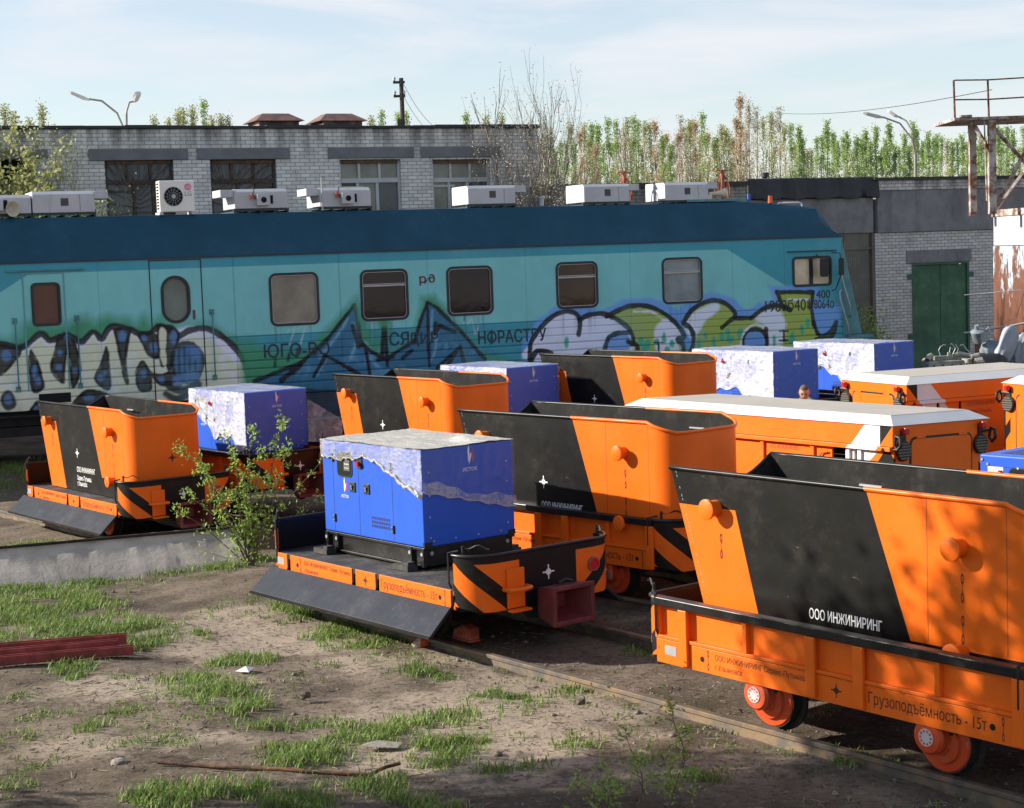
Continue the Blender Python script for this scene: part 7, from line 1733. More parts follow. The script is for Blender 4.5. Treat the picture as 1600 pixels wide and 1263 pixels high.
bare_tree('willow_bush', 'yellow green leafing willow in front of the brick building at the left edge', (-12.0, 41.2, 2.4), [(-.1, 0, 2.0, .05), (.25, 0, 1.8, .04), (-.45, .1, 2.0, .05), (.05, .2, 2.1, .04), (.55, -.1, 1.3, .03), (-.7, 0, 1.7, .04)], 9, m_leaf_mix, .12, 9, None, .45, .15, 3, 'bush', .10)
bare_tree('thin_sapling', 'thin sparse sapling between the willow and the first grilled window', (-10.5, 42.3, 2.6), [(.05, 0, 2.2, .02), (-.22, 0, 1.9, .02), (.3, 0, 1.7, .02), (.45, .1, 1.5, .015)], 12, m_leaf_mix, .07, 4, None, .35, .2, 3, 'sapling', .10, 3)
bare_tree('climbing_weed', 'small leafy weed at the foot of the pale brick wall beside the cab', (10.9, 52.3, 0), [(0, 0, 1.0, .015), (.3, 0, .8, .012), (-.3, 0, .7, .012)], 15, m_leaf_pop, .12, 5, None, .6, .2, 2, 'weed', .2)
# trees outside the left edge whose twigs dapple the foreground
bare_tree('leafing_tree', 'half bare tree outside the left edge of the photo', (-9.0, 12.2, 0), [(.1, .05, 3.0, .14), (-.25, .2, 2.8, .10), (.3, -.15, 2.7, .10)], 31, m_leaf_mix, .15, 17, 'trees outside the left edge', .55, .12, 4, 'tree', .16, 4)
bare_tree('leafing_tree', 'half bare tree outside the left edge of the photo', (-8.2, 10.0, 0), [(.05, .05, 2.5, .13), (-.3, .1, 2.3, .09), (.25, .2, 2.2, .09)], 37, m_leaf_mix, .15, 15, 'trees outside the left edge', .55, .10, 4, 'tree', .16, 4)

# ---------------------------------------------------------------- shrub with whorled leaves, small plants
m_leaf_maple = leaf_mat('fresh_green_compound_leaf', (.24, .38, .07), (.42, .54, .15), .75)
m_stem = M('brown_stem', (.16, .11, .075), .8, var=.3)
def shrub(name, label, cat, loc, stems, leaf, per, seed, base=0, gap=.07):
    t = thing(name, label, cat, loc); b = B(); rp_ = random.Random(seed); r = np.random.default_rng(seed); P = []
    for (dx, dy, h, r0) in stems:
        pts = []; n = 9
        for k in range(n + 1):
            f = k / n; pts.append(Vector((dx * f ** 1.25 + .05 * math.sin(f * 5 + dx * 9), dy * f ** 1.25, h * f)))
        b.tube(pts, r0, 5, r0 * .3)
        m_ = int(h / gap)
        for k in range(m_):
            f = (k + rp_.random()) / m_
            if f < .18 or (rp_.random() < .42 and f < .9): continue
            i = min(int(f * n), n - 1); p = pts[i].lerp(pts[i + 1], f * n - i); a = rp_.random() * 6.28; ln = rp_.uniform(.04, .16) * (1 - f * .6)
            e = p + Vector((math.cos(a) * ln, math.sin(a) * ln, ln * .4)); b.tube([p, e], .004, 3)
            for q in range(per): P.append(np.array(e) + r.normal(size=3) * .026)
        for q in range(per * 3): P.append(np.array(pts[-1]) + r.normal(size=3) * (.035, .035, .05))
    for q in range(base):
        a = rp_.random() * 6.28; rr_ = abs(rp_.gauss(0, .36)); P.append(np.array([math.cos(a) * rr_, math.sin(a) * rr_ * .6, abs(rp_.gauss(.5, .32))]))
    b.build('stem', m_stem, t, smooth=60); V, F = leaf_cloud(np.array(P), leaf, r, .15, 2.2); np_mesh('foliage', V, F, m_leaf_maple, t)
    return t
shrub('leafy_shrub', 'leafy light green shrub in front of the leftmost wrapped generator', 'shrub', (-3.55, 22.8, -.12),
      [(-.95, .1, 1.65, .012), (-.55, 0, 1.3, .012), (-.30, .15, 1.75, .012), (-.12, -.1, 1.45, .010), (.10, .1, 1.85, .012), (.22, 0, 1.55, .010), (.45, .1, 1.95, .014), (.62, -.1, 1.6, .012), (-.75, -.1, 1.05, .01), (-.42, .1, .95, .01), (.30, -.1, 1.2, .01), (1.0, .15, 1.45, .012), (1.15, 0, 1.1, .010), (-1.0, 0, .8, .01), (-.2, -.15, 1.0, .01), (.02, .1, 1.1, .01), (-.62, .12, 1.45, .01)], .058, 9, 3, 520)
shrub('weed_plant', 'bushy low green weed at the bottom edge, left of the thin seedling', 'weed', (.55, 12.0, -.12), [(-.18, 0, .30, .006), (.05, .05, .38, .006), (.2, 0, .30, .006), (-.05, -.1, .25, .006), (.1, -.1, .28, .005)], .042, 6, 5, 30, .035)
shrub('weed_plant', 'thin upright seedling rising over the bottom edge of the ground', 'weed', (.80, 12.15, -.12), [(-.02, 0, .62, .006), (.08, 0, .40, .005)], .045, 4, 6, 0, .035)
shrub('weed_plant', 'tall thin green seedling standing left of the front wheel', 'weed', (1.18, 13.1, -.12), [(.03, 0, .52, .006), (.06, 0, .3, .005)], .045, 6, 7, 0, .03)
shrub('weed_plant', 'bushy green weed at the bottom edge below the tall seedling', 'weed', (1.05, 12.1, -.12), [(-.12, 0, .30, .006), (.05, 0, .36, .006), (.16, 0, .28, .005), (.0, -.1, .24, .005)], .042, 7, 8, 40, .035)

# ---------------------------------------------------------------- grass, stones, litter of the yard
def make_grass():
    r = np.random.default_rng(2); Vs = []
    for (cx, cy, rx, ry, k) in GRASS:
        area = rx * ry * 3.14; n = int(min(area * 300 * k, 900)) + 6
        a = r.random(n) * 6.28; q = np.sqrt(r.random(n)) * (.70 + .75 * r.random(n) ** 1.6); x = cx + np.cos(a) * q * rx; y = cy + np.sin(a) * q * ry
        cl = np.sin(x * 5.3 + cx) * np.sin(y * 4.1 + cy) + r.random(n) * 1.1; s_ = cl > .25
        Vs.append(np.stack([x[s_], y[s_], np.full(s_.sum(), k)], 1))
    n = 5200; x = r.uniform(-8, 5, n); y = r.uniform(10.3, 26, n); pt = np.sin(x * 1.9 + 1) * np.sin(y * 1.3) + .6 * np.sin(x * .9 - y * 1.7) + .8 * r.random(n) > .75; Vs.append(np.stack([x, y, np.full(n, .12)], 1)[pt])
    T = np.concatenate(Vs); per = 11; T = np.repeat(T, per, 0); n = len(T)
    bx = T[:, 0] + r.normal(size=n) * .05; by = T[:, 1] + r.normal(size=n) * .05; bz = terrain_z(bx, by) - .006
    h = (.030 + .062 * r.random(n) ** 1.5) * (.50 + .6 * T[:, 2]); a = r.random(n) * 6.28; ln = h * r.uniform(.25, .95, n); w_ = .0045 + .003 * r.random(n)
    dx, dy = np.cos(a), np.sin(a); pb = np.stack([bx, by, bz], 1); sd = np.stack([-dy, dx, 0 * dx], 1) * w_[:, None]
    mid = pb + np.stack([dx * ln * .35, dy * ln * .35, h * .65], 1); tip = pb + np.stack([dx * ln, dy * ln, h], 1)
    V = np.stack([pb - sd, pb + sd, mid + sd * .75, mid - sd * .75, tip - sd * .08, tip + sd * .08], 1).reshape(-1, 3); o = np.arange(n)[:, None] * 6
    F = np.concatenate([o + [0, 1, 2, 3], o + [3, 2, 5, 4]], 0)
    g = np_mesh('grass', V, F, leaf_mat('spring_grass_blade', (.13, .23, .045), (.28, .38, .10), .55, (.36, .30, .19))); tag(g, 'short spring grass in tufts over the trodden earth', 'grass', kind='stuff')
make_grass()
def make_stones():
    r = np.random.default_rng(8); n = 6500; x = r.uniform(-8, 6, n); y = 10.2 + 15 * r.random(n) ** 1.4; s_ = .005 + .013 * r.random(n) ** 3 + .03 * (r.random(n) > .985)
    nb = r.choice(n, 500); rt = r.normal(size=500) * .55; t = r.uniform(-3, 9, 500)
    x[nb] = 2.53 + .609 * (t - 4.5) + .0 + .793 * rt * .8; y[nb] = 13.1 - .793 * (t - 4.5) + .609 * rt * .8
    base = np.array([(1, 0, 0), (-1, 0, 0), (0, 1, 0), (0, -1, 0), (0, 0, .7), (0, 0, -.6)], float); fc = np.array([(0, 2, 4), (2, 1, 4), (1, 3, 4), (3, 0, 4), (2, 0, 5), (1, 2, 5), (3, 1, 5), (0, 3, 5)])
    V = base[None] * (s_[:, None, None] * (.6 + .8 * r.random((n, 6, 1)))); a = r.random(n) * 6.28; ca, sa = np.cos(a)[:, None], np.sin(a)[:, None]
    V = np.stack([V[..., 0] * ca - V[..., 1] * sa, V[..., 0] * sa + V[..., 1] * ca, V[..., 2]], -1) + np.stack([x, y, terrain_z(x, y) + s_ * .15], 1)[:, None]
    F = (fc[None] + (np.arange(n) * 6)[:, None, None]).reshape(-1, 3)
    g = np_mesh('gravel', V.reshape(-1, 3), F, leaf_mat('grey_brown_stone', (.11, .09, .07), (.34, .29, .24), 0)); tag(g, 'small loose stones scattered over the earth', 'gravel', kind='stuff')
    n = 4200; x = r.uniform(-6, 5, n); y = 10.3 + 9 * r.random(n); a = r.random(n) * 6.28; l = .025 + .14 * r.random(n) ** 2.5; z = terrain_z(x, y) + .008
    d = np.stack([np.cos(a), np.sin(a), r.normal(size=n) * .08], 1); sd = np.stack([-np.sin(a), np.cos(a), 0 * a], 1) * .003; p = np.stack([x, y, z], 1); up_ = np.array([0, 0, .005])
    V = np.stack([p - sd, p + sd, p + d * l[:, None] + sd, p + d * l[:, None] - sd, p + up_, p + d * l[:, None] + up_], 1).reshape(-1, 3); o = np.arange(n)[:, None] * 6
    F = np.concatenate([o + [0, 1, 2, 3], o + [0, 3, 5, 4], o + [1, 4, 5, 2]], 0)
    g = np_mesh('dry_straw', V, F, leaf_mat('dry_straw', (.055, .042, .032), (.34, .28, .21), 0)); tag(g, 'dry twigs and straw scattered over the earth', 'straw', kind='stuff')
make_stones()
# ---------------------------------------------------------------- ledge, bars, litter
b = B(); A0, A1 = Vector((-9.5, 21.3, 0)), Vector((-3.75, 23.62, 0)); dv = (A1 - A0).normalized(); nv_ = Vector((dv.y, -dv.x, 0)); n = 60
rl = random.Random(3); P = []; Fq = []
for i in range(n + 1):
    p = A0 + (A1 - A0) * i / n; j = lambda s_: rl.uniform(-s_, s_)
    top = .34 - .03 * (i / n)
    P += [p + nv_ * (.78 + j(.02)) + Vector((0, 0, -.22)), p + nv_ * (.40 + j(.008)) + Vector((0, 0, .09 + j(.008))), p + nv_ * (.055 + j(.008)) + Vector((0, 0, top - .03)), p + nv_ * .05 + Vector((0, 0, top + j(.006))), p - nv_ * .14 + Vector((0, 0, top + j(.006))), p - nv_ * .15 + Vector((0, 0, -.2))]
    if i:
        o = (i - 1) * 6
        for k in range(5): Fq.append((o + k, o + 6 + k, o + 7 + k, o + k + 1))
Fq += [tuple(range(6)), tuple(range(n * 6, n * 6 + 6))[::-1]]
b.add(P, Fq); led = thing('concrete_ledge', 'low rough concrete ledge with a dark top edge at the left', 'ledge', (0, 0, 0))
b.build('wall', M('rough_pale_concrete', (.52, .47, .41), .95, vs=1.5, var=.25, bump=.6, bs=14, spec=.15), led, smooth=50)
b = B(); b.tube([A0 + nv_ * .05 + Vector((0, 0, .35)), A1 + nv_ * .05 + Vector((0, 0, .32))], .022, 6); b.build('top_edging', M('dark_rusty_edging', (.045, .032, .026), .9, var=.4), led)
m_barred = M('worn_red_channel_paint', (.34, .05, .045), .6, vs=4, var=.35, dirt=.35, bump=.3, bs=30)
def bar(p0, p1, w_, h_, z, label):
    p0, p1 = Vector((*p0, z)), Vector((*p1, z)); t = (p1 - p0).normalized(); s_ = Vector((t.y, -t.x, 0)); u = Vector((0, 0, 1)); b = B()
    pr = [(-w_, 0), (w_, 0), (w_, h_), (w_ - .012, h_), (w_ - .012, .012), (-w_ + .012, .012), (-w_ + .012, h_), (-w_, h_)]
    b.poly([p0 + s_ * a + u * c for a, c in pr], p1 - p0); o = b.build('steel_channel', m_barred, None, bevel=.003); tag(o, label, 'steel bar', 'red steel channels on the grass')
bar((-6.6, 17.15), (-4.03, 17.72), .045, .09, -.09, 'nearest of three red steel channels lying on the grass')
bar((-6.6, 17.35), (-4.22, 17.90), .045, .10, -.07, 'middle of three red steel channels lying on the grass')
bar((-6.7, 17.52), (-4.18, 18.09), .045, .11, -.06, 'farthest of three red steel channels, highest on the pile')
b = B(); b.tube([(-2.95, 13.62, -.06), (-2.5, 13.5, -.075), (-1.9, 13.38, -.085), (-1.45, 13.27, -.10), (-1.22, 13.24, -.11), (-1.1, 13.33, -.08), (-.98, 13.36, -.06)], .016, 7); tag(b.build('bent_rod', m_rust, smooth=60), 'long bent rusty rod lying on the ground near the bottom edge', 'rod')
def rock(name, p, s_, mat, label, cat, seed, sc_=(1, 1, .7)):
    bm = bmesh.new(); bmesh.ops.create_icosphere(bm, subdivisions=2, radius=s_); r = random.Random(seed)
    for v in bm.verts: k = r.uniform(.78, 1.2); v.co = Vector((v.co.x * sc_[0] * k, v.co.y * sc_[1] * k, v.co.z * sc_[2] * k)) + Vector(p)
    me = bpy.data.meshes.new(name); bm.to_mesh(me); bm.free(); me.materials.append(mat); tag(obj(name, me), label, cat)
m_st = M('dark_brown_stone', (.12, .095, .075), .9, var=.3, vs=8); m_sp = M('pale_stone', (.42, .38, .33), .9, var=.3, vs=8)
rock('stone', (-2.01, 15.69, -.08), .055, m_st, 'dark stone lying alone on the pale bare patch', 'stone', 1)
rock('stone', (.52, 15.12, -.09), .05, m_st, 'dark stone left of the front wheel on the bare earth', 'stone', 2)
rock('stone', (-5.15, 15.9, -.08), .06, m_sp, 'pale stone at the lower left beside dry earth', 'stone', 3)
rock('stone', (-3.3, 13.75, -.09), .06, m_sp, 'pale stone near the left end of the bent rod', 'stone', 4)
rock('stone', (.98, 11.55, -.08), .10, m_sp, 'large pale stone by the bottom edge', 'stone', 5, (1.2, .9, .6))
rock('brick_piece', (-1.03, 17.60, -.06), .075, M('red_brick_piece', (.48, .10, .05), .9, var=.35, vs=8, fn=lambda g: g.mix(g.xyz()[0].lt(-1.03) * .9, (.50, .07, .03), (.55, .48, .40))), 'red and white brick piece below the right end of the hanging drop side', 'brick', 6, (1.25, .8, .75))
b = B(); b.add([(-2.82, 16.76, -.085), (-2.68, 16.72, -.09), (-2.64, 16.84, -.07), (-2.77, 16.90, -.09), (-2.72, 16.8, -.045)], [(0, 1, 4), (1, 2, 4), (2, 3, 4), (3, 0, 4)]); tag(b.build('paper_scrap', m_letter_white), 'crumpled white paper scrap beside the grass strip', 'paper')
b = B(); b.box(-.16, .16, -.07, .07, 0, .02); b.poly([(-.16, -.06, .021), (.15, -.06, .021), (.15, -.06, .14), (.02, -.06, .17), (-.14, -.06, .10)], (0, .12, 0)); o_ = b.build('brake_shoe', M('worn_orange_red_iron', (.40, .07, .03), .75, var=.4, vs=9, dirt=.4), None, bevel=.015); o_.location = (-.55, 17.42, .002); o_.rotation_euler = (0, 0, R(-52.5)); tag(o_, 'worn orange red brake shoe on the rail below the striped end of the generator wagon', 'brake shoe')
b = B(); b.add([(-1.35, 13.95, -.08), (-1.05, 13.9, -.09), (-1.0, 14.0, -.075), (-1.3, 14.06, -.085), (-1.2, 13.97, -.04)], [(0, 1, 4), (1, 2, 4), (2, 3, 4), (3, 0, 4)]); tag(b.build('paper_scrap', m_sp), 'flat grey paper scrap on the dark earth near the rod', 'paper')
# ---------------------------------------------------------------- pole, lamps, wires
m_pole = M('dark_wooden_pole', (.06, .05, .045), .9, var=.3)
up_ = thing('utility_pole', 'dark utility pole with insulators rising behind the brick building', 'pole', (-3.45, 60, 0))
b = B(); b.cyl((0, 0, 0), (.04, 0, 10.1), .12, .075, 10); b.build('post', m_pole, up_)
b = B(); b.box(-.24, .16, -.05, .05, 9.45, 9.53); b.box(-.24, .16, -.05, .05, 9.92, 10.0); b.box(-.14, .06, -.08, .08, 7.4, 8.7); b.build('crossarm', m_pole, up_)
b = B()
for x, z in ((-.2, 9.53), (.12, 9.53), (-.2, 10.0)): b.lathe([(0, .02), (.03, .05), (.07, .045), (.10, .06), (.15, .03)], (x, 0, z), (0, 0, 1), 12)
b.build('insulator', M('white_porcelain', (.65, .65, .66), .25), up_, smooth=50)
def wire(p0, p1, sag, label):
    p0, p1 = Vector(p0), Vector(p1); pts = [p0.lerp(p1, k / 16) - Vector((0, 0, 4 * sag * (k / 16) * (1 - k / 16))) for k in range(17)]
    b = B(); b.tube(pts, .010, 4); tag(b.build('overhead_wire', m_rubber), label, 'wire', 'overhead wires')
wire((-3.36, 60, 9.95), (-1.3, 52.2, 7.55), .5, 'upper wire sagging from the utility pole down to the brick roof')
wire((-3.36, 60, 9.5), (-1.0, 52.2, 7.52), .7, 'lower wire sagging from the utility pole down to the brick roof')
wire((15.5, 100, 11.55), (13.2, 47, 7.9), .3, 'long thin wire crossing the sky to the rusty tower railing')
def street_lamp(label, x, y, arms, ztop):
    t = thing('street_lamp', label, 'street lamp', (x, y, 0)); b = B(); b.cyl((0, 0, 0), (0, 0, ztop), .10, .06, 10); b.build('post', M('grey_lamp_post', (.25, .24, .23), .6, .3), t)
    for (pts, hd, ln) in arms:
        b = B(); b.tube(pts, .035, 7); a = b.build('lamp_arm', M('weathered_lamp_arm', (.34, .30, .27), .6, .2), t, smooth=60)
        e = Vector(pts[-1]); d = Vector(hd).normalized(); u, v = frame_of(d); b = B()
        P = []
        for f, wq, hq in ((-.05, .05, .05), (.25, .12, .10), (.8, .15, .08), (1, .08, .03)):
            c = e + d * (ln * f); P += [c + u * wq - v * hq * .3, c + u * wq * .6 + v * hq, c - u * wq * .6 + v * hq, c - u * wq - v * hq * .3]
        Fq = []
        for k in range(3):
            for i in range(4): Fq.append((4 * k + i, 4 * k + (i + 1) % 4, 4 * k + 4 + (i + 1) % 4, 4 * k + 4 + i))
        Fq += [(0, 1, 2, 3), (12, 15, 14, 13)]
        b.add(P, Fq); b.build('lamp_head', M('pale_lamp_head', (.66, .67, .68), .35), a, bevel=.01)
    return t
street_lamp('double armed street lamp rising behind the roof at the left', -12.95, 60, [([(0, 0, 8.6), (-.25, 0, 9.25), (-.75, 0, 9.68), (-1.2, 0, 9.76)], (-1, 0, .45), .75), ([(.05, 0, 8.6), (.08, 0, 9.3), (.15, .2, 9.62), (.3, .3, 9.66)], (.42, -.4, .62), .42)], 8.7)
street_lamp('double armed street lamp rising among the poplars at the right', 16.55, 70, [([(0, 0, 7.3), (-.12, 0, 8.0), (-.6, 0, 8.65), (-1.3, 0, 8.93)], (-1, 0, .28), .82), ([(.03, 0, 7.3), (-.05, 0, 8.2), (-.3, .2, 8.75), (-.6, .3, 8.95)], (-.75, .2, .55), .5)], 7.4)
# ---------------------------------------------------------------- rusty tower and booth
m_rustw = M('rusty_pale_steel', (.4, .3, .25), .75, vs=2, var=.2, fn=lambda g: g.mix(g.noise(3.5, 8, .7).sst(.44, .60), (.50, .45, .42), (.20, .085, .05)))
m_rustb = M('peeling_blue_white_sheet', (.5, .55, .6), .7, vs=2, var=.15, bump=.3, bs=12, fn=lambda g: g.mix((g.noise(2.2, 9, .72, stretch=(1, 1, .6)) + (3.3 - g.xyz()[2]) * .11).sst(.44, .54), (.40, .52, .60), (.15, .055, .030)))
tw = thing('steel_tower', 'rusty steel tower with a railed platform at the right edge', 'tower', (12.7, 45.3, 0))
for q in ((-.09, .09, -.09, .09), (1.55, 1.73, -.09, .09), (-.09, .09, 1.8, 1.98)): b = B(); b.box(*q, 4.55, 7.0); b.build('column', m_rustw, tw)
b = B(); b.tube([(-.08, 0, 6.2), (-.5, 0, 6.95)], .06, 4); b.tube([(.06, 0, 4.7), (1.3, -.02, 6.9)], .055, 4); b.tube([(.08, 0, 6.75), (1.6, 0, 5.0)], .05, 4); b.tube([(.08, .02, 4.65), (.9, .3, 5.6)], .05, 4); b.tube([(-.16, -.05, 4.9), (-.2, -.05, 6.95)], .02, 4)
b.build('brace', m_rustw, tw)
b = B(); b.box(-1.0, 2.2, -.15, 2.0, 6.98, 7.06); b.box(-.85, -.55, -.2, -.0, 7.061, 7.12); pf = b.build('platform', m_rustw, tw, bevel=.01)
b = B()
for x in (-.98, -.10, 1.6): b.tube([(x, -.12, 7.05), (x - .02, -.12, 8.02)], .028, 6)
for z in (8.0, 7.50): b.tube([(-.98, -.12, z + .02), (-.10, -.12, z)], .02, 5); b.tube([(-.10, -.12, z), (2.2, -.12, z + .06)], .02, 5)
b.build('railing', m_rust, pf)
bt = thing('sheet_metal_booth', 'peeling rusty sheet metal booth with a white upper panel below the tower', 'booth', (13.45, 44.9, 0), (0, 0, R(4)))
b = B(); b.box(0, 3, 0, 2.4, 3.72, 4.5); b.build('upper_panel', M('white_sheet_panel', (.66, .67, .68), .55, vs=1, var=.15, dirt=.15), bt, bevel=.01)
b = B(); b.box(-.04, 3.05, -.05, 2.45, 4.5, 4.68); b.build('roof', m_rustw, bt, bevel=.01)
b = B(); b.box(-.06, 1.05, -.04, .0, 2.15, 3.70); b.box(1.06, 3, -.03, .0, 2.15, 3.70); b.box(-.02, 3, 0, 2.4, .0, 3.70); b.box(-.02, 3.0, -.05, .0, 1.35, 2.14); b.build('wall', m_rustb, bt, bevel=.004)
b = B(); b.tube([(-1.35, .9, 2.45), (-.1, .1, 2.55)], .012, 5); b.tube([(-1.4, .8, 1.45), (-.5, .3, 1.6), (.1, -.04, 1.72)], .03, 6); b.build('pipe', m_galv, bt)
for x, lb in ((12.05, 'left of two rusty sheets leaning on the booth'), (12.62, 'right of two rusty sheets leaning on the booth')):
    b = B(); b.box(0, .54, -.02, .02, 0, 1.34); o_ = b.build('leaning_sheet', m_rustb); o_.location = (x, 44.6, -.1); o_.rotation_euler = (R(-7), 0, 0); tag(o_, lb, 'metal sheet', 'rusty sheets against the booth')

# ---------------------------------------------------------------- engine on a stand, bucket, sacks, tarpaulin
m_alueng = M('oily_cast_aluminium', (.36, .36, .31), .6, .2, vs=4, var=.35, bump=.4, bs=25, dirt=.35)
eg = thing('engine_block', 'old grey vee engine with wires sticking up in front of the green gate', 'engine', (8.55, 35.6, 1.10), (0, 0, R(6)))
b = B(); pts = rr(-.02, .74, .10, .34, .07); b.poly([(x, -.26, z) for x, z in pts], (0, .22, 0)); b.build('valve_cover', m_alueng, eg, bevel=.02)
b = B(); pts = rr(.06, .80, .16, .38, .07); b.poly([(x, .16, z) for x, z in pts], (0, .22, 0)); b.build('valve_cover', m_alueng, eg, bevel=.02)
b = B()
for k in range(4): b.cyl((.10 + .19 * k, -.27, .25), (.10 + .19 * k, -.262, .25), .022, n=6)
b.build('cover_bolt', m_rubber, eg)
b = B(); b.box(-.0, 1.25, -.24, .36, -.22, .09); 
for k in range(6): b.cyl((.05 + .13 * k, -.25, .03), (.05 + .13 * k, -.31, .0), .04, n=10)
b.build('block', M('black_greasy_iron', (.035, .033, .03), .6, .3, var=.4, vs=6), eg, bevel=.02)
b = B(); b.tube([(.02, -.1, .36), (.08, -.05, .43), (.14, -.02, .45)], .06, 10); b.box(.22, .62, -.06, .12, .34, .43); b.cyl((.52, .0, .42), (.52, .0, .50), .04); b.tube([(.62, 0, .42), (.75, .05, .46), (.9, .05, .42), (1.02, 0, .40)], .05, 8)
b.cyl((.86, -.2, .14), (.86, -.2, .36), .065, n=14); b.cyl((.95, -.1, .38), (1.12, -.12, .42), .06); b.cyl((1.0, -.2, .28), (1.15, -.22, .3), .09, n=14); b.cyl((1.1, -.1, .2), (1.22, -.1, .22), .12, n=16); b.box(.9, 1.25, .0, .3, .1, .34)
b.build('fittings', m_alueng, eg, bevel=.006)
b = B()
for q in ([(.34, 0, .42), (.30, 0, .55), (.34, .0, .62), (.40, 0, .66), (.46, 0, .65)], [(.62, .05, .45), (.68, .05, .58), (.60, .05, .67), (.57, .05, .66)], [(.53, 0, .5), (.55, 0, .60), (.60, 0, .56)], [(1.0, 0, .44), (.9, 0, .54), (.82, 0, .65), (.76, 0, .63)], [(.70, .05, .46), (.72, 0, .56), (.66, 0, .66)]): b.tube(q, .010, 5)
b.build('wire_end', m_galv, eg)
sd_ = thing('engine_stand', 'dark steel stand carrying the old engine, hidden behind the cabins', 'stand', (8.55, 35.6, -.1), (0, 0, R(6))); b = B()
for x in (.05, 1.15):
    for y in (-.2, .3): b.box(x - .03, x + .03, y - .03, y + .03, 0, .96)
b.box(0, 1.25, -.26, .36, .92, .975); b.build('frame', m_rust, sd_)
bk = thing('metal_bucket', 'dented galvanised can lying on the black tarpaulin by the leaning sheets', 'bucket', (10.55, 38.8, 1.62), (R(18), R(-14), 0)); b = B(); b.lathe([(0, .13), (.24, .16), (.26, .165), (.30, .06), (.40, .05)], (0, 0, 0), (0, 0, 1), 20); b.build('can', M('dented_galvanised_can', (.30, .36, .40), .5, .4, var=.3, vs=6), bk, smooth=40); b = B(); b.tube([(.16, 0, .22), (.26, 0, .28), (.28, 0, .05), (.18, 0, -.05)], .01, 5); b.build('handle', m_galv, bk)
def lump(name, label, cat, loc, sx, sy, sz, mat, seed, group=None, rot=(0, 0, 0)):
    bm = bmesh.new(); bmesh.ops.create_icosphere(bm, subdivisions=4, radius=1); r = np.random.default_rng(seed); k = r.normal(size=(6, 3)) * 3
    for v in bm.verts:
        q = np.array(v.co); d = 1 + .10 * sum(math.sin(float(q @ k[i]) + i) for i in range(6)) / 2 + .035 * sum(math.sin(float(q @ k[i]) * 3.1 + 2 * i) for i in range(6)) / 2
        e = lambda t: math.copysign(abs(t) ** .75, t)
        v.co = Vector((e(v.co.x) * sx * d, e(v.co.y) * sy * d, e(v.co.z) * sz * d))
    me = bpy.data.meshes.new(name); bm.to_mesh(me); bm.free(); me.materials.append(mat); o = obj(name, me, None, 60); o.location = loc; o.rotation_euler = rot; tag(o, label, cat, group)
m_sack = M('woven_white_sack', (.34, .38, .44), .7, vs=3, var=.15, bump=.4, bs=30)
lump('sack', 'pale woven sack leaning at the right edge below the rusty booth', 'sack', (11.1, 38.6, 1.55), .21, .2, .42, m_sack, 2, 'pale sacks by the booth', (0, R(17), 0))
lump('sack', 'second pale sack at the very right edge, behind the leaning one', 'sack', (11.55, 38.9, 1.35), .25, .2, .38, m_sack, 3, 'pale sacks by the booth', (0, R(10), 0))
lump('sack', 'small grey blue sack low beside the leaning pale sack', 'sack', (10.82, 38.9, 1.35), .22, .2, .28, M('grey_blue_sack', (.20, .25, .28), .8, var=.2), 4, 'pale sacks by the booth')
lump('tarpaulin_heap', 'black crumpled tarpaulin heap between the engine and the sacks', 'tarpaulin', (10.4, 38.5, .75), .85, .5, .62, M('black_tarpaulin', (.018, .018, .02), .5, var=.3, vs=4, bump=.6, bs=6), 5)

# ---------------------------------------------------------------- man behind the long cabin
def skin_chain(name, joints, edges, mat, parent, sub=2, root_i=0):
    me = bpy.data.meshes.new(name); me.from_pydata([j[:3] for j in joints], edges, []); o = bpy.data.objects.new(name, me); C.objects.link(o); o.parent = parent
    sk = o.modifiers.new('skin', 'SKIN'); me.materials.append(mat)
    if not me.skin_vertices: me.skin_vertices.new()
    for i, j in enumerate(joints):
        r = j[3]; me.skin_vertices[0].data[i].radius = r if isinstance(r, tuple) else (r, r)
    me.skin_vertices[0].data[root_i].use_root = True
    sk.use_smooth_shade = True
    s_ = o.modifiers.new('sub', 'SUBSURF'); s_.levels = sub; s_.render_levels = sub
    return o
m_skin = M('suntanned_skin', (.52, .27, .18), .5, vs=9, var=.12); m_hood = M('grey_hoodie_cloth', (.20, .20, .215), .9, vs=6, var=.2, bump=.3, bs=60); m_trs = M('dark_work_trousers', (.03, .035, .05), .9, var=.2); m_hair = M('short_brown_hair', (.15, .10, .065), .85, vs=30, var=.4)
pn = thing('person', 'short haired man in a grey hoodie looking down behind the long orange cabin', 'person', (4.42, 26.0, -.02), (0, 0, R(-12)))
J = [(0, 0, .95, (.15, .11)), (0, 0, 1.15, (.145, .105)), (0, -.01, 1.38, (.18, .115)), (0, -.015, 1.52, (.07, .07)), (.17, 0, 1.44, .07), (.27, -.02, 1.20, .055), (.26, -.20, .98, .042), (.25, -.30, .95, .035), (-.17, 0, 1.44, .07), (-.27, -.02, 1.20, .055), (-.26, -.20, .98, .042), (-.25, -.30, .95, .035), (.09, 0, .88, .10), (.11, -.02, .50, .065), (.12, .01, .12, .045), (.12, -.12, .06, .04), (-.09, 0, .88, .10), (-.11, -.02, .50, .065), (-.12, .01, .12, .045), (-.12, -.12, .06, .04)]
E_ = [(0, 1), (1, 2), (2, 3), (2, 4), (4, 5), (5, 6), (6, 7), (2, 8), (8, 9), (9, 10), (10, 11), (0, 12), (12, 13), (13, 14), (14, 15), (0, 16), (16, 17), (17, 18), (18, 19)]
skin_chain('body', J, E_, m_hood, pn)
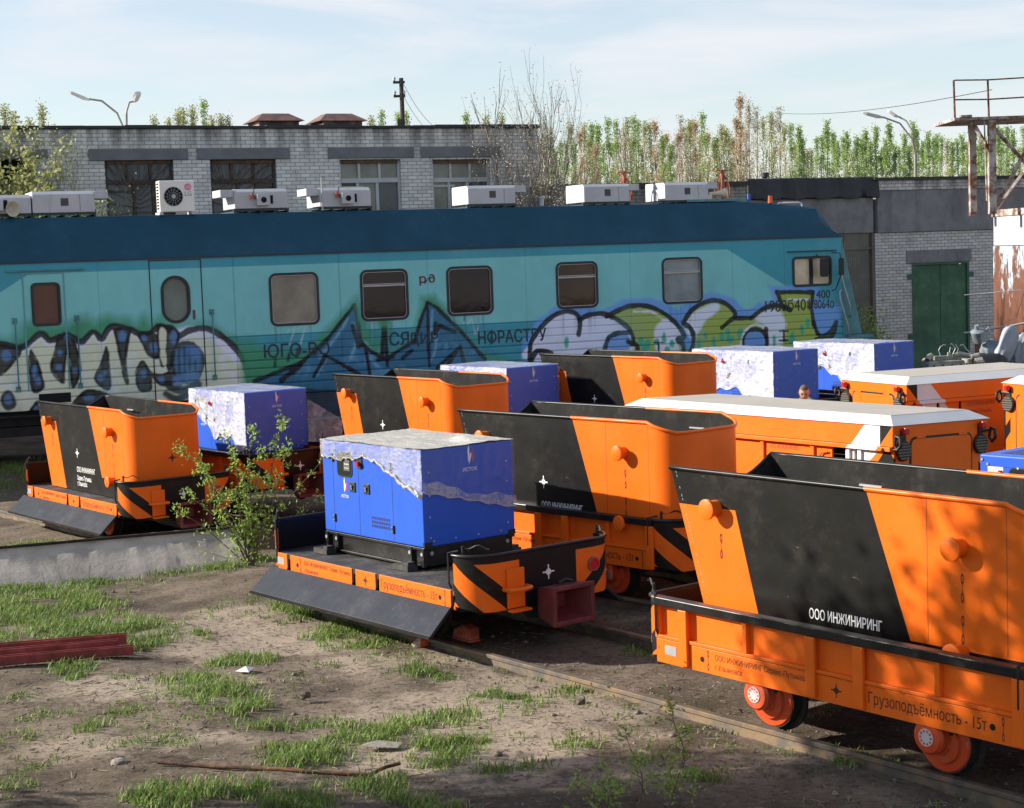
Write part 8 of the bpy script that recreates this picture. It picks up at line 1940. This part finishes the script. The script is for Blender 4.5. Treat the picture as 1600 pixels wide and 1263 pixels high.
def head_mesh():
    bm = bmesh.new(); bmesh.ops.create_uvsphere(bm, u_segments=28, v_segments=22, radius=1)
    for v in bm.verts:
        x, y, z = v.co
        w_ = .078 * (1 - .22 * max(0, -z) ** 1.5); dpt = .098 if y > 0 else .092 * (1 - .10 * max(0, -z))
        px_, py_, pz_ = x * w_, y * dpt, z * .118
        if y < -.2:
            pz_n = pz_ / .118
            py_ -= .020 * math.exp(-(x / .16) ** 2 - ((pz_n + .18) / .18) ** 2) + .012 * math.exp(-(x / .14) ** 2 - ((pz_n + .05) / .14) ** 2)
            py_ += .012 * (math.exp(-((abs(x) - .42) / .17) ** 2 - ((pz_n - .03) / .10) ** 2))
            py_ -= .008 * math.exp(-(x / .6) ** 2 - ((pz_n - .20) / .08) ** 2)
            py_ -= .007 * math.exp(-(x / .28) ** 2 - ((pz_n + .52) / .07) ** 2) + .010 * math.exp(-(x / .3) ** 2 - ((pz_n + .85) / .15) ** 2)
        v.co = (px_, py_, pz_)
    me = bpy.data.meshes.new('head'); bm.to_mesh(me); bm.free(); return me
hd = obj('head', head_mesh(), pn, 80); hd.data.materials.append(m_skin); hd.location = (0, -.06, 1.715); hd.rotation_euler = (R(20), 0, 0)
def hair_mesh():
    bm = bmesh.new(); bmesh.ops.create_uvsphere(bm, u_segments=28, v_segments=22, radius=1)
    for v in bm.verts: v.co = Vector((v.co.x * .081, v.co.y * (.101 if v.co.y > 0 else .094), v.co.z * .121))
    bmesh.ops.delete(bm, geom=[v for v in bm.verts if (v.co.z < .055 and v.co.y < .0) or v.co.z < -.035], context='VERTS')
    me = bpy.data.meshes.new('hair'); bm.to_mesh(me); bm.free(); return me
hr = obj('hair', hair_mesh(), hd, 80); hr.data.materials.append(m_hair); hr.location = (0, .002, .001)
b = B()
for s_ in (-1, 1): b.lathe([(0, .004), (.008, .020), (.014, .026), (.018, .016)], (s_ * .074, .005, -.005), (s_, .25, 0), 12)
b.build('ear', m_skin, hd, smooth=60)
b = B()
for s_ in (-1, 1): b.lathe([(0, .011), (.004, .009), (.006, .004)], (s_ * .032, -.083, .004), (0, -1, 0), 10); b.box(s_ * .032 - .018, s_ * .032 + .018, -.094, -.086, .020, .027)
b.build('eye', m_hair, hd)
b = B(); b.tube([(-.10, .03, 1.50), (-.11, .10, 1.56), (-.03, .13, 1.60), (.03, .13, 1.60), (.11, .10, 1.56), (.10, .03, 1.50), (.05, -.08, 1.44), (-.05, -.08, 1.44)], .045, 8, closed=True); b.build('hood', m_hood, pn, smooth=60)
def hand(s_):
    b = B(); w0 = Vector((s_ * .25, -.31, .945)); 
    b.poly([(w0.x - .038, w0.y, w0.z + .012), (w0.x + .038, w0.y, w0.z + .012), (w0.x + .042, w0.y - .085, w0.z + .006), (w0.x - .042, w0.y - .085, w0.z + .006)], (0, 0, -.026))
    for k, l in enumerate((.066, .076, .071, .055)):
        x = w0.x + (-.032 + .021 * k) * -s_; b.tube([(x, w0.y - .082, w0.z - .004), (x, w0.y - .082 - l * .5, w0.z - .010), (x, w0.y - .082 - l * .85, w0.z - .030), (x, w0.y - .082 - l * .95, w0.z - .05)], .0095, 8, .007)
    b.tube([(w0.x - s_ * .036, w0.y - .02, w0.z - .004), (w0.x - s_ * .06, w0.y - .055, w0.z - .014), (w0.x - s_ * .062, w0.y - .085, w0.z - .025)], .012, 8, .008)
    b.build('hand', m_skin, pn, smooth=60, bevel=.006)
hand(1); hand(-1)
J2 = [(0, 0, .97, (.16, .12)), (.09, 0, .87, .112), (.11, -.02, .50, .076), (.12, .01, .13, .058), (-.09, 0, .87, .112), (-.11, -.02, .50, .076), (-.12, .01, .13, .058)]
skin_chain('trousers', J2, [(0, 1), (1, 2), (2, 3), (0, 4), (4, 5), (5, 6)], m_trs, pn)
